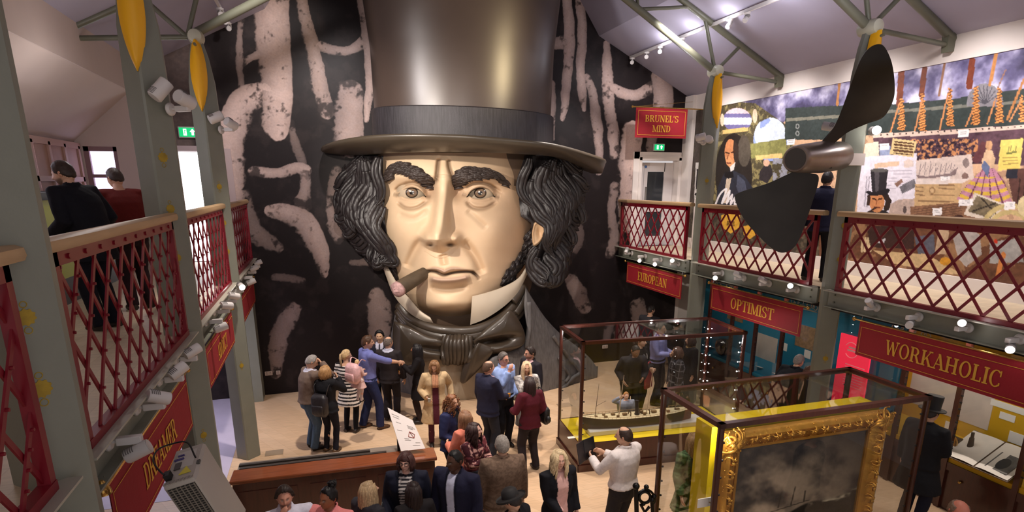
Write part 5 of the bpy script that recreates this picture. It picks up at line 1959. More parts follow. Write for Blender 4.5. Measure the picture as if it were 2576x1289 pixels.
def glass_case(label, p, rot, w, d, h, base_h, wood, dots_right=True, dz=.17, top=1.0):
    """p = near left corner on the floor, local x along the front, y away from the camera"""
    t = thing('display_case', label, 'display case', p, rot, group=None)
    s = .052
    for x, y in ((0, 0), (w, 0), (0, d), (w, d)):
        b = MB().rbox((x + (s / 2 if x == 0 else -s / 2), y + (s / 2 if y == 0 else -s / 2), h / 2), (s, s, h - .05), .008)
        b.build('corner_post', wood, t, sharp=30)
    for z in (h - s / 2,):
        for lo, hi in (((0, 0), (w, s)), ((0, d - s), (w, d)), ((0, 0), (s, d)), ((w - s, 0), (w, d))):
            b = MB().bb((lo[0] - .006, lo[1] - .006, z - s / 2), (hi[0] + .006, hi[1] + .006, z + s / 2))
            b.build('top_rail', wood, t, smooth=False)
    b = MB()
    b.bb((.012, .012, 0), (w - .012, .03, base_h)).bb((.012, d - .03, 0), (w - .012, d - .012, base_h)).bb((.012, .012, 0), (.03, d - .012, base_h)).bb((w - .03, .012, 0), (w - .012, d - .012, base_h))
    b.build('plinth', wood, t, smooth=False)
    b = MB()
    b.bb((-.015, -.015, 0), (w + .015, .012, .12)).bb((-.015, d - .012, 0), (w + .015, d + .015, .12)).bb((-.015, -.015, 0), (.012, d + .015, .12)).bb((w - .012, -.015, 0), (w + .015, d + .015, .12))
    b.build('skirting', wood, t, smooth=False)
    MB().bb((.03, .03, base_h - .05), (w - .03, d - .03, base_h - .01)).build('display_floor', yellow_base, t, smooth=False)
    for lo, hi in (((s, .02, base_h), (w - s, .026, h - s)), ((s, d - .026, base_h), (w - s, d - .02, h - s)), ((.02, s, base_h), (.026, d - s, h - s)), ((w - .026, s, base_h), (w - .02, d - s, h - s)),
                   ((s, s, h - .022), (w - s, d - s, h - .014))):
        MB().bb(lo, hi).build('glass_pane', glass, t, smooth=False)
    # black studs along the posts, small lights up the inner side of the right posts
    b = MB()
    for x, y, nx in ((s, .03, 1), (s, d - .03, 1), (w - s, .03, -1), (w - s, d - .03, -1)):
        for z in np.arange(base_h + .16, h - .15, .19):
            b.tube([(x, y, z), (x + nx * .012, y, z), (x + nx * .014, y, z), (x + nx * .03, y, z)], [.006, .006, .013, .012], 8)
    b.build('stud_strip', black_paint, t)
    for x, y in (((w - s - .012, s + .03), (w - s - .012, d - s - .03)) if dots_right else ((s + .012, s + .03),)):
        n = 0
        for z in np.arange(base_h + .35, base_h + (h - base_h - .2) * top, dz):
            MB().ball((x, y, z), .009, 8, 6).build('case_light', led_dot, t)
    return t


A1, B1 = Vector((3.76, 8.15, 0)), Vector((6.67, 7.92, 0))
r1 = math.atan2(B1.y - A1.y, B1.x - A1.x)
W1 = (B1 - A1).length
ship_case = glass_case('long glass and mahogany case holding the iron ship model on a yellow base', A1, r1, W1, 1.16, 2.25, .50, dark_wood)
A2, r2, W2 = Vector((3.55, 4.44, 0)), math.radians(-.6), 2.72
paint_case = glass_case('nearest glass and mahogany case around a gilt framed painting', A2, r2, W2, 1.10, 2.39, .30, dark_wood, False, .2, .5)
M1 = Matrix.Translation(A1) @ rz(r1)
M2 = Matrix.Translation(A2) @ rz(r2)


def cam_plane(px, py, M, ylocal):
    """point of the sight line on the case's local plane y = ylocal, in case coordinates"""
    d = M.inverted().to_3x3() @ ray(px, py)
    o = M.inverted() @ CAM
    return o + d * ((ylocal - o.y) / d.y)


def cam_level(px, py, M, zl):
    d = M.inverted().to_3x3() @ ray(px, py)
    o = M.inverted() @ CAM
    return o + d * ((zl - o.z) / d.z)


# ship model on its white board
q0 = cam_level(1480, 1085, M1, .56)
q1 = cam_level(1762, 1048, M1, .56)
t = thing('ship_stand', 'white base board with turned feet under the iron ship model', 'stand', M1 @ Vector(((q0.x + q1.x) / 2, (q0.y + q1.y) / 2, .49)), r1)
bl_ = (q1.x - q0.x)
MB().rbox((0, 0, .045), (bl_, .34, .09), .012).build('board', mat('ship_board', rgb(214, 206, 196), .5), t, sharp=30)
for k in (-.62, -.08, 0.0, .74):
    MB().lathe([(.022, .09), (.02, .11), (.009, .13), (.008, .20), (.014, .24), (.014, .27)], 12, (k * bl_ / 2, 0, 0)).build('pillar', mat('turned_bronze', rgb(60, 44, 28), .4, metal=.5), t)
SH_C = M1 @ Vector((q0.x + .94, (q0.y + q1.y) / 2, .75))
sh = thing('ship_model', 'long dark iron steamship model with thin masts inside the yellow based case', 'model ship', SH_C, r1)
hull_m = vmat('ship_hull', .45, .4, .1, 30.)
Ls, Bs, Ds = 2.06, .30, .26
N, K = 60, 15
P = np.zeros((N, K, 3))
C = np.zeros((N, K, 3))
for i in range(N):
    s = i / (N - 1)
    x = -Ls / 2 + Ls * s
    beam = Bs / 2 * (1 - abs(2 * s - 1) ** 3.2) ** .8 + .012
    sheer = .045 * (2 * s - 1) ** 2 + .02 * max(0, 1 - s * 6)
    keel = -Ds + (.10 * max(0, 1 - s * 9) ** 1.5) + .08 * max(0, s * 9 - 8) ** 1.5
    for j in range(K):
        q = j / (K - 1) * 2 - 1
        a = q * math.pi / 2
        yy = beam * math.copysign(abs(math.sin(a)) ** .55, q)
        zz = sheer + (keel - sheer) * (abs(math.cos(a)) ** 1.1)
        flare = 1 - .35 * (1 - abs(q)) * abs(2 * s - 1)
        P[i, j] = (x - .05 * max(0, 1 - s * 8) * (1 if abs(q) > .7 else 0), yy * flare, zz)
        dz = (zz - sheer)
        C[i, j] = rgb(60, 46, 34) if dz > -.022 else (rgb(196, 178, 140) if dz > -.045 else (rgb(40, 34, 30) if dz > -.13 else rgb(74, 56, 44)))
MB().grid(P, C).build('hull', hull_m, sh)
dk = MB()
top = [(P[i, K - 1], P[i, 0]) for i in range(N)]
dk.grid(np.array([[a * np.array([1, .96, 1]) - np.array([0, 0, .006]), (a + b) / 2 + np.array([0, 0, .0]), b * np.array([1, .96, 1]) - np.array([0, 0, .006])] for a, b in top]))
dk.build('deck', mat('ship_deck', rgb(206, 186, 146), .6, noise=.08, nscale=20, stretch=(1, 20, 1)), sh)
rl = MB()
for side in (0, K - 1):
    rl.tube([Vector(P[i, side]) + Vector((0, 0, .03)) for i in range(N)], .0035, 6)
    for i in range(0, N, 2):
        rl.cyl(P[i, side], Vector(P[i, side]) + Vector((0, 0, .03)), .0025, n=5)
rl.build('bulwark_rail', mat('ship_rail', rgb(150, 116, 70), .5), sh)
hs = MB()
for k, (x, y, sx, sy) in enumerate(((-.78, 0, .05, .04), (-.62, .05, .05, .04), (-.62, -.05, .06, .04), (-.45, .04, .07, .05), (-.40, -.06, .05, .03), (-.25, 0, .08, .05), (.08, .05, .07, .05), (.1, -.05, .06, .04), (.3, 0, .09, .06), (.52, .04, .06, .05), (.55, -.05, .06, .04), (.75, 0, .08, .05))):
    hs.rbox((x, y, .028), (sx, sy, .035), .006)
hs.build('hatch', mat('ship_hatch', rgb(120, 92, 56), .5, noise=.2, nscale=9), sh, sharp=30)
MB().cyl((-.02, 0, .0), (-.035, 0, .26), .034, .032).cyl((-.02, 0, 0), (-.02, 0, .02), .045).build('funnel', mat('ship_funnel', rgb(34, 26, 24), .5), sh)
vt = MB()
for x, y in ((-.16, .05), (-.16, -.05), (.05, .04), (.2, -.04)):
    vt.tube(catmull([(x, y, 0), (x, y, .06), (x - .012, y, .075), (x - .03, y, .075)], 4), .010, 8)
vt.build('ventilator', mat('ship_vent', rgb(96, 74, 44), .4), sh)
for k, (x, hgt, lean, rr, mm) in enumerate(((-.80, .62, .05, .006, 'ship_mast_dark'), (-.36, .74, .06, .011, 'ship_mast_pale'), (.16, .80, .07, .010, 'ship_mast_pale'), (.42, .72, .05, .009, 'ship_mast_dark'), (.70, .6, .05, .007, 'ship_mast_dark'))):
    col = rgb(70, 48, 34) if 'dark' in mm else rgb(206, 180, 150)
    ms = mat(mm, col, .5)
    m_ = MB().tube([(x, 0, 0), (x + lean * .6, 0, hgt * .6), (x + lean, 0, hgt)], [rr, rr * .7, rr * .35], 8)
    if k in (0, 3, 4):
        m_.tube([(x + .01, 0, hgt * .35), (x + .20, .02, hgt * .47)], .003, 6)
    m_.build('mast', ms, sh)
MB().tube([(-Ls / 2 - .03, 0, .05), (-Ls / 2 - .17, 0, .085)], [.006, .003], 8).build('bowsprit', mat('ship_mast_pale'), sh)
# small label card on the yellow floor
pc = M1 @ cam_level(1437, 1102, M1, .495)
tag(MB().box((0, 0, .003), (.12, .075, .006)).build('label_card', mat('card_white', rgb(236, 232, 224), .6)), 'small white label card on the yellow floor of the ship case', 'label').location = pc
bpy.data.objects['label_card'].rotation_euler = (0, 0, r1)

# gilt framed sea painting on its yellow backing board
yl = .34
a = cam_plane(1818, 1078, M2, yl)
b = cam_plane(2222, 1036, M2, yl)
fx0, fx1, fzt = a.x, b.x, (a.z + b.z) / 2
fzb = .42
t = thing('framed_painting', 'dark stormy seascape in a heavy carved gilt frame inside the nearest glass case', 'painting', M2 @ Vector(((fx0 + fx1) / 2, yl, fzb)), r2)
FW, FH = fx1 - fx0, fzt - fzb
gilt = mat('gilt', rgb(206, 150, 60), .34, metal=.75, noise=.25, nscale=9, bump=.3, bscale=25)
gilt_d = mat('gilt_inner', rgb(176, 124, 44), .4, metal=.7, noise=.2, nscale=12)
bw = .19
# moulded profile swept round the rectangle
prof = [(0, 0), (0, -.05), (.02, -.09), (.05, -.11), (.085, -.10), (.11, -.065), (.14, -.05), (.165, -.035), (.19, -.02), (.19, 0)]
cor = [(-FW / 2, 0), (FW / 2, 0), (FW / 2, FH), (-FW / 2, FH)]
inw = [(1, 1), (-1, 1), (-1, -1), (1, -1)]
for s_ in range(4):
    c0, c1 = cor[s_], cor[(s_ + 1) % 4]
    i0, i1 = inw[s_], inw[(s_ + 1) % 4]
    rows = []
    for f in np.linspace(0, 1, 14):
        row = []
        for k, (o_, dpt) in enumerate(prof):
            p0 = (c0[0] + i0[0] * o_, c0[1] + i0[1] * o_)
            p1 = (c1[0] + i1[0] * o_, c1[1] + i1[1] * o_)
            row.append((p0[0] + (p1[0] - p0[0]) * f, dpt, p0[1] + (p1[1] - p0[1]) * f))
        rows.append(row)
    MB().grid(np.array(rows)).build('frame_rail', gilt, t, sharp=30)
R3 = random.Random(3)
orn = MB()


def leafwork(cx_, cz_, ang, scale, n=7):
    """a spray of curled acanthus strokes"""
    for k in range(n):
        a_ = ang + (k - (n - 1) / 2) * .42 + R3.uniform(-.1, .1)
        L_ = scale * (1 - .10 * abs(k - (n - 1) / 2)) * R3.uniform(.8, 1.1)
        cur = R3.choice((-1, 1)) * R3.uniform(.5, 1.4)
        pts = []
        for s in np.linspace(0, 1, 7):
            aa = a_ + cur * s * s
            pts.append((cx_ + math.cos(aa) * L_ * s, -.085 - .045 * math.sin(math.pi * min(1, s + .15)), cz_ + math.sin(aa) * L_ * s))
        orn.tube(pts, [scale * q for q in (.10, .13, .13, .11, .09, .07, .03)], 7, flat=.7, up=(0, -1, 0))
        e_ = pts[-1]
        orn.ball((e_[0], e_[1] - .004, e_[2]), scale * .07, 7, 5)


for (x, z), a_ in zip(((-FW / 2 + .09, .09), (FW / 2 - .09, .09), (FW / 2 - .09, FH - .09), (-FW / 2 + .09, FH - .09)), (.785, 2.356, 3.927, 5.498)):
    leafwork(x, z, a_ + math.pi, .15, 8)
    leafwork(x, z, a_ + 1.57 - .785, .20, 5)
    leafwork(x, z, a_ - 1.57 + .785, .20, 5)
    orn.lathe([(.0, .05), (.03, .045), (.045, .02), (.05, 0)], 14, (x, -.09, z), Matrix.Rotation(math.pi / 2, 4, 'X'))
for k in range(1, 14):
    for z in (.085, FH - .085):
        x = -FW / 2 + FW * k / 14
        leafwork(x, z, 0 if k % 2 else math.pi, .09, 4)
        leafwork(x, z, math.pi if k % 2 else 0, .075, 3)
for k in range(1, 11):
    for x in (-FW / 2 + .085, FW / 2 - .085):
        z = FH * k / 11
        leafwork(x, z, math.pi / 2, .09, 4)
        leafwork(x, z, -math.pi / 2, .08, 4)
orn.build('carved_ornament', gilt, t, sharp=0)
ib = MB()
for lo, hi in (((-FW / 2 + bw, -.035, bw), (FW / 2 - bw, -.005, bw + .03)), ((-FW / 2 + bw, -.035, FH - bw - .03), (FW / 2 - bw, -.005, FH - bw)), ((-FW / 2 + bw, -.035, bw), (-FW / 2 + bw + .03, -.005, FH - bw)), ((FW / 2 - bw - .03, -.035, bw), (FW / 2 - bw, -.005, FH - bw))):
    ib.bb(lo, hi)
ib.build('inner_slip', gilt_d, t, smooth=False)
nx, nz = 150, 120
xs, zs = np.linspace(-FW / 2 + bw + .02, FW / 2 - bw - .02, nx), np.linspace(bw + .02, FH - bw - .02, nz)
X, Z = np.meshgrid(xs, zs)
s, v = (X - xs[0]) / (xs[-1] - xs[0]), (Z - zs[0]) / (zs[-1] - zs[0])
n1 = vnoise(s * 3.2 + v * .8, v * 3.2, 4, 5)
n2 = vnoise(s * 8 + 3, v * 14, 8, 4)
sky = np.array(rgb(164, 142, 118)) * (smoothstep(.36, .70, n1) ** 1.3 * (1.15 - .9 * s) * (.35 + .65 * smoothstep(1.0, .45, v)))[..., None] + np.array(rgb(34, 34, 38))
sea = np.array(rgb(40, 40, 40)) * (.15 + 1.1 * n2 ** 2)[..., None]
hor = .30 + .10 * smoothstep(.45, 1.0, s) + .03 * np.sin(s * 13) * (s > .3) + .05 * (n1 - .5)
w_ = smoothstep(hor - .01, hor + .015, v)[..., None]
Cc = sea * (1 - w_) + sky * w_
foam = (np.exp(-((v - hor + .02) / .022) ** 2) * smoothstep(.45, .62, n2) * smoothstep(.25, .6, s))[..., None]
Cc = Cc * (1 - foam) + np.array(rgb(176, 164, 140)) * foam
for (x0_, z0_, x1_, z1_) in ((.30, .33, .60, .38), (.36, .36, .37, .50), (.46, .37, .475, .54), (.56, .38, .56, .48)):
    f, _, _ = seg_field(s, v, [(x0_, z0_), (x1_, z1_)], [.008, .006])
    k = smoothstep(0, .5, f)[..., None] * .8
    Cc = Cc * (1 - k) + np.array(rgb(22, 20, 18)) * k
big_mesh('canvas', np.stack([X, np.full_like(X, -.012), Z], -1), Cc, vmat('oil_paint', .35, .4, .12, 18., bump=.15, bscale=40), t)
# backing board: deep yellow box, and the pale side panel
tl_, tr_ = cam_plane(1795, 1040, M2, .60), cam_plane(2195, 985, M2, .72)
t = thing('picture_backing', 'thick yellow panel standing behind the gilt framed painting', 'panel', M2 @ Vector(((fx0 + fx1) / 2, yl + .1, .3)), r2)
MB().bb((-FW / 2 - .10, -.06, 0), (FW / 2 - .02, .22, fzt - .26)).build('panel', yellow_base, t, smooth=False)
t = thing('side_panel', 'pale cream board standing at the right of the gilt frame', 'panel', M2 @ Vector((fx1 + .05, yl + .05, .3)), r2)
MB().rbox((.0, .10, (fzt - .38) / 2), (.06, .34, fzt - .38), .006).build('panel', mat('cream_board', rgb(200, 178, 150), .6), t, smooth=False)
t = thing('label_holder', 'small white caption card on a brass clip beside the painting', 'label', M2 @ cam_plane(1772, 1265, M2, .12), r2)
MB().box((0, 0, 0), (.16, .01, .10)).build('card', mat('card_white'), t, smooth=False)
MB().cyl((.05, .0, .0), (.10, -.03, -.03), .006).build('clip', brass, t)
e0 = M2 @ Vector((fx1 + .5, .2, .3))

# ================================================================== display recesses under the right gallery
def recess(ya, yb, col, label, name_col, zf=.86, posts=(), back=8.98, front=8.42, zt=2.72):
    t = thing('display_recess', label, 'display case', (back, (ya + yb) / 2, 0))
    m_ = mat('recess_' + name_col, col, .65, noise=.03, nscale=2)
    MB().bb((back - .03, ya, zf - .4), (back, yb, zt)).build('back_panel', m_, t, smooth=False, world=True)
    MB().add([(front, ya, zf - .06), (front, yb, zf - .06), (back - .03, yb, zf + .10), (back - .03, ya, zf + .10)], [[0, 1, 2, 3]]).bb((front, ya, zf - .14), (front + .03, yb, zf - .05)).build('display_shelf', m_, t, smooth=False, world=True)
    MB().bb((front + .01, ya, 0), (back, yb, zf - .12)).build('cabinet_base', dark_wood, t, smooth=False, world=True)
    MB().bb((front - .02, ya, zf - .24), (front + .02, yb, zf - .12)).bb((front - .02, ya, zt - .14), (front + .03, yb, zt)).build('front_rail', dark_wood, t, smooth=False, world=True)
    for y in posts:
        MB().bb((front - .03, y - .035, 0), (front + .03, y + .035, zt)).build('post', dark_wood, t, smooth=False, world=True)
        s_ = MB()
        for z in np.arange(zf + .1, zt - .2, .10):
            s_.cyl((front - .012, y - .035, z), (front - .012, y - .06, z), .012, n=7)
        s_.build('stud_strip', black_paint, t, world=True)
    for y in np.arange(ya + .5, yb, .9):
        MB().ball((front - .01, y, zf - .34), .025, 10, 7).build('drawer_knob', brass, t, world=True)
    MB().bb((front + .005, ya, zf), (front + .010, yb, zt - .14)).build('glass_pane', glass, t, smooth=False, world=True)
    return t


recess(3.0, 6.85, rgb(206, 160, 16), 'yellow lined display recess under the WORKAHOLIC banner', 'yellow', posts=(3.62, 4.62, 5.55, 6.4))
recess(6.9, 12.6, rgb(24, 120, 150), 'blue lined display recess behind the glass ship case', 'blue', posts=(8.1, 9.0, 9.75, 10.5, 11.3))
paper = mat('paper', rgb(214, 206, 196), .7, noise=.05, nscale=6)
paper_map = mat('paper_map', rgb(206, 192, 180), .7, noise=.14, nscale=3)


def sheet_on_wall(px, py, w, h, label, name='paper_sheet', mt=None, back=8.947, cat='paper', tilt=0.0):
    p = onx(px, py, back)
    o = MB().box((0, 0, 0), (.006, w, h), Matrix.Rotation(tilt, 4, 'X')).build(name, mt or paper, smooth=False)
    o.location = p
    return tag(o, label, cat)


sheet_on_wall(2385, 1006, 1.25, .50, 'large pale map pinned high in the yellow recess', 'map_sheet', paper_map, cat='map')
sheet_on_wall(2552, 1030, .62, .09, 'long white caption strip in the yellow recess under the banner', 'caption_strip', mat('card_white'), cat='label')
sheet_on_wall(2534, 1050, .20, .10, 'small white caption below the long strip in the yellow recess', 'caption_card', mat('card_white'), cat='label')
sheet_on_wall(2388, 1072, .13, .12, 'white caption card beside the man in the top hat', 'caption_card', mat('card_white'), cat='label')
sheet_on_wall(2559, 1105, .22, .16, 'white caption card above the open book', 'caption_card', mat('card_white'), cat='label')
sheet_on_wall(1927, 880, .62, .62, 'tall pale drawing on the blue recess wall behind two posts', 'drawing_sheet', paper_map, cat='drawing')
sheet_on_wall(1973, 873, .16, .16, 'small white caption on the blue wall beside the pale drawing', 'caption_card', mat('card_white'), cat='label')
sheet_on_wall(2031, 892, .16, .16, 'small white caption on the blue wall near the right column', 'caption_card', mat('card_white'), cat='label')
sheet_on_wall(1711, 801, .14, .06, 'tiny white caption on the blue wall under the EUROPEAN banner', 'caption_card', mat('card_white'), cat='label')
sheet_on_wall(2046, 855, .9, .45, 'brown engraved print on the blue wall beside the right column', 'engraved_print', mat('print_brown', rgb(150, 118, 84), .7, noise=.35, nscale=16), cat='print')
sheet_on_wall(1850, 790, .55, .32, 'framed engraving on the blue wall under the OPTIMIST banner', 'engraved_print', mat('print_brown'), cat='print')
# open book with an engraving
p = onx(2490, 1145, 8.62)
t = thing('open_book', 'large open book with an engraved right page in the yellow recess', 'book', p, math.radians(-90), rot=(math.radians(28), 0, math.radians(-90)))
for sgn in (-1, 1):
    Pg = np.array([[(sgn * (.01 + .42 * s), -.30 + .60 * v, .012 + .025 * math.sin(math.pi * min(1, s * 1.15)) * (1 - s)) for s in np.linspace(0, 1, 12)] for v in np.linspace(0, 1, 6)])
    MB().grid(Pg if sgn > 0 else Pg[:, ::-1]).build('page', paper, t)
MB().box((0, 0, -.004), (.88, .64, .012)).build('cover', mat('book_cover', rgb(90, 66, 44), .6), t, smooth=False)
MB().box((.23, -.06, .0245), (.28, .34, .003)).build('engraving', mat('engraving', rgb(92, 88, 84), .7, noise=.6, nscale=9), t, smooth=False)
MB().ball((.23, -.08, .025), (.08, .12, .004), 14, 8).build('engraved_arch', mat('engraving_dark', rgb(44, 42, 42), .7), t)
# dark engine model on the yellow shelf
p = onx(2412, 1150, 8.62)
t = thing('engine_model', 'small black engine model on the yellow shelf left of the open book', 'model', (p.x, p.y, .80))
eb = mat('engine_black', rgb(36, 28, 22), .35, metal=.5)
MB().rbox((0, 0, .04), (.2, .5, .08), .01).rbox((0, .12, .16), (.12, .2, .18), .01).build('bed', eb, t, sharp=30)
MB().cyl((0, -.12, .08), (0, -.12, .34), .05, .03).cyl((0, -.12, .34), (0, -.12, .42), .022).build('chimney', eb, t)
MB().lathe([(.08, -.015), (.10, -.015), (.10, .015), (.08, .015)], 24, (-.09, .1, .2), Matrix.Rotation(math.pi / 2, 4, 'Y')).build('flywheel', brass, t)
# dark bell shaped object on the blue shelf
p = onx(1818, 893, 8.5)
t = thing('dark_bowl', 'dark polished bowl on the blue shelf at the right end of the ship case', 'bowl', (p.x, p.y, .86))
MB().lathe([(.05, 0), (.10, .02), (.16, .10), (.19, .22), (.17, .33), (.10, .38), (.0, .39)], 24).build('body', mat('bowl_dark', rgb(40, 30, 26), .12, coat=.6), t)
for px, py, w_ in ((1786, 888, .14), (1790, 880, .10), (1960, 898, .16), (1912, 912, .14)):
    p = onx(px, py, 8.6)
    o = MB().box((0, 0, .0), (.10, w_, .006), Matrix.Rotation(.22, 4, 'Y')).build('caption_card', mat('card_white'), smooth=False)
    o.location = (p.x, p.y, .90)
    tag(o, {1786: 'white caption lying on the blue shelf left of the dark bowl, nearer one', 1790: 'white caption lying on the blue shelf left of the dark bowl, farther one', 1960: 'white caption lying on the blue shelf before the grey haired man', 1912: 'white caption lying on the blue shelf behind the left post'}[px], 'label')
# filigree brackets above the recess fronts
fil = mat('filigree_white', rgb(190, 186, 176), .5)
for px, py, lab in ((1822, 722, 'above the left end of the OPTIMIST banner'), (2022, 768, 'above the right end of the OPTIMIST banner'), (2290, 836, 'above the left part of the WORKAHOLIC banner')):
    p = onx(px, py, 7.9)
    t = thing('filigree_panel', 'white cut out scroll panel ' + lab, 'panel', p)
    b_ = MB()
    for k in range(9):
        a_ = k * 2.4
        c_ = Vector((0, -.26 + .065 * k, .03 * math.sin(a_)))
        b_.tube([c_ + Vector((0, math.cos(q) * .055 * (1 - q / 14), math.sin(q) * .055 * (1 - q / 14))) for q in np.linspace(a_, a_ + 7, 16)], .007, 5)
    b_.bb((-.008, -.30, -.075), (.008, .30, -.06)).bb((-.008, -.30, .06), (.008, .30, .075)).bb((-.006, -.02, .06), (.006, .02, 2.80 - p.z))
    b_.build('scrollwork', fil, t)

# red information panel by the right column
c = [onx(2116, 838, 8.36), onx(2160, 848, 8.36), onx(2150, 932, 8.36), onx(2108, 928, 8.36)]
t = thing('red_info_panel', 'bright red upright text panel between the right column and the largest banner', 'sign', (8.36, c[0].y, .2))
ya_, yb2 = c[0].y, c[0].y - .62
MB().bb((8.36, yb2, .3), (8.39, ya_, c[0].z)).build('panel', mat('info_red', rgb(232, 44, 76), .5, emit=rgb(220, 30, 60), estr=.35), t, smooth=False, world=True)
b_ = MB()
zt_ = c[0].z
ring = [(8.352, ya_ - .26 + .13 * math.cos(a_), zt_ - .24 + .13 * math.sin(a_)) for a_ in np.linspace(.5, 5.6, 20)]
b_.tube(ring, .006, 5)
for z_, y0_, y1_, w_ in ((-.20, .20, .44, .03), (-.25, .18, .46, .03)):
    b_.bb((8.352, ya_ - y1_, zt_ + z_ - w_ / 2), (8.356, ya_ - y0_, zt_ + z_ + w_ / 2))
for k in range(9):
    b_.bb((8.352, ya_ - .56, zt_ - .50 - .045 * k), (8.356, ya_ - .18, zt_ - .488 - .045 * k))
b_.build('printed_text', mat('info_print', rgb(255, 190, 196), .6), t, smooth=False, world=True)

# ================================================================== upper galleries: exhibits
p = onz(1700, 505, 4.2)
t = thing('poster_stand', 'small red poster on a white stand by the white door', 'poster', (8.62, 12.1, 3.06))
pA = ony(1682, 493, 12.1)
pB = ony(1720, 508, 12.1)
zc_ = pA.z
MB().box((0, 0, (zc_ - 3.06) - .12), (.40, .012, .26)).build('poster', mat('poster_red', rgb(220, 50, 40), .5), t, smooth=False)
b_ = MB()
for k in range(3):
    b_.box((-.06, -.009, zc_ - 3.06 - .06 - .05 * k), (.2 - .03 * k, .004, .022))
b_.box((.13, -.009, zc_ - 3.06 - .14), (.05, .004, .12))
b_.build('printed_text', mat('poster_print', rgb(250, 210, 200), .6), t, smooth=False)
MB().cyl((0, .012, 0), (0, .012, zc_ - 3.08), .014).box((0, .012, .01), (.3, .25, .02)).build('stand', white_plastic, t)
t = thing('white_lectern', 'slim white post with a blue button beside the white door', 'post', (XM - .2, 12.75, 3.06))
MB().rbox((0, 0, .62), (.1, .1, 1.24), .01).build('post', white_paint, t, smooth=False)
MB().cyl((-.03, -.05, 1.27), (-.03, -.05, 1.31), .02).build('button', mat('button_blue', rgb(40, 50, 150), .4), t)

q = onz(150, 495, 4.05)
t = thing('exhibit_counter', 'dark exhibit counter with a yellow green front on the left gallery', 'counter', (-3.5, 9.3, 3.06))
MB().bb((-.45, -1.2, 1.42), (.26, 2.6, 1.48)).build('counter_top', black_paint, t, smooth=False)
MB().bb((-.40, -1.2, 0), (.16, 2.6, 1.42)).build('body', mat('counter_dark', rgb(36, 22, 24), .5), t, smooth=False)
lime = mat('lime_panel', rgb(170, 178, 10), .5)
for ya_, yb2 in ((-.60, .42), (.95, 1.75), (1.95, 2.5)):
    MB().bb((.16, ya_, .35), (.18, yb2, 1.38)).build('lime_panel', lime, t, smooth=False)

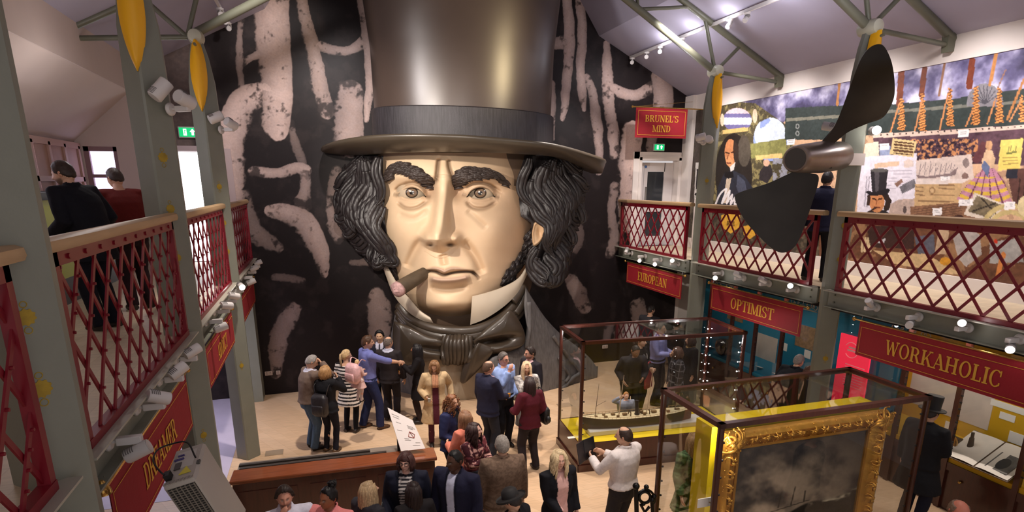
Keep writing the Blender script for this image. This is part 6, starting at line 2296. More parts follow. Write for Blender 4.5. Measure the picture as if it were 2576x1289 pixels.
# ================================================================== the printed collage mural along the right gallery (a flat print)
def collage():
    st = .0128
    ys = np.arange(3.9, 13.36, st)
    zs = np.arange(3.30, 6.385, st)
    Y, Z = np.meshgrid(ys, zs)
    P = np.stack([np.full_like(Y, XM), Y, Z], -1)
    u, v = project(P.reshape(-1, 3))
    u, v = u.reshape(Y.shape), v.reshape(Y.shape)
    n1 = vnoise(Y * 2.2, Z * 2.2, 2, 5)
    n2 = vnoise(Y * 9, Z * 9, 5, 4)
    n3 = vnoise(Y * 30, Z * 30, 8, 3)
    C = np.zeros(Y.shape + (3,))

    def put(mask, col, mott=.0, alpha=1.0):
        a = (np.asarray(mask, float) * alpha)[..., None]
        k = np.array(rgb(col))[None, None] * (1 + mott * 2 * (n2 - .5) + mott * 1.4 * (n3 - .5))[..., None]
        C[:] = C * (1 - a) + np.clip(k, 0, 1) * a

    def pol(pts, col, mott=.12, alpha=1.0):
        put(poly_mask(u, v, pts), col, mott, alpha)

    def ell(cx, cy, rx, ry, col, mott=.1, alpha=1.0):
        put(((u - cx) / rx) ** 2 + ((v - cy) / ry) ** 2 < 1, col, mott, alpha)

    def lin_(pts, r, col, mott=.1, alpha=1.0, smooth=False):
        p = catmull(pts, 5) if smooth else pts
        f, _, _ = seg_field(u, v, p, [r] * len(p))
        put(f > 0, col, mott, alpha)

    # ground: warm paper tones, lower band brown
    C[:] = np.array(rgb(214, 174, 140)) * (.62 + .75 * n1)[..., None]
    put(n2 > .58, (120, 84, 66), .3, .45)
    # sky
    sky = v < np.interp(u, [1735, 1980, 2150, 2576], [520, 300, 290, 235])
    put(sky, (92, 86, 122), .15)
    put(sky * smoothstep(.42, .60, n1), (170, 164, 202), .10, .75)
    put(sky * smoothstep(.54, .70, n1), (226, 222, 244), .06, .9)
    put(sky * smoothstep(.42, .30, n1), (60, 54, 80), .15, .8)
    # stone and leaf surrounds on the left of the mural
    stone = (u < 1995) & (v > np.interp(u, [1740, 1800, 1900, 2000], [268, 252, 260, 330]))
    put(stone, (92, 84, 62), .5)
    put(stone & (n2 > .55), (150, 138, 92), .3, .8)
    put(stone & (n3 > .66), (52, 46, 34), .2, .8)
    put((u < 1780) & (n2 > .3), (70, 60, 54), .5)
    pol([(1750, 410), (1778, 408), (1776, 500), (1746, 500)], (212, 206, 200), .2)
    pol([(1753, 425), (1775, 424), (1773, 476), (1750, 476)], (52, 48, 50), .4)
    lin_([(1750, 489), (1774, 488)], 3, (40, 36, 36))
    # first oval view
    ell(1855, 302, 36, 30, (118, 112, 160), .1)
    put((((u - 1855) / 36) ** 2 + ((v - 302) / 30) ** 2 < 1) & (v > 296) & (v < 314), (226, 226, 246), .05)
    put((((u - 1855) / 36) ** 2 + ((v - 302) / 30) ** 2 < 1) & (v < 286), (232, 200, 206), .06)
    ell(1817, 302, 5, 16, (236, 206, 176)); ell(1899, 292, 6, 18, (236, 206, 176))
    pol([(1818, 328), (1882, 320), (1882, 330), (1818, 338)], (226, 190, 120), .1)
    # second arch with a bright view and grassy foot
    put((((u - 1938) / 43) ** 2 + ((v - 352) / 54) ** 2 < 1), (150, 168, 222), .08)
    put((((u - 1938) / 40) ** 2 + ((v - 340) / 44) ** 2 < 1) & (n1 > .40), (214, 226, 250), .05)
    pol([(1888, 362), (1930, 356), (1978, 348), (1980, 394), (1890, 398)], (142, 140, 84), .35)
    pol([(1900, 392), (1968, 386), (1968, 398), (1902, 402)], (232, 196, 128), .12)
    # painted portrait in a dark oval
    put(((u - 1846) / 46) ** 2 + ((v - 440) / 104) ** 2 < 1, (44, 38, 34), .2)
    ell(1872, 380, 16, 40, (84, 76, 66), .15)
    pol([(1806, 470), (1822, 436), (1842, 428), (1872, 442), (1892, 470), (1896, 520), (1800, 524)], (46, 48, 58), .2)
    pol([(1856, 440), (1874, 456), (1882, 500), (1866, 506), (1852, 470)], (76, 80, 96), .15)
    pol([(1828, 448), (1842, 436), (1834, 480), (1828, 512), (1818, 512)], (206, 188, 166), .08)
    pol([(1824, 432), (1844, 432), (1846, 446), (1832, 450), (1822, 444)], (26, 24, 26), .2)
    ell(1838, 384, 15, 34, (216, 144, 96), .10)
    pol([(1824, 396), (1834, 392), (1846, 410), (1838, 424), (1828, 414)], (232, 164, 112), .08)
    pol([(1846, 352), (1858, 368), (1858, 400), (1850, 420), (1846, 398), (1844, 372)], (56, 44, 38), .2)
    lin_([(1826, 384), (1834, 386)], 1.8, (70, 40, 28)); lin_([(1840, 384), (1848, 382)], 1.8, (70, 40, 28))
    lin_([(1832, 390), (1829, 400)], 1.5, (150, 88, 60)); lin_([(1829, 410), (1838, 411)], 1.6, (130, 66, 50))
    pol([(1836, 420), (1850, 408), (1846, 428), (1838, 432)], (236, 228, 220), .05)
    sc_ = [(1800, 514), (1812, 488), (1828, 476), (1816, 512), (1836, 480), (1828, 512), (1842, 490), (1838, 514), (1850, 496), (1848, 514), (1862, 506)]
    lin_(sc_, 2.2, (244, 240, 240), .0, 1, True)
    # small seated group
    pol([(1912, 430), (1924, 414), (1940, 416), (1944, 440), (1930, 462), (1910, 452)], (52, 46, 48), .3)
    ell(1928, 410, 8, 9, (222, 178, 150))
    put((u > 1944) & (u < 2010) & (v > 400) & (v < 470) & (n2 > .48), (150, 150, 160), .3)
    # below the handrail on the left: dark stone with yellow shields
    low = (v > 516) & (u < 2075)
    put(low, (70, 62, 52), .5)
    put(low & (n2 > .56), (104, 92, 74), .3, .7)
    for cx_, cy_, s_ in ((1838, 562, 1.0), (1886, 584, .7)):
        pol([(cx_ - 24 * s_, cy_ - 20 * s_), (cx_, cy_ - 26 * s_), (cx_ + 24 * s_, cy_ - 20 * s_), (cx_ + 22 * s_, cy_ + 10 * s_), (cx_, cy_ + 26 * s_), (cx_ - 22 * s_, cy_ + 10 * s_)], (232, 178, 66), .12)
    # great dark hull, its pale stripe, portholes
    pol([(1976, 272), (2100, 266), (2250, 262), (2400, 248), (2576, 222), (2700, 206), (2700, 318), (2576, 318), (2200, 338), (2080, 352), (1974, 352)], (58, 66, 64), .25)
    pol([(1978, 298), (2150, 286), (2150, 294), (1978, 306)], (128, 126, 112), .15)
    pol([(2200, 280), (2576, 252), (2700, 244), (2700, 252), (2576, 260), (2200, 288)], (122, 122, 112), .15)
    for px, py in ((2006, 318), (2006, 336)):
        ell(px, py, 5, 7, (140, 144, 140)); ell(px, py, 2.5, 4, (50, 54, 54))
    put((((u - 2478) / 46) ** 2 + ((v - 262) / 52) ** 2 < 1) & (v < 268), (138, 134, 140), .12)
    for k in range(9):
        a = math.radians(200 + 16 * k)
        lin_([(2478, 262), (2478 + 40 * math.cos(a), 262 + 46 * math.sin(a))], 1.2, (84, 82, 90))
    # masts and lit rope ladders
    for (a, b, r, c) in (((2268, 180), (2262, 262), 8, (120, 66, 48)), ((2326, 172), (2318, 240), 7, (120, 66, 48)), ((2376, 160), (2362, 240), 3, (150, 110, 88)), ((2446, 152), (2438, 218), 8, (124, 62, 44)), ((2506, 135), (2490, 214), 4, (190, 130, 76)),
                          ((2112, 206), (2106, 264), 3, (196, 136, 80)), ((2576, 200), (2534, 300), 3, (186, 126, 76)), ((2530, 176), (2508, 226), 1.6, (150, 110, 90))):
        lin_([a, b], r, c, .15)
    for cx_, t_, b_, w_ in ((2268, 246, 328, 9), (2320, 236, 330, 9), (2390, 222, 318, 9), (2455, 218, 314, 10), (2514, 222, 310, 10), (2570, 240, 306, 7)):
        k = (v - t_) / (b_ - t_)
        inside = (k > 0) & (k < 1) & (np.abs(u - cx_ - 2 * np.sin(v * .5)) < w_ * (.45 + .6 * k))
        put(inside, (226, 150, 84), .25)
        put(inside & (np.sin(v * .9 + (u - cx_) * .35) > .45), (84, 48, 40), .2)
    for a, b in (((2238, 340), (2262, 262)), ((2300, 336), (2320, 250)), ((2364, 326), (2384, 240)), ((2430, 318), (2446, 280)), ((2484, 312), (2504, 250)), ((2540, 306), (2570, 250))):
        lin_([a, b], 2.0, (206, 140, 90), .1)
    # crowd on the quay
    pol([(2196, 338), (2576, 314), (2700, 306), (2700, 420), (2450, 412), (2200, 420)], (92, 66, 76), .5)
    crowd = (v > 350) & (v < 410) & (u > 2290) & (u < 2460)
    put(crowd & (n3 > .56), (206, 142, 92), .3, .85)
    put(crowd & (n3 < .40), (44, 32, 44), .3, .85)
    lin_([(2200, 342), (2400, 332), (2576, 319), (2700, 310)], 5.5, (222, 196, 180), .08)
    for k in range(26):
        px = 2216 + 16 * k
        ell(px, 341 - (px - 2200) * .0605, 2.2, 2.2, (60, 40, 36))
    # papers and drawings
    pol([(2176, 362), (2210, 356), (2212, 400), (2172, 402)], (232, 220, 198), .05)
    pol([(2212, 374), (2240, 366), (2240, 396), (2214, 400)], (150, 160, 190), .3)
    pol([(2162, 396), (2306, 386), (2310, 500), (2300, 545), (2155, 545)], (234, 226, 236), .04)
    pol([(2200, 412), (2262, 405), (2262, 417), (2200, 424)], (226, 192, 164), .06)
    pol([(2274, 406), (2286, 400), (2298, 406), (2298, 420), (2274, 422)], (226, 206, 196), .06)
    for k in range(6):
        lin_([(2200, 432 + 9 * k), (2300 - 6 * k, 428 + 9 * k)], .8, (196, 186, 200), 0)
    pol([(2246, 348), (2306, 356), (2298, 396), (2238, 388)], (222, 196, 142), .10)
    for k, w_ in enumerate((2, 2.6, 1.6, 3, 1.4)):
        lin_([(2252 - k, 357 + 7 * k), (2298 - 1.2 * k, 362 + 7 * k)], w_, (96, 66, 48), .6)
    for x in (2181, 2187):
        lin_([(x, 446), (x - 6, 520)], 1.6, (176, 168, 180), .2)
    pol([(2250, 462), (2268, 450), (2272, 458), (2256, 472)], (146, 110, 96), .3)
    pol([(2262, 470), (2300, 450), (2306, 470), (2270, 488)], (120, 116, 122), .5)
    pol([(2238, 515), (2262, 502), (2300, 500), (2310, 545), (2236, 545)], (196, 172, 160), .2)
    ell(2276, 528, 5, 9, (96, 82, 80))
    # engraving of a rigged ship
    pol([(2304, 404), (2444, 388), (2450, 452), (2306, 462)], (222, 202, 192), .06)
    pol([(2304, 440), (2330, 444), (2390, 436), (2410, 420), (2404, 440), (2380, 447), (2310, 448)], (142, 122, 122), .25)
    for k in range(7):
        x = 2312 + 13 * k
        lin_([(x, 440), (x + 4, 412 - (k % 3) * 3)], .9, (150, 132, 132)); lin_([(x, 436), (x + 12, 416)], .7, (160, 142, 142))
    ell(2430, 410, 8, 12, (150, 132, 128), .4); ell(2428, 444, 8, 9, (140, 112, 104), .3)
    pol([(2304, 452), (2440, 450), (2420, 462), (2304, 464)], (232, 216, 208), .04)
    pol([(2302, 464), (2420, 462), (2408, 520), (2300, 520)], (206, 170, 124), .10)
    for (a, b) in (((2304, 470), (2322, 472)), ((2304, 480), (2322, 482)), ((2306, 490), (2326, 492)), ((2362, 466), (2400, 466)), ((2362, 474), (2400, 476)), ((2340, 490), (2400, 492)), ((2310, 506), (2400, 508))):
        lin_([a, b], 1.4, (150, 116, 84), .2)
    for r in (8, 5):
        ell(2345, 480, r, r * 1.2, (166, 130, 92) if r == 8 else (214, 180, 136))
    pol([(2290, 520), (2410, 510), (2480, 540), (2480, 572), (2290, 560)], (140, 102, 78), .35)
    for k in range(6):
        lin_([(2300, 528 + 6 * k), (2420, 512 + 6 * k)], 1.2, (104, 74, 58), .2)
    # man in a tall hat
    pol([(2170, 540), (2196, 530), (2226, 528), (2246, 545), (2246, 590), (2160, 590)], (50, 46, 48), .2)
    ell(2206, 508, 19, 27, (208, 140, 92), .12)
    lin_([(2226, 490), (2236, 506), (2230, 524)], 7, (54, 40, 36), .3); lin_([(2186, 494), (2184, 514)], 4, (64, 46, 40), .3)
    lin_([(2196, 500), (2203, 502)], 2, (70, 40, 28)); lin_([(2210, 502), (2218, 500)], 2, (70, 40, 28))
    lin_([(2206, 504), (2204, 514)], 1.6, (160, 96, 64)); lin_([(2200, 522), (2214, 522)], 1.6, (120, 62, 48))
    lin_([(2204, 523), (2184, 534)], 2.2, (60, 40, 34))
    pol([(2190, 430), (2234, 428), (2228, 484), (2194, 486)], (48, 44, 48), .12)
    pol([(2200, 432), (2212, 431), (2210, 482), (2202, 483)], (84, 78, 82), .1)
    ell(2212, 429, 22, 5, (96, 92, 90), .08)
    pol([(2176, 484), (2190, 492), (2230, 492), (2240, 478), (2232, 474), (2200, 484), (2184, 480)], (38, 34, 38), .1)
    # lady with a parasol and a striped skirt
    pol([(2444, 404), (2470, 356), (2484, 358), (2476, 396), (2458, 412)], (104, 62, 66), .25)
    pol([(2470, 404), (2480, 376), (2496, 378), (2504, 400), (2500, 426), (2474, 428)], (214, 180, 146), .15)
    ell(2488, 366, 9, 12, (196, 150, 112), .3)
    sk = [(2474, 424), (2500, 424), (2524, 452), (2548, 512), (2520, 520), (2470, 522), (2404, 504), (2430, 468)]
    m_ = poly_mask(u, v, sk)
    put(m_, (196, 138, 160), .12)
    hoop = np.sin((v + (u - 2480) ** 2 * .004) * .30)
    put(m_ & (hoop > .1) & (v > 446), (222, 182, 76), .12)
    ang_ = np.arctan2(u - 2486, v - 395)
    put(m_ & (np.sin(ang_ * 26) > .86), (116, 66, 84), .1)
    pol([(2476, 404), (2490, 420), (2486, 448), (2478, 436), (2468, 420)], (104, 116, 150), .15)
    # yellow bill, trunks, framed picture, wheel, cards
    pol([(2518, 352), (2574, 348), (2566, 424), (2510, 430)], (232, 206, 110), .06)
    pol([(2530, 384), (2560, 380), (2556, 386), (2532, 388)], (110, 112, 60), .2)
    for k in range(4):
        lin_([(2536 + 6 * k, 383), (2538 + 6 * k, 368)], .9, (140, 136, 80))
    for k in range(3):
        lin_([(2524, 398 + 8 * k), (2560, 395 + 8 * k)], 1.4, (176, 150, 84))
    pol([(2532, 426), (2576, 424), (2700, 424), (2700, 520), (2550, 516)], (96, 64, 58), .3)
    pol([(2532, 428), (2562, 424), (2558, 450), (2530, 450)], (46, 46, 56), .15)
    for x in (2566, 2580):
        lin_([(x, 452), (x - 6, 510)], 2, (60, 40, 36))
    pol([(2452, 485), (2530, 515), (2496, 560), (2424, 540)], (226, 212, 196), .06)
    pol([(2458, 492), (2518, 516), (2492, 550), (2434, 532)], (130, 116, 92), .45)
    lin_([(2470, 500), (2505, 538)], 2, (60, 52, 44)); lin_([(2446, 532), (2504, 512)], 2, (60, 52, 44))
    for r in (62, 46):
        f, _, _ = seg_field(u, v, [(2540 + r * 1.1 * math.cos(a), 580 + r * math.sin(a)) for a in np.linspace(3.3, 6.4, 20)], [6] * 20)
        put(f > 0, (206, 184, 128), .15)
    ell(2578, 520, 18, 26, (226, 206, 160), .1)
    for cx_, cy_, w_, h_ in ((2424, 336, 14, 10), (2225, 370, 12, 9), (2378, 449, 12, 6), (2358, 533, 12, 10), (2430, 510, 18, 9), (2540, 518, 14, 11), (1990, 357, 10, 8)):
        pol([(cx_ - w_, cy_ - h_ + 2), (cx_ + w_, cy_ - h_), (cx_ + w_ - 1, cy_ + h_ - 2), (cx_ - w_, cy_ + h_)], (250, 244, 242), .02)
        for k in range(2):
            lin_([(cx_ - w_ * .6, cy_ - 3 + 5 * k), (cx_ + w_ * .5, cy_ - 4 + 5 * k)], .8, (190, 184, 184), 0)
    # below the handrail on the right: stage, planks, seated figures
    low = (v > np.interp(u, [2060, 2576], [556, 590])) & (u > 2060)
    put(low, (110, 72, 52), .35)
    put(low & (n1 > .55), (166, 126, 90), .2, .7)
    for k, x in enumerate((2170, 2177, 2184, 2191)):
        lin_([(x, 600), (x - 2, 632)], 3, (216, 190, 150), .1)
    pol([(2180, 570), (2300, 566), (2300, 628), (2190, 622)], (62, 40, 36), .3)
    pol([(2208, 606), (2228, 600), (2224, 612), (2206, 612)], (196, 196, 200), .1)
    pol([(2300, 596), (2350, 590), (2352, 640), (2310, 640)], (96, 96, 108), .25)
    pol([(2196, 630), (2330, 640), (2420, 690), (2390, 690), (2250, 664)], (206, 176, 132), .15)
    pol([(2350, 640), (2366, 560), (2390, 560), (2380, 640)], (190, 160, 130), .15)
    pol([(2398, 600), (2430, 566), (2464, 590), (2470, 640), (2430, 672), (2410, 650)], (176, 166, 160), .15)
    ell(2412, 556, 16, 16, (70, 46, 40), .2); ell(2408, 566, 10, 12, (206, 140, 100), .1)
    ell(2378, 658, 14, 10, (214, 150, 50), .2)
    pol([(2490, 610), (2560, 600), (2576, 660), (2490, 664)], (166, 162, 158), .2)
    lin_([(2524, 640), (2510, 690)], 6, (206, 130, 70), .2)
    ell(2505, 608, 5, 6, (206, 60, 40))
    pol([(2060, 660), (2145, 668), (2576, 724), (2576, 740), (2060, 690)], (128, 96, 72), .15)
    C *= (.80 + .24 * vnoise(Y * 18, Z * 18, 77, 4) + .22 * n3)[..., None]
    return big_mesh('mural_collage', P, np.clip(C, 0, 1), vmat('collage_print', .45, .35, .05, 60.))


mur = collage()
for _p in mur.data.polygons[:1]:
    if _p.normal.x > 0:
        mur.data.flip_normals()
tag(mur, 'long printed collage of ships, papers and portraits along the right gallery wall', 'mural')
MB_b = MB().prism([(0, 0)] * 3, (0, 0, 0), (1, 0, 0), (0, 1, 0), (0, 0, 0)) if False else None
# name painted on the yellow shield
p = onx(1838, 568, XM - .004)
q = MB()
lettering(q, 'BRUNEL', p, (0, -1, 0), (0, 0, 1), .10, (-1, 0, 0), .60)
q.build('shield_lettering', mat('shield_ink', rgb(90, 60, 30), .6), mur, smooth=False)

# ================================================================== people
def rounded_torso(rows, n=26):
    """rows: (centre Vector, half width, half depth) -> closed ring surface"""
    P = np.zeros((len(rows), n, 3))
    for i, (c, a, d) in enumerate(rows):
        for j in range(n):
            t = 2 * math.pi * j / n
            cx_, sx_ = math.cos(t), math.sin(t)
            P[i, j] = (c[0] + a * math.copysign(abs(cx_) ** .85, cx_), c[1] + d * math.copysign(abs(sx_) ** .9, sx_), c[2])
    return P


JOBS = []


def remesh_job(b, voxel, smooth, done):
    me = bpy.data.meshes.new('tmp')
    me.from_pydata(b.v, [], b.f)
    o = bpy.data.objects.new('tmp', me)
    COL.objects.link(o)
    m = o.modifiers.new('r', 'REMESH')
    m.mode = 'VOXEL'
    m.voxel_size = voxel
    s = o.modifiers.new('s', 'SMOOTH')
    s.factor = .5
    s.iterations = smooth
    JOBS.append((o, done))


def run_jobs():
    bpy.context.view_layer.update()
    dg = bpy.context.evaluated_depsgraph_get()
    for o, done in JOBS:
        ev = o.evaluated_get(dg)
        me = ev.to_mesh()
        n = len(me.vertices)
        V = np.zeros(n * 3)
        me.vertices.foreach_get('co', V)
        N = np.zeros(n * 3)
        me.vertices.foreach_get('normal', N)
        F = [list(p.vertices) for p in me.polygons]
        ev.to_mesh_clear()
        done(V.reshape(-1, 3), N.reshape(-1, 3), F)
    for o, _ in JOBS:
        me = o.data
        bpy.data.objects.remove(o)
        bpy.data.meshes.remove(me)
    JOBS.clear()


def np_mesh(name, V, F, C, material, parent=None):
    me = bpy.data.meshes.new(name)
    me.from_pydata([tuple(p) for p in V], [], F)
    me.materials.append(material)
    a = me.color_attributes.new('col', 'FLOAT_COLOR', 'POINT')
    arr = np.ones((len(V), 4), np.float32)
    arr[:, :3] = C
    a.data.foreach_set('color', arr.ravel())
    me.polygons.foreach_set('use_smooth', [True] * len(me.polygons))
    me.update()
    o = bpy.data.objects.new(name, me)
    COL.objects.link(o)
    o.parent = parent
    return o


cloth_v = vmat('person_cloth', .8, .2, .10, 30., bump=.12, bscale=90)
skin_v = vmat('person_skin', .5, .35, .05, 30.)
hair_v = vmat('person_hair', .5, .35, .30, 60.)
leather = mat('shoe_leather', rgb(30, 24, 22), .4)


def head_dirs(n=46, m=38):
    th = np.linspace(.02, math.pi - .02, m)
    ph = np.linspace(0, 2 * math.pi, n, endpoint=False)
    PH, TH = np.meshgrid(ph, th)
    return np.stack([np.sin(TH) * np.sin(PH), np.sin(TH) * np.cos(PH), np.cos(TH)], -1)


HD = head_dirs()


def head_surface(female, D=HD):
    x, y, z = D[..., 0], D[..., 1], D[..., 2]
    rx, ry, rz_ = (.070, .092, .112) if female else (.074, .095, .116)
    jaw = smoothstep(-.15, -.95, z) * (.30 if female else .22)
    r = np.stack([x * rx * (1 - jaw * .8), y * ry * (1 - .10 * jaw) + .012 * smoothstep(-.2, -.8, z) * (y > 0), z * rz_], -1)
    f = np.clip(y, 0, 1)

    def g(x0, z0, sx, sz):
        return np.exp(-((x - x0) / sx) ** 2 - ((z - z0) / sz) ** 2) * (y > 0)
    push = .030 * g(0, -.16, .12, .16) + .016 * g(0, .06, .10, .22) + .008 * (g(.3, .24, .22, .08) + g(-.3, .24, .22, .08)) - .013 * (g(.34, .06, .16, .10) + g(-.34, .06, .16, .10))
    push += .010 * (g(.48, -.16, .18, .16) + g(-.48, -.16, .18, .16)) + .012 * g(0, -.47, .20, .06) + .009 * g(0, -.56, .18, .04) + .016 * g(0, -.80, .22, .12) - .006 * g(0, -.66, .2, .04) - .008 * g(0, -.33, .14, .05)
    r[..., 1] += push * f ** .5
    return r


def rot_head(P, c, yaw, pitch, roll):
    M = np.array((Matrix.Rotation(-yaw, 3, 'Z') @ Matrix.Rotation(-pitch, 3, 'X') @ Matrix.Rotation(roll, 3, 'Y')))
    return P @ M.T + np.array(c)


def two_bone(S_, T_, a, b, hint):
    d = T_ - S_
    L = min(d.length, (a + b) * .995)
    d.normalize()
    T_ = S_ + d * L
    q = (a * a - b * b + L * L) / (2 * L)
    hgt = math.sqrt(max(0, a * a - q * q))
    hint = hint - d * hint.dot(d)
    hint = hint.normalized() if hint.length > 1e-4 else Vector((0, -1, 0))
    return S_ + d * q + hint * hgt, T_


def add_hand(b, w, d, pn, side, curl=.5, k=1.0):
    """palm, four bent fingers of unequal length and a thumb; d = hand direction, pn = palm normal"""
    d = d.normalized()
    pn = (pn - d * pn.dot(d)).normalized()
    x = d.cross(pn) * side
    b.tube([w - d * .03 * k, w + d * .01 * k, w + d * .045 * k, w + d * .085 * k], [.024 * k, .030 * k, .040 * k, .038 * k], 10, flat=.45, up=pn)
    for i, (o, L) in enumerate(((.028, .070), (.010, .080), (-.008, .074), (-.026, .058))):
        p = w + d * (.080 - .004 * abs(i - 1)) * k + x * o * k
        c = curl * (1 + .12 * i)
        pts = [p]
        ang = c * .35
        for s in (.45, .32, .23):
            dd = d * math.cos(ang) + pn * math.sin(ang) + x * (o * .9 * (1 - curl))
            p = p + dd.normalized() * L * s * k
            pts.append(p)
            ang += c * .9
        b.tube(pts, [.0105 * k, .0100 * k, .0094 * k, .0075 * k], 7)
    p = w + d * .025 * k + x * .032 * k
    q = p + (d * .55 + x * .75 + pn * .35).normalized() * .040 * k
    b.tube([p, q, q + (d * .9 + x * .1 + pn * (.3 + curl * .5)).normalized() * .034 * k], [.014 * k, .0125 * k, .009 * k], 7)


N_PERS = [0]


def person(label, px, py, h, face, z0=0.0, female=False, skin=(214, 168, 140), hair=('short', (60, 44, 34)), top=None, under=None, tie=None, bottom=('trousers', (40, 42, 52)), shoes=(34, 26, 24),
           rh=None, lh=None, lean=0.0, head=(0, 0, 0), hem=None, sleeve=1.0, pattern=None, stance=(.10, 0.0), open_w=None, collar=None, glasses=False, hat=None, xy=None, wide=1.0, curl=(.5, .5), extra=None, step=0.0, group=None, girth=1.0, legs_bare=None):
    N_PERS[0] += 1
    seed = N_PERS[0]
    k = h / 1.72
    P0 = Vector((xy[0], xy[1], z0)) if xy else onz(px, py, z0 + h)
    loc = Vector((P0.x, P0.y, z0))
    azr = math.radians(face)
    F = 'F' if female else 'M'
    sh_x = (.165 if female else .195) * wide
    LA = math.radians(lean)

    def ln(p):
        """bend the upper body forward about the hips"""
        p = Vector(p)
        t = max(0, min(1, (p.z - .9) / .5))
        a = LA * (t ** .8 if p.z > .9 else 0)
        dz = p.z - .9
        if dz <= 0:
            return p
        return Vector((p.x, p.y * math.cos(a) + dz * math.sin(a), .9 + dz * math.cos(a) - p.y * math.sin(a)))

    hc = ln((0, .02, 1.595))
    neck0, neck1 = ln((0, -.005, 1.40)), ln((0, .005, 1.53))
    # limbs
    st, tw = stance
    hips = [Vector((s * .095, 0, .90)) for s in (1, -1)]
    ank = [Vector((s * st, (step if s > 0 else -step), .085)) for s in (1, -1)]
    knees = []
    for hp, an in zip(hips, ank):
        kn, _ = two_bone(hp, an, .42, .415, Vector((0, 1, 0)))
        knees.append(kn)
    arms = []
    for s, T_ in ((1, rh), (-1, lh)):
        Sx = ln((s * sh_x, -.005, 1.40))
        if T_ is None:
            T_ = (.27, .06, .86)
        T_ = Vector((s * abs(T_[0]) if T_[0] > -9 and not (len(T_) > 3) else s * T_[0], T_[1], T_[2]))
        hint = Vector((s * .55, -.55, -.65)) if T_.z > 1.0 else Vector((s * .25, -.95, 0))
        el, wr = two_bone(Sx, T_, .285, .255, hint)
        arms.append((s, Sx, el, wr))
    # ---- the body: one continuous surface
    b = MB()
    if female:
        rows = [(.80, .12, .09), (.88, .165, .115), (.95, .165, .115), (1.06, .125, .095), (1.18, .14, .105), (1.27, .152, .125), (1.36, .155, .10), (1.42, .10, .075), (1.46, .05, .05)]
    else:
        rows = [(.80, .13, .09), (.88, .16, .11), (.95, .165, .115), (1.06, .155, .11), (1.18, .17, .12), (1.30, .185, .125), (1.38, .18, .11), (1.43, .12, .085), (1.47, .055, .055)]
    R_ = [(ln((0, 0, z)), a * wide * girth, d * girth) for z, a, d in rows]
    b.grid(rounded_torso(R_), wrap=True)
    n = 26
    b.f += [list(range(n))[::-1], list(range((len(rows) - 1) * n, len(rows) * n))]
    b.mi += [0, 0]
    b.tube([neck0, neck1, hc], [.056, .050, .05], 12)
    for s, Sx, el, wr in arms:
        b.tube([Sx + (el - Sx) * -.1, Sx, (Sx + el) / 2, el, (el * .55 + wr * .45), wr], [.05, .058, .050, .042, .040, .028], 10)
    for hp, kn, an in zip(hips, knees, ank):
        b.tube([hp + Vector((0, 0, .04)), hp, (hp + kn) / 2, kn, kn * .6 + an * .4, an, an + Vector((0, 0, -.05))], [.085, .09, .076, .056, .056, .036, .036], 12)
        b.tube([an + Vector((0, -.03, -.055)), an + Vector((0, .06, -.060)), an + Vector((0, .13, -.065))], [.032, .036, .026], 10, flat=.7)
    for (s, Sx, el, wr), cu in zip(arms, curl):
        d = (wr - el).normalized()
        inw = Vector((-s, .25, .1)) if wr.z < 1.05 else Vector((-s * .5, -.75, .1))
        add_hand(b, wr, d, inw, -s if wr.z < 1.05 else -s, cu)
    hs = head_surface(female)
    yaw, pit, rol = [math.radians(a) for a in head]
    HP = rot_head(hs, hc, yaw, pit, rol)
    # colours of the face
    D = HD
    x, y, z = D[..., 0], D[..., 1], D[..., 2]
    sk = np.array(rgb(skin))
    HC = np.zeros(hs.shape)
    HC[:] = sk
    hcol = np.array(rgb(hair[1])) if hair[1] else sk * .4
    fr = (y > 0)[..., None]

    def blend(m, c):
        nonlocal HC
        m = np.clip(m, 0, 1)[..., None] * fr
        HC = HC * (1 - m) + np.array(c) * m
    blend(np.exp(-((x) / .26) ** 4 - ((z + .515) / .055) ** 2) * .75, np.array(rgb(176, 96, 88)) * (sk.mean() / .42 * .5 + .5))
    blend(np.exp(-((x) / .24) ** 4 - ((z + .512) / .016) ** 2) * .8, sk * .25)
    for sx in (-1, 1):
        blend(np.exp(-((x - sx * .34) / .14) ** 4 - ((z - .055) / .062) ** 2) * .9, rgb(220, 210, 200))
        blend(np.exp(-((x - sx * .34) / .065) ** 2 - ((z - .055) / .055) ** 2) * 1.3, (.02, .015, .012))
        blend(np.exp(-((x - sx * .34) / .17) ** 4 - ((z - .115) / .025) ** 2) * .8, sk * .22)
        blend(np.exp(-((x - sx * .36) / .19) ** 4 - ((z - .225 + .1 * (np.abs(x) - .3) ** 2) / .04) ** 2) * .85, hcol * .8)
        blend(np.exp(-((x - sx * .07) / .05) ** 2 - ((z + .27) / .03) ** 2) * .5, sk * .3)
        blend(np.exp(-((x - sx * .5) / .2) ** 2 - ((z + .2) / .18) ** 2) * .25, sk * np.array([1.1, .75, .7]))
    if 'beard' in hair:
        blend(smoothstep(-.30, -.42, z) * (1 - np.exp(-(x / .2) ** 4 - ((z + .5) / .07) ** 2)) * .7, hcol * .7)
    EM = MB()
    for s in (-1, 1):
        Me = Matrix.Rotation(.25 * s, 4, 'Y')
        ev = MB().ball((0, 0, 0), (.012, .020, .032), 10, 8, Me)
        pts = rot_head(np.array(ev.v) + np.array([s * (.074 if not female else .070), -.012, -.008]), hc, yaw, pit, rol)
        EM.color(sk * np.array([1, .86, .82])).add(pts, ev.f)

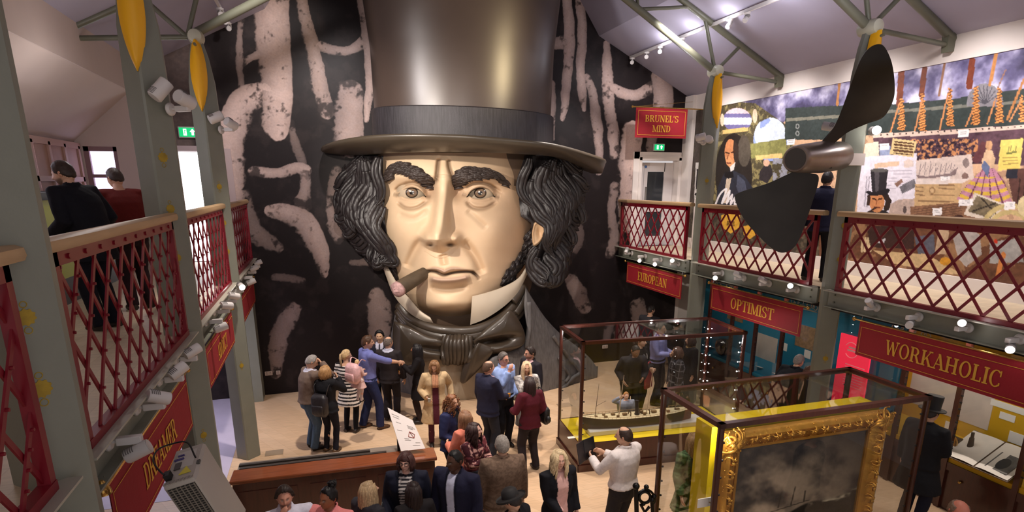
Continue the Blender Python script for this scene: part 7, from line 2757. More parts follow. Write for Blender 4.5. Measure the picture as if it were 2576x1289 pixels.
    def finish(V, N, Fc):
        C = np.zeros((len(V), 3))
        C[:] = sk
        if legs_bare:
            C[V[:, 2] < .85] = rgb(legs_bare)
        m = MB()
        m.add(V * k, Fc, [tuple(c) for c in C])
        h_, w_ = HP.shape[:2]
        m.grid(HP * k, HC, wrap=True)
        base = len(m.v) - h_ * w_
        m.f += [list(range(base, base + w_))[::-1], list(range(base + (h_ - 1) * w_, base + h_ * w_))]
        m.mi += [0, 0]
        m.add(np.array(EM.v) * k, EM.f, EM.c)
        me_o = m.build('person', skin_v, None, sharp=0)
        me_o.location = loc
        me_o.rotation_euler = (0, 0, -azr)
        tag(me_o, label, 'person', group)
        BODY[label] = me_o
        for fn in late:
            fn(me_o)
    late = []
    remesh_job(b, .0125, 2, finish)

    def cloth(name, bm, colour, vox=.015, fold=.006, sm=3, material=None):
        def done(V, N, Fc):
            q = V + N * (fold * (2 * vnoise(V[:, 0] * 9 + V[:, 1] * 7 + seed, V[:, 2] * 8 + V[:, 1] * 4, seed, 3) - 1))[:, None]
            C = np.zeros((len(V), 3))
            C[:] = rgb(colour) if not callable(colour) else 0
            if callable(colour):
                C[:] = colour(V, N)
            late_done.append((name, q * k, Fc, C, material or cloth_v))
        remesh_job(bm, vox, sm, done)
    late_done = []

    def attach(o):
        for name, q, Fc, C, mt in late_done:
            np_mesh(name, q, Fc, C, mt, o)
    PENDING.append((label, attach))

    # ---- trousers / skirt
    kind, bc = bottom[0], bottom[1]
    if kind in ('trousers', 'jeans', 'slim'):
        t = MB()
        fat = {'trousers': 1.0, 'jeans': 1.02, 'slim': .80}[kind]
        R2_ = [(ln((0, 0, z)), a * wide * girth + .012, d * girth + .012) for z, a, d in ((.79, .14, .10), (.86, .165, .115), (.95, .17, .12), (1.03, .158 if not female else .14, .112))]
        t.grid(rounded_torso(R2_), wrap=True)
        t.f += [list(range(n))[::-1], list(range(3 * n, 4 * n))]
        t.mi += [0, 0]
        for hp, kn, an in zip(hips, knees, ank):
            f0 = an + Vector((0, -.005, -.035))
            t.tube([hp + Vector((0, 0, .02)), hp + (kn - hp) * .3, kn, kn * .5 + an * .5, f0], [.104, .098 * (fat * .5 + .5), .078 * fat, .072 * fat, .068 * fat], 14)
        cloth('trousers', t, bc, fold=.008)
    elif kind == 'skirt':
        zb = bottom[2]
        t = MB()
        R2_ = [(ln((0, 0, z)), a, d) for z, a, d in ((zb, .20, .16), (.7 if zb < .66 else zb + .06, .185, .145), (.88, .178, .128), (.97, .165, .12), (1.05, .14, .11))]
        t.grid(rounded_torso(R2_), wrap=True)
        t.f += [list(range(n))[::-1], list(range(4 * n, 5 * n))]
        t.mi += [0, 0]
        cloth('skirt', t, bottom[3] if len(bottom) > 3 and callable(bottom[3]) else bc, fold=.008)
        if len(bottom) > 4:
            t = MB()
            for hp, kn, an in zip(hips, knees, ank):
                t.tube([hp, (hp + kn) / 2, kn, kn * .6 + an * .4, an + Vector((0, 0, -.02))], [.094, .080, .060, .060, .042], 12)
            cloth('tights', t, bottom[4], fold=.001, vox=.014)
    # ---- shoes
    if shoes:
        for an in ank:
            sm_ = MB().tube([an + Vector((0, -.055, -.045)), an + Vector((0, -.02, -.035)), an + Vector((0, .05, -.042)), an + Vector((0, .13, -.055)), an + Vector((0, .175, -.062))], [.038, .046, .046, .040, .020], 12, flat=.95, up=(0, 0, 1))
            sm_.v = [(p[0] * k, p[1] * k, max(.004, p[2] * k)) for p in sm_.v]

            def mk(o, sm_=sm_):
                sm_.build('shoe', mat('shoe_%d_%d_%d' % shoes, rgb(shoes), .45), o)
            late.append(mk)
    # ---- upper garment
    tk, tc = top[0], top[1]
    zb = hem if hem is not None else {'suit': .80, 'blazer': .82, 'sweater': .90, 'shirt': .92, 'coat': .52, 'dress': .50, 'jacket': .84, 'blouse': .88}[tk]
    th = {'suit': .024, 'blazer': .022, 'sweater': .027, 'shirt': .015, 'coat': .034, 'dress': .014, 'jacket': .034, 'blouse': .014}[tk]
    g = MB()
    rr = []
    for z, a, d in rows:
        if z > max(zb + .02, .86):
            rr.append((z, a, d))
    rr = [(zb, (.185 if zb > .7 else .235) * (1.0 if female else .98), .135 if zb > .7 else .17)] + ([(.72, .20, .15)] if zb < .66 else []) + ([(.88, .178, .125)] if zb < .82 else []) + rr[:-1]
    rr = sorted(rr)
    cap_z = 1.455 if tk != 'dress' else 1.41
    rr.append((cap_z, .075, .068))
    R3_ = [(ln((0, 0, z)), a * wide * girth + th, d * girth + th) for z, a, d in rr]
    g.grid(rounded_torso(R3_), wrap=True)
    g.f += [list(range(n))[::-1], list(range((len(rr) - 1) * n, len(rr) * n))]
    g.mi += [0, 0]
    for s, Sx, el, wr in arms:
        if sleeve > 0:
            if sleeve >= 1:
                e = wr - (wr - el).normalized() * .005
            elif sleeve > .5:
                e = el + (wr - el) * ((sleeve - .5) * 2)
            else:
                e = Sx + (el - Sx) * sleeve * 2
            pts = [ln((s * .08, -.005, 1.385)), Sx, (Sx + el) / 2] + ([el, (el + e) / 2, e] if sleeve > .5 else [e])
            rd = [.075, .068, .060] + ([.054, .050, .045] if sleeve > .5 else [.054])
            g.tube(pts, [q + th * .55 for q in rd], 12)
    if collar or tk in ('suit', 'coat', 'blazer', 'shirt'):
        c0 = ln((0, -.01, 1.455))
        g.tube([c0 + Vector((math.cos(a) * .064, math.sin(a) * .06 - .004, .012 + (.022 if math.sin(a) < .3 else 0))) for a in np.linspace(math.pi * .66, math.pi * 2.34, 14)], .016, 8)
    ca = math.cos(LA)

    def unlean(V):
        dz = V[:, 2] - .9
        return V[:, 0], np.where(dz > 0, V[:, 1] * ca - dz * math.sin(LA), V[:, 1]), np.where(dz > 0, .9 + dz * ca + V[:, 1] * math.sin(LA), V[:, 2])

    def colour(V, N):
        x_, y_, z_ = unlean(V)
        C = np.zeros((len(V), 3))
        C[:] = rgb(tc)
        if pattern:
            C[:] = pattern(V, x_, y_, z_, np.array(rgb(tc)))
        front = (y_ > .02) & (np.abs(x_) < .15)
        if under is not None:
            zlo = 1.12 if open_w is None else zb
            w_ = np.clip((z_ - zlo) / (1.45 - zlo), 0, 1) * .085 if open_w is None else np.full(len(V), open_w)
            m_ = front & (np.abs(x_) < w_) & (z_ > zlo)
            uc_ = under(V, x_, y_, z_) if callable(under) else np.array([rgb(under)] * len(V))
            C[m_] = uc_[m_]
            edge = front & (np.abs(np.abs(x_) - w_ - .012) < .012) & (z_ > zlo)
            C[edge] *= .6
        if tie is not None:
            m_ = front & (np.abs(x_) < .020) & (z_ > 1.13) & (z_ < 1.45)
            C[m_] = rgb(tie)
        if tk in ('shirt',):
            m_ = front & (np.abs(x_) < .010) & (z_ < 1.43)
            C[m_] *= .82
        if collar:
            m_ = (z_ > 1.43) & (np.hypot(x_, y_) < .11)
            C[m_] = rgb(collar)
        return C
    cloth({'suit': 'suit_jacket', 'blazer': 'blazer', 'sweater': 'sweater', 'shirt': 'shirt', 'coat': 'coat', 'dress': 'dress', 'jacket': 'jacket', 'blouse': 'blouse'}[tk], g, colour, fold=.007 if tk != 'suit' else .005)
    # ---- hair
    hk = hair[0]
    if hk != 'none':
        hb = MB()
        o_ = .013
        x, y, z = D[..., 0], D[..., 1], D[..., 2]
        back_lim = {'short': -.55, 'crop': -.5, 'receding': -.55, 'bald': -.55}.get(hk, -.7)
        az = np.arctan2(x, y)               # 0 at the face
        a_ = np.abs(az)
        line = np.interp(a_, [0, .5, .95, 1.25, 1.5, 1.8, 2.2, math.pi], [.72, .70, .46, .05, -.12, -.2, back_lim + .1, back_lim])
        if hk in ('receding',):
            line = np.interp(a_, [0, .5, 1.0, 1.3, 1.5, 1.8, 2.2, math.pi], [.90, .86, .70, .1, -.1, -.2, -.45, -.55])
        if hk == 'bald':
            line = np.interp(a_, [0, 1.1, 1.4, 1.8, 2.2, math.pi], [2, 2, -.05, -.2, -.45, -.55])
        if hk == 'fringe':
            line = np.interp(a_, [0, .6, .95, 1.2, 1.5, 1.8, 2.2, math.pi], [.36, .34, .0, -.4, -.5, -.6, -.7, -.7])
        up = (z > line)
        if hk == 'bald':
            up &= z < .62
        if hk == 'receding' and 'crown' in hair:
            up &= ~((z > .72) & (y < .35))
        t_ = np.where(up, o_ * (.35 if hk == 'crop' else 1) * np.interp(z - line, [0, .12], [.45, 1]), -.012)
        t_ = t_ + np.where(up, .006 * (2 * vnoise(az * 6 + seed, z * 9, seed, 3) - 1), 0)
        if hk in ('short', 'fringe') and 'quiff' in hair:
            t_ = t_ + np.where(up & (y > .2), .018, 0)
        surf = hs + D * t_[..., None]
        HH = rot_head(surf, hc, yaw, pit, rol)
        cc = np.zeros(HH.shape)
        cc[:] = hcol * 1.0
        cc *= (.75 + .5 * vnoise(az * 14, z * 3, seed, 3))[..., None]
        hb.grid(HH * k, cc, wrap=True)
        h_, w_ = HH.shape[:2]
        hb.f += [list(range(w_))[::-1]]
        hb.mi += [0]
        rg = random.Random(seed)

        def strand(p0, pts, r):
            Q = [Vector(p) for p in rot_head(np.array([p0] + pts), hc, yaw * .6, 0, 0)]
            hb.color(tuple(hcol * rg.uniform(.86, 1.16))).tube([q * k for q in Q], [r * k * f_ for f_ in np.interp(np.linspace(0, 1, len(Q)), [0, .6, 1], [.9, 1, .45])], 6, flat=.55)
        ln_ = {'bob': .17, 'long': .36, 'verylong': .48, 'fringe': .15, 'curly': .2, 'bun': 0, 'topknot': 0, 'ponytail': .26, 'wavy': .30}.get(hk, 0)
        if hk in ('bob', 'long', 'verylong', 'fringe', 'wavy'):
            fstart = .62 if hk != 'fringe' else .85
            for layer in (0, 1):
                for i in range(64):
                    a1 = fstart + (2 * math.pi - 2 * fstart) * (i + .5 * layer) / 63
                    sa, ca_ = math.sin(a1), math.cos(a1)
                    L_ = ln_ * rg.uniform(.88, 1.05) * (1 - .12 * layer)
                    rx_, ry_ = .083 + .006 * layer, .104 + .006 * layer
                    pts = []
                    wv = rg.uniform(0, 6)
                    amp = .014 if hk == 'wavy' else .004
                    for q in np.linspace(.12, 1, 7):
                        sp = 1 + (.22 * q if hk in ('bob', 'wavy', 'fringe') else .12 * q) * (1 - .5 * (q > .8))
                        pts.append((sa * rx_ * sp + amp * math.sin(wv + q * 9), ca_ * ry_ * sp * (1.0 if ca_ < 0 else .8) + amp * math.cos(wv + q * 8), .045 - L_ * q))
                    strand((sa * .058, ca_ * .075 - .004, .094), pts, .0145)
        if hk == 'curly':
            for i in range(230):
                a1 = rg.uniform(.6, 2 * math.pi - .6)
                zz = rg.uniform(-.17, .10)
                rr_ = .095 + .035 * math.sin(min(1, (.13 - zz) * 5)) + rg.uniform(-.01, .012)
                c_ = np.array([[math.sin(a1) * rr_ * (1 if zz < .06 else .7), math.cos(a1) * rr_ * 1.05 * (1 if zz < .06 else .7), zz]])
                ring = [c_[0] + np.array([math.cos(q) * .014, math.sin(q) * .010, math.sin(q * .9) * .016 - q * .004]) for q in np.linspace(0, 7, 10)]
                strand(tuple(ring[0]), [tuple(p) for p in ring[1:]], .0065)
        if hk in ('bun', 'topknot'):
            c_ = (0, -.105, .05) if hk == 'bun' else (0, -.055, .125)
            p_ = rot_head(np.array([c_]), hc, yaw, pit, rol)[0]
            hb.color(tuple(hcol)).ball(Vector(p_) * k, .042 * k, 12, 9)
            for i in range(14):
                a1 = i * .9
                hb.color(tuple(hcol * rg.uniform(.7, 1.5))).tube([(Vector(p_) + Vector((math.cos(a1 + q) * .045, math.sin(a1 + q) * .045 * math.cos(i), math.sin(a1 + q) * .04))) * k for q in np.linspace(0, 2, 6)], .007 * k, 5)
        if hk == 'ponytail':
            for i in range(16):
                o1, o2 = rg.uniform(-.02, .02), rg.uniform(-.02, .02)
                strand((o1 * .4, -.10, .06), [(o1, -.13, .05), (o1 * 1.4, -.145 + o2 * .4, -.02), (o1 * 1.6, -.13 + o2 * .5, -.12), (o1, -.12, -.2)], .010)

        def mkh(o, hb=hb):
            hb.build('hair', hair_v, o, sharp=0)
        late.append(mkh)
    if glasses:
        gl_ = MB()
        for s in (-1, 1):
            ring = [(s * .033 + .025 * math.cos(q), .098, .008 + .019 * math.sin(q)) for q in np.linspace(0, 2 * math.pi, 17)]
            gl_.tube([Vector(p) * k for p in rot_head(np.array(ring), hc, yaw, pit, rol)], .0034 * k, 5)
            gl_.tube([Vector(p) * k for p in rot_head(np.array([(s * .054, .092, .016), (s * .074, .04, .014), (s * .078, -.01, .01)]), hc, yaw, pit, rol)], .0026 * k, 5)
        gl_.tube([Vector(p) * k for p in rot_head(np.array([(-.010, .098, .014), (.010, .098, .014)]), hc, yaw, pit, rol)], .0026 * k, 5)
        late.append(lambda o, g_=gl_: g_.build('glasses', mat('glasses_frame', rgb(30, 22, 20), .3), o))
    if hat:
        hm = MB()
        if hat == 'top':
            hm.lathe([(.0, .24), (.088, .24), (.092, .235), (.086, .10), (.090, .065), (.15, .055), (.155, .06), (.15, .045), (.08, .04), (.0, .04)], 26)
        else:
            hm.lathe([(.0, .15), (.05, .147), (.082, .12), (.094, .07), (.097, .05), (.15, .035), (.165, .05), (.165, .03), (.09, .02), (.0, .02)], 26)
        hm.v = [tuple(p * k) for p in rot_head(np.array(hm.v), hc, yaw, pit - .06, rol)]
        late.append(lambda o: hm.build('hat', mat('hat_felt', rgb(30, 27, 27), .7), o, sharp=40))
    hand_w = {}
    for s, Sx, el, wr in arms:
        hand_w['r' if s > 0 else 'l'] = (wr + (wr - el).normalized() * .085, (wr - el).normalized())
    MW = Matrix.Translation(loc) @ rz(-azr)
    return dict(label=label, M=MW, k=k, hands=hand_w, extra=extra, chest=ln((0, 0, 1.2)), hc=hc)


BODY, PENDING = {}, []


def hand_place(p, which, off=(0, 0, 0)):
    w, d = p['hands'][which]
    return p['M'] @ ((w + Vector(off)) * p['k'])


def drink(p, which, label, liquid=(214, 140, 40), off=(0, 0.02, .02)):
    c = hand_place(p, which, off)
    t = thing('drinking_glass', label, 'glass', c - Vector((0, 0, .05)))
    MB().lathe([(.026, 0), (.030, .06), (.034, .14), (.031, .14), (.027, .06), (.023, .006), (.0, .006)], 18).build('tumbler', glass_mat('tumbler_glass', .2), t)
    MB().lathe([(.022, .008), (.027, .07), (.0, .071)], 16).build('drink', mat('drink_%d' % liquid[0], rgb(liquid), .15), t)
    return t


def stripes(dark, light, n=17, z0=.4):
    def f(V, x, y, z, base):
        m = (np.sin(z * 2 * math.pi * n) > 0)[:, None]
        return np.where(m, np.array(rgb(light)), np.array(rgb(dark)))
    return f


def blotch(c2, sc=22, th=.58, c3=None):
    def f(V, x, y, z, base):
        nz = vnoise(V[:, 0] * sc + V[:, 1] * sc * .8, z * sc, 4, 2)
        C = np.where((nz > th)[:, None], np.array(rgb(c2)), base)
        if c3:
            n2 = vnoise(V[:, 0] * sc + 9 + V[:, 1] * sc * .8, z * sc, 14, 2)
            C = np.where((n2 > th + .04)[:, None], np.array(rgb(c3)), C)
        return C
    return f


GREY, BLOND, DARK, BROWN = (150, 144, 140), (200, 170, 126), (30, 24, 24), (74, 50, 34)
P = {}
P['sweater'] = person('older man in a taupe sweater and blue jeans holding a hand to his brow', 765, 895, 1.76, 70, hair=('receding', GREY), top=('sweater', (116, 98, 88)), bottom=('jeans', (72, 92, 116)), rh=(.06, .26, 1.56), lh=(.26, .05, .86), lean=8, head=(10, 28, 0), collar=(196, 196, 214), girth=1.1)
P['backpack'] = person('woman with a blond bob and a dark quilted backpack, seen from behind', 815, 920, 1.62, 35, female=True, hair=('bob', (168, 128, 84)), top=('jacket', (26, 26, 30)), bottom=('slim', (24, 24, 34)), rh=(.10, .24, 1.42), head=(25, 6, 0), shoes=(90, 66, 44))
P['stripes'] = person('woman in a black and white striped dress carrying a small child', 868, 880, 1.66, 30, female=True, hair=('ponytail', BLOND), top=('dress', (28, 26, 28)), hem=.60, pattern=stripes((24, 22, 26), (222, 212, 204), 15), sleeve=.55, bottom=('skirt', (28, 26, 28), .66, None, (22, 20, 24)), rh=(.10, .26, 1.05), lh=(.22, .1, .9), head=(40, 8, 0))
P['blue'] = person('young man in a rolled sleeve blue shirt stretching out his right arm', 920, 845, 1.88, 74, hair=('short', BROWN, 'quiff'), top=('shirt', (112, 118, 178)), bottom=('jeans', (38, 44, 78)), sleeve=.72, rh=(.16, .66, 1.14), lh=(.25, .1, .9), head=(18, 6, 0), stance=(.12, 0), step=.12, shoes=(86, 58, 38), curl=(.1, .5))
P['asian'] = person('black haired man in a dark suit and tie behind the bald suited man', 955, 830, 1.78, 196, skin=(214, 172, 136), hair=('short', (18, 16, 18), 'quiff'), top=('suit', (36, 36, 48)), under=(196, 194, 210), tie=(34, 32, 44), head=(0, 4, 0))
P['baldsuit'] = person('balding man in a dark suit seen from behind among the group', 975, 848, 1.75, 24, hair=('receding', (104, 92, 84), 'crown'), top=('suit', (44, 38, 40)), bottom=('trousers', (38, 33, 36)), collar=(190, 190, 206), head=(30, 4, 0))
P['blackdress'] = person('woman in a black dress with long black hair facing left', 1050, 865, 1.64, -78, female=True, skin=(176, 122, 92), hair=('long', (22, 18, 20)), top=('dress', (24, 20, 22)), hem=.56, bottom=('skirt', (24, 20, 22), .56, None, (46, 34, 34)), rh=(.14, .30, 1.10), lh=(.10, .30, 1.30))
P['trench'] = person('woman in a beige trench coat and striped scarf looking down', 1092, 905, 1.64, 188, female=True, hair=('bob', (134, 98, 66)), top=('coat', (196, 168, 130)), hem=.50, under=lambda V, x, y, z: np.where((z > 1.22)[:, None], np.array(rgb(190, 138, 106)) * (1 + .35 * np.sign(np.sin(x * 190)))[:, None], np.array(rgb(76, 28, 40))), open_w=.055, bottom=('slim', (70, 30, 42)), rh=(.16, .20, 1.05), lh=(.30, -.02, .98), head=(12, 32, 0), wide=1.08)
P['curly'] = person('woman with curly ginger hair in a navy jacket and black scarf', 1132, 992, 1.66, 130, female=True, hair=('curly', (134, 88, 58)), top=('jacket', (38, 42, 76)), under=(20, 20, 22), open_w=.06, bottom=('slim', (28, 24, 30)), rh=(.18, .22, 1.02), lh=(.20, .22, 1.06), head=(4, 6, 0))
P['pinkback'] = person('long haired woman in a coral pink top facing away between two women', 1172, 1033, 1.64, -32, female=True, hair=('long', (134, 96, 70)), top=('sweater', (206, 120, 100)), bottom=('slim', (44, 36, 40)), lh=(.10, .28, 1.14))
P['floral'] = person('dark haired woman in a floral wine blouse with raised clasped hands', 1190, 1062, 1.62, 148, female=True, hair=('wavy', (54, 34, 32)), skin=(224, 176, 158), top=('blouse', (62, 26, 34)), pattern=blotch((206, 160, 150), 30, .60, (120, 60, 66)), rh=(.02, .32, 1.24), lh=(.04, .30, 1.22), head=(-24, -4, 0))
P['profile'] = person('balding man in a navy suit in profile holding a glass', 1226, 908, 1.78, 66, hair=('receding', (92, 70, 56), 'crown'), skin=(216, 160, 136), top=('suit', (36, 36, 56)), under=(176, 152, 172), tie=(96, 40, 48), rh=(.10, .32, 1.06), lh=(.25, .08, .88), girth=1.1, head=(6, 8, 0))
P['glassesblue'] = person('grey haired man with glasses in a pale blue shirt raising a hand to his mouth', 1264, 885, 1.8, 158, skin=(214, 156, 134), hair=('short', (96, 88, 84)), top=('shirt', (150, 172, 222)), bottom=('trousers', (22, 22, 30)), rh=(.02, .20, 1.42), lh=(.24, .10, .92), glasses=True, head=(-10, 6, 0), girth=1.15)
P['lace'] = person('woman with pale straight hair in a white lace top eating a snack', 1324, 908, 1.67, 186, female=True, hair=('long', (214, 186, 150)), top=('blouse', (178, 172, 168)), pattern=blotch((136, 130, 130), 34, .5, (210, 204, 200)), bottom=('skirt', (120, 116, 116), .5), rh=(.02, .20, 1.40), lh=(.24, .1, .92), head=(8, 4, 0))
P['suitglasses'] = person('dark haired man with glasses in a dark suit facing left before the statue coat', 1336, 872, 1.76, -110, hair=('short', (44, 34, 30), 'quiff', 'beard'), skin=(218, 164, 140), top=('suit', (40, 36, 42)), under=(226, 186, 190), glasses=True, head=(12, 4, 0))
P['burgundy'] = person('woman in a burgundy top and dark trousers with long dark hair, back turned', 1334, 948, 1.66, -12, female=True, hair=('verylong', (46, 30, 30)), top=('sweater', (84, 26, 38)), hem=.84, bottom=('trousers', (40, 34, 38)), rh=(.20, .14, .98), lh=(.20, .24, 1.08), stance=(.13, 0))
P['tweed'] = person('grey haired man in a brown tweed jacket seen from behind', 1264, 1098, 1.76, 2, hair=('short', (148, 140, 132)), top=('suit', (120, 98, 82)), pattern=blotch((104, 84, 70), 60, .5), bottom=('trousers', (70, 60, 54)), girth=1.14, wide=1.08)
P['navysuit'] = person('smiling black man in a navy suit with open pale shirt, facing left', 1146, 1130, 1.8, -138, skin=(84, 54, 40), hair=('crop', (18, 15, 15)), top=('suit', (34, 34, 56)), under=(206, 208, 232), open_w=.045, head=(18, 4, 0), wide=1.08)
P['bobglasses'] = person('woman with an auburn bob and glasses in a navy cardigan over a striped top', 1020, 1135, 1.7, 196, female=True, hair=('fringe', (72, 42, 38)), skin=(232, 180, 160), top=('blazer', (28, 30, 46)), under=lambda V, x, y, z: np.where((np.sin(z * 2 * math.pi * 26) > 0)[:, None], np.array(rgb(226, 218, 214)), np.array(rgb(38, 36, 44))), open_w=.075, glasses=True, head=(8, 0, 0), girth=1.2, wide=1.12, rh=(.22, .2, .95))
P['blondjacket'] = person('blonde woman in a black blazer and pale pink blouse holding a glass of juice', 1405, 1130, 1.68, 172, female=True, hair=('wavy', (214, 190, 150)), skin=(228, 178, 156), top=('blazer', (24, 24, 30)), under=(226, 180, 172), open_w=.07, rh=(.08, .24, 1.0), lh=(.24, .06, .88), head=(14, -2, 0), wide=1.1)
P['whiteshirt'] = person('balding man in a white shirt filming with a dark tablet, seen from behind', 1575, 1075, 1.76, -22, hair=('receding', (58, 42, 36), 'crown'), top=('shirt', (226, 216, 214)), hem=.96, bottom=('trousers', (48, 44, 46)), rh=(.04, .36, 1.24), lh=(.16, .38, 1.22), girth=1.08, head=(-22, 8, 0), wide=1.05)
P['green'] = person('woman with long fair hair in a green lace cardigan behind the nearest glass case', 1742, 1105, 1.62, 176, xy=(4.27, 5.84), female=True, hair=('long', (150, 116, 80)), skin=(222, 172, 148), top=('blazer', (64, 92, 56)), pattern=blotch((104, 132, 92), 34, .55, (44, 66, 42)), under=(24, 22, 24), open_w=.085, hem=.6, bottom=('skirt', (26, 22, 24), .45), rh=(.24, .14, .90), lh=(.10, .26, 1.02), head=(12, 6, 0))
P['shaven'] = person('shaven headed man in a black shirt looking down into the ship case', 1590, 880, 1.74, 186, xy=(5.50, 9.66), lean=13, skin=(150, 108, 84), hair=('crop', (44, 38, 34)), top=('shirt', (36, 34, 38)), bottom=('trousers', (28, 26, 30)), rh=(.22, .2, 1.0), lh=(.12, .30, 1.06), head=(-8, 30, 0), girth=1.1, wide=1.05)
P['lanyard'] = person('person in a black jacket with a pale lanyard behind the shaven headed man', 1612, 845, 1.68, 150, female=True, hair=('short', (80, 62, 50)), top=('jacket', (30, 28, 30)), bottom=('trousers', (24, 22, 26)), rh=(.06, .28, 1.08), lh=(.04, .28, 1.06))
P['lilac'] = person('man in a lilac blue shirt and dark trousers behind the ship case', 1660, 812, 1.82, 140, hair=('short', (96, 84, 76)), top=('shirt', (136, 136, 184)), bottom=('trousers', (26, 24, 30)), rh=(.08, .26, 1.12), lh=(.06, .28, 1.1), girth=1.12, wide=1.06)
P['windowpane'] = person('woman in a dark checked top facing left behind the ship case', 1707, 872, 1.62, -72, female=True, hair=('bob', (74, 48, 36)), top=('jacket', (26, 26, 32)), pattern=lambda V, x, y, z, b: np.where(((np.sin(z * 46) > .93) | (np.sin((V[:, 0] + V[:, 1]) * 46) > .95))[:, None], np.array(rgb(110, 106, 112)), b), bottom=('trousers', (26, 24, 28)), head=(0, -8, 0))
P['fur'] = person('woman in a black coat with a tan fur collar facing left', 1740, 842, 1.64, -84, female=True, hair=('bob', (64, 42, 32)), top=('coat', (26, 24, 28)), collar=(150, 120, 82), bottom=('slim', (24, 22, 26)))
P['backdark'] = person('bearded man in a dark jacket in profile below the EUROPEAN banner', 1637, 768, 1.8, 60, hair=('short', (40, 32, 30), 'beard'), top=('jacket', (40, 38, 42)), under=(20, 18, 20), rh=(.06, .24, 1.3), head=(20, 6, 0))
P['backhead'] = person('dark haired person facing the blue recess under the EUROPEAN banner', 1703, 803, 1.62, 60, hair=('short', (34, 26, 26)), top=('jacket', (26, 24, 28)))
P['leaning'] = person('grey haired man in a dark coat leaning towards the blue recess', 1990, 890, 1.74, 78, xy=(7.74, 8.06), hair=('short', (124, 116, 114)), top=('coat', (26, 26, 32)), hem=.7, lean=24, head=(0, 12, 0), girth=1.1)
P['brownhead'] = person('brown haired person before the blue recess beside the right column', 2036, 921, 1.56, 70, female=True, hair=('bob', (84, 50, 34)), top=('jacket', (48, 40, 40)))
P['tophat'] = person('man in a black top hat and long dark coat at the yellow recess', 2345, 1018, 1.80, 82, hair=('short', (50, 40, 36)), top=('coat', (24, 24, 28)), hem=.55, hat='top', bottom=('trousers', (28, 30, 44)), rh=(.1, .26, 1.05), head=(10, 10, 0), girth=1.08)
P['ponytailblond'] = person('woman with long blonde hair in profile in front of the counter', 922, 1213, 1.60, 52, female=True, hair=('long', (180, 152, 116)), top=('jacket', (50, 48, 54)), bottom=('slim', (40, 38, 44)), head=(24, -6, 0), rh=(.2, .2, 1.0))
P['pinkshirt'] = person('smiling man in a pink shirt with a black topknot', 826, 1222, 1.70, 212, skin=(150, 94, 66), hair=('topknot', (20, 17, 18)), top=('shirt', (236, 142, 140)), head=(14, 2, -6), rh=(.22, .1, .9))
P['chin'] = person('laughing man in a white shirt with a hand at his chin', 713, 1220, 1.72, 176, skin=(212, 152, 128), hair=('short', (52, 40, 34), 'beard', 'quiff'), top=('shirt', (222, 220, 236)), rh=(.04, .17, 1.43), head=(0, 2, 0), wide=1.06)
P['darkhair'] = person('person with long black hair seen from behind at the bottom edge', 1040, 1215, 1.58, -10, female=True, hair=('long', (40, 26, 24)), top=('jacket', (30, 26, 28)))
P['bowler'] = person('person in a black bowler hat and dark coat at the bottom edge', 1292, 1235, 1.66, -40, hair=('short', (50, 40, 36)), top=('coat', (26, 24, 28)), hat='bowler', head=(0, 26, 0))
P['corner'] = person('bald man whose head shows at the bottom right corner', 2415, 1256, 1.72, -160, skin=(206, 128, 106), hair=('bald', (120, 96, 80)), top=('jacket', (60, 56, 56)), head=(0, 14, 0))
# upper galleries
ZG = 3.06
P['gal1'] = person('man in a black coat leaning over the exhibits on the left gallery', 197, 380, 1.86, -62, z0=ZG, hair=('short', (58, 44, 38), 'beard'), top=('coat', (20, 20, 28)), hem=.72, lean=16, head=(-14, 16, 0), rh=(.24, .2, .95), lh=(.2, .26, .98), bottom=('trousers', (20, 20, 30)), xy=(-2.36, 7.55), girth=1.0)
P['gal2'] = person('man in a dark red jumper with a hand raised on the left gallery', 300, 415, 1.80, -38, z0=ZG, xy=(-2.3, 8.67), hair=('receding', (60, 46, 40)), top=('sweater', (96, 26, 22)), lean=12, head=(-12, 16, 0), lh=(.10, .30, 1.30), bottom=('trousers', (40, 24, 28)), girth=1.08)
P['gal3'] = person('man in a navy jacket with his back turned on the right gallery', 0, 0, 1.78, 62, z0=ZG, hair=('short', (30, 24, 26)), top=('suit', (26, 26, 48)), bottom=('trousers', (20, 18, 22)), xy=(7.84, 7.84), stance=(.14, 0))
# children
P['child'] = person('toddler in pink held on the arm of the woman in the striped dress', 897, 905, .80, 52, xy=None, z0=.82, female=True, skin=(230, 186, 166), hair=('short', (206, 172, 124)), top=('dress', (214, 176, 170)), hem=.62, bottom=('slim', (220, 200, 198)), rh=(.16, .28, 1.1), lh=(.1, .3, 1.2), wide=1.25, girth=1.25)
P['boy'] = person('small fair haired child pointing up, in front of the shaven headed man', 1575, 986, 1.04, 190, skin=(230, 180, 154), hair=('short', (184, 128, 78)), top=('shirt', (150, 152, 164)), rh=(.28, .30, 1.66), wide=1.15, girth=1.15)
run_jobs()
for lab, att in PENDING:
    att(BODY[lab])

# ---- what they hold and carry
drink(P['blackdress'], 'r', 'glass of amber drink in the hand of the woman in the black dress')
drink(P['profile'], 'r', 'empty looking tumbler in the hand of the man in the navy suit', (214, 200, 180))
drink(P['blondjacket'], 'r', 'glass of orange juice held by the blonde woman in the black blazer', (240, 160, 40))
drink(P['trench'], 'r', 'clear glass held by the woman in the trench coat', (206, 196, 186))
drink(P['curly'], 'l', 'glass of orange drink held by the woman with curly ginger hair', (240, 150, 60))
drink(P['green'], 'l', 'glass of amber drink held by the woman in the green cardigan', (200, 140, 50))


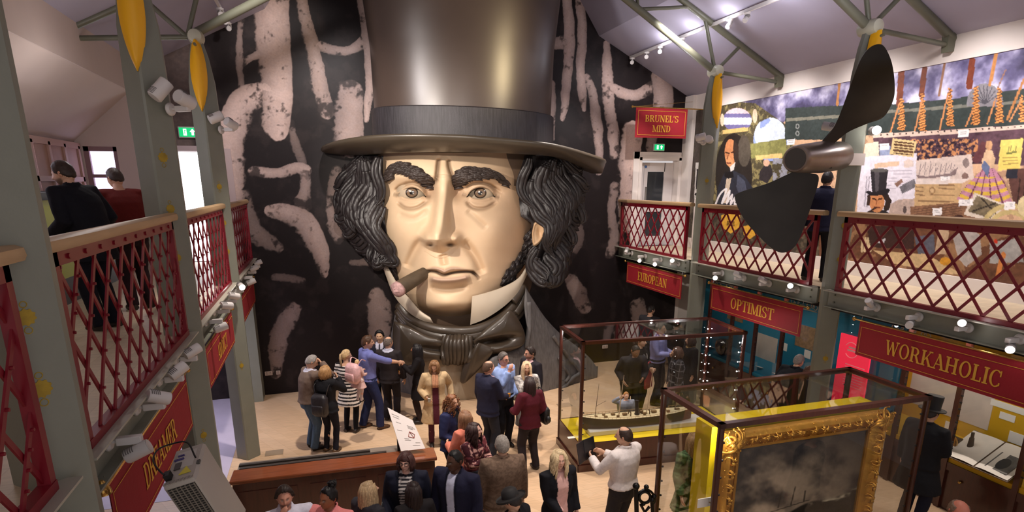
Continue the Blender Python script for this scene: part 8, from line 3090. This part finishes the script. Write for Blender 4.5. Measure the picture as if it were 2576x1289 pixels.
def bag(p, centre, size, label, col, name, cat, straps, rough=.45, nz=.2):
    M = p['M'].copy()
    c = M @ (Vector(centre) * p['k'])
    t = thing(name, label, cat, c, 0, rot=M.to_euler())
    b = MB().rbox((0, 0, 0), size, min(size) * .42, seg=4)
    bo_ = b.build('bag_body', mat(name + '_%d%d' % (col[0], col[1]), rgb(col), rough, noise=nz, nscale=14, bump=.4, bscale=26), t, sharp=0)
    MB().rbox((0, -size[1] * .5, -size[2] * .16), (size[0] * .72, size[1] * .3, size[2] * .42), size[1] * .12, seg=3).build('pocket', mat(name + '_%d%d' % (col[0], col[1])), bo_, sharp=0)
    for pts in straps:
        MB().tube(catmull(pts, 5), .012, 8, flat=.5).build('strap', mat(name + '_%d%d' % (col[0], col[1])), t)
    return t


bag(P['backpack'], (0, -.22, 1.02), (.30, .16, .40), 'dark quilted backpack on the woman with the blond bob', (34, 30, 34), 'backpack', 'backpack', [[(s * .1, .04, .16), (s * .14, .08, .32), (s * .13, .2, .36)] for s in (-1, 1)])
bag(P['child'], (0, -.22, 1.22), (.30, .17, .36), 'tiny pink patterned backpack on the toddler', (222, 176, 178), 'backpack', 'backpack', [[(s * .1, .03, .15), (s * .13, .1, .25), (s * .12, .2, .2)] for s in (-1, 1)])
bag(P['burgundy'], (.27, .02, 1.0), (.12, .32, .30), 'black leather handbag hanging at the side of the woman in burgundy', (26, 24, 26), 'handbag', 'bag', [[(0, -.1, .14), (-.04, -.05, .42), (-.06, .02, .46), (-.04, .08, .42), (0, .1, .14)]])
bag(P['curly'], (-.22, -.12, .86), (.14, .3, .26), 'olive green shoulder bag of the woman with curly hair', (104, 110, 66), 'shoulder_bag', 'bag', [[(0, -.08, .12), (.06, -.02, .4), (.1, .04, .55)]])
bag(P['ponytailblond'], (.26, .02, 1.12), (.12, .26, .22), 'black bag with a thin strap beside the woman with long blonde hair', (30, 30, 34), 'shoulder_bag', 'bag', [[(0, -.06, .1), (-.05, 0, .3), (-.08, .04, .34)]])
w, d = P['whiteshirt']['hands']['l']
t = thing('tablet', 'dark tablet in a folding cover raised by the man in the white shirt', 'tablet', P['whiteshirt']['M'] @ ((w + Vector((.03, .03, .06))) * P['whiteshirt']['k']), 0, rot=(math.radians(-14), 0, math.radians(22)))
MB().rbox((0, 0, 0), (.20, .012, .27), .005).build('body', mat('tablet_dark', rgb(24, 24, 28), .3), t, smooth=False)
MB().rbox((-.19, -.03, 0), (.20, .008, .27), .004, Matrix.Rotation(.35, 4, 'Z')).build('cover', mat('tablet_cover', rgb(30, 28, 34), .5), t, smooth=False)
# lanyard, red folder
M = P['lanyard']['M']
q = [M @ (Vector(p) * P['lanyard']['k']) for p in ((-.07, .03, 1.44), (-.05, .145, 1.32), (0, .155, 1.12), (.05, .145, 1.32), (.07, .03, 1.44))]
tag(MB().tube(catmull(q, 5), .006, 6).build('lanyard', mat('lanyard_pale', rgb(206, 200, 196), .6)), 'pale lanyard cord round the neck of the person in the black jacket', 'lanyard')
M = P['lanyard']['M']
t = thing('red_bag', 'flat red bag hanging beside the person with the lanyard', 'bag', M @ Vector((-.02, .22, .82)), 0, rot=M.to_euler())
MB().rbox((0, 0, 0), (.26, .06, .42), .02).build('bag_body', mat('red_bag', rgb(150, 24, 34), .6, noise=.1), t)
MB().tube(catmull([(-.08, 0, .2), (-.05, 0, .33), (.05, 0, .33), (.08, 0, .2)], 5), .01, 8).build('strap', mat('red_bag'), t)
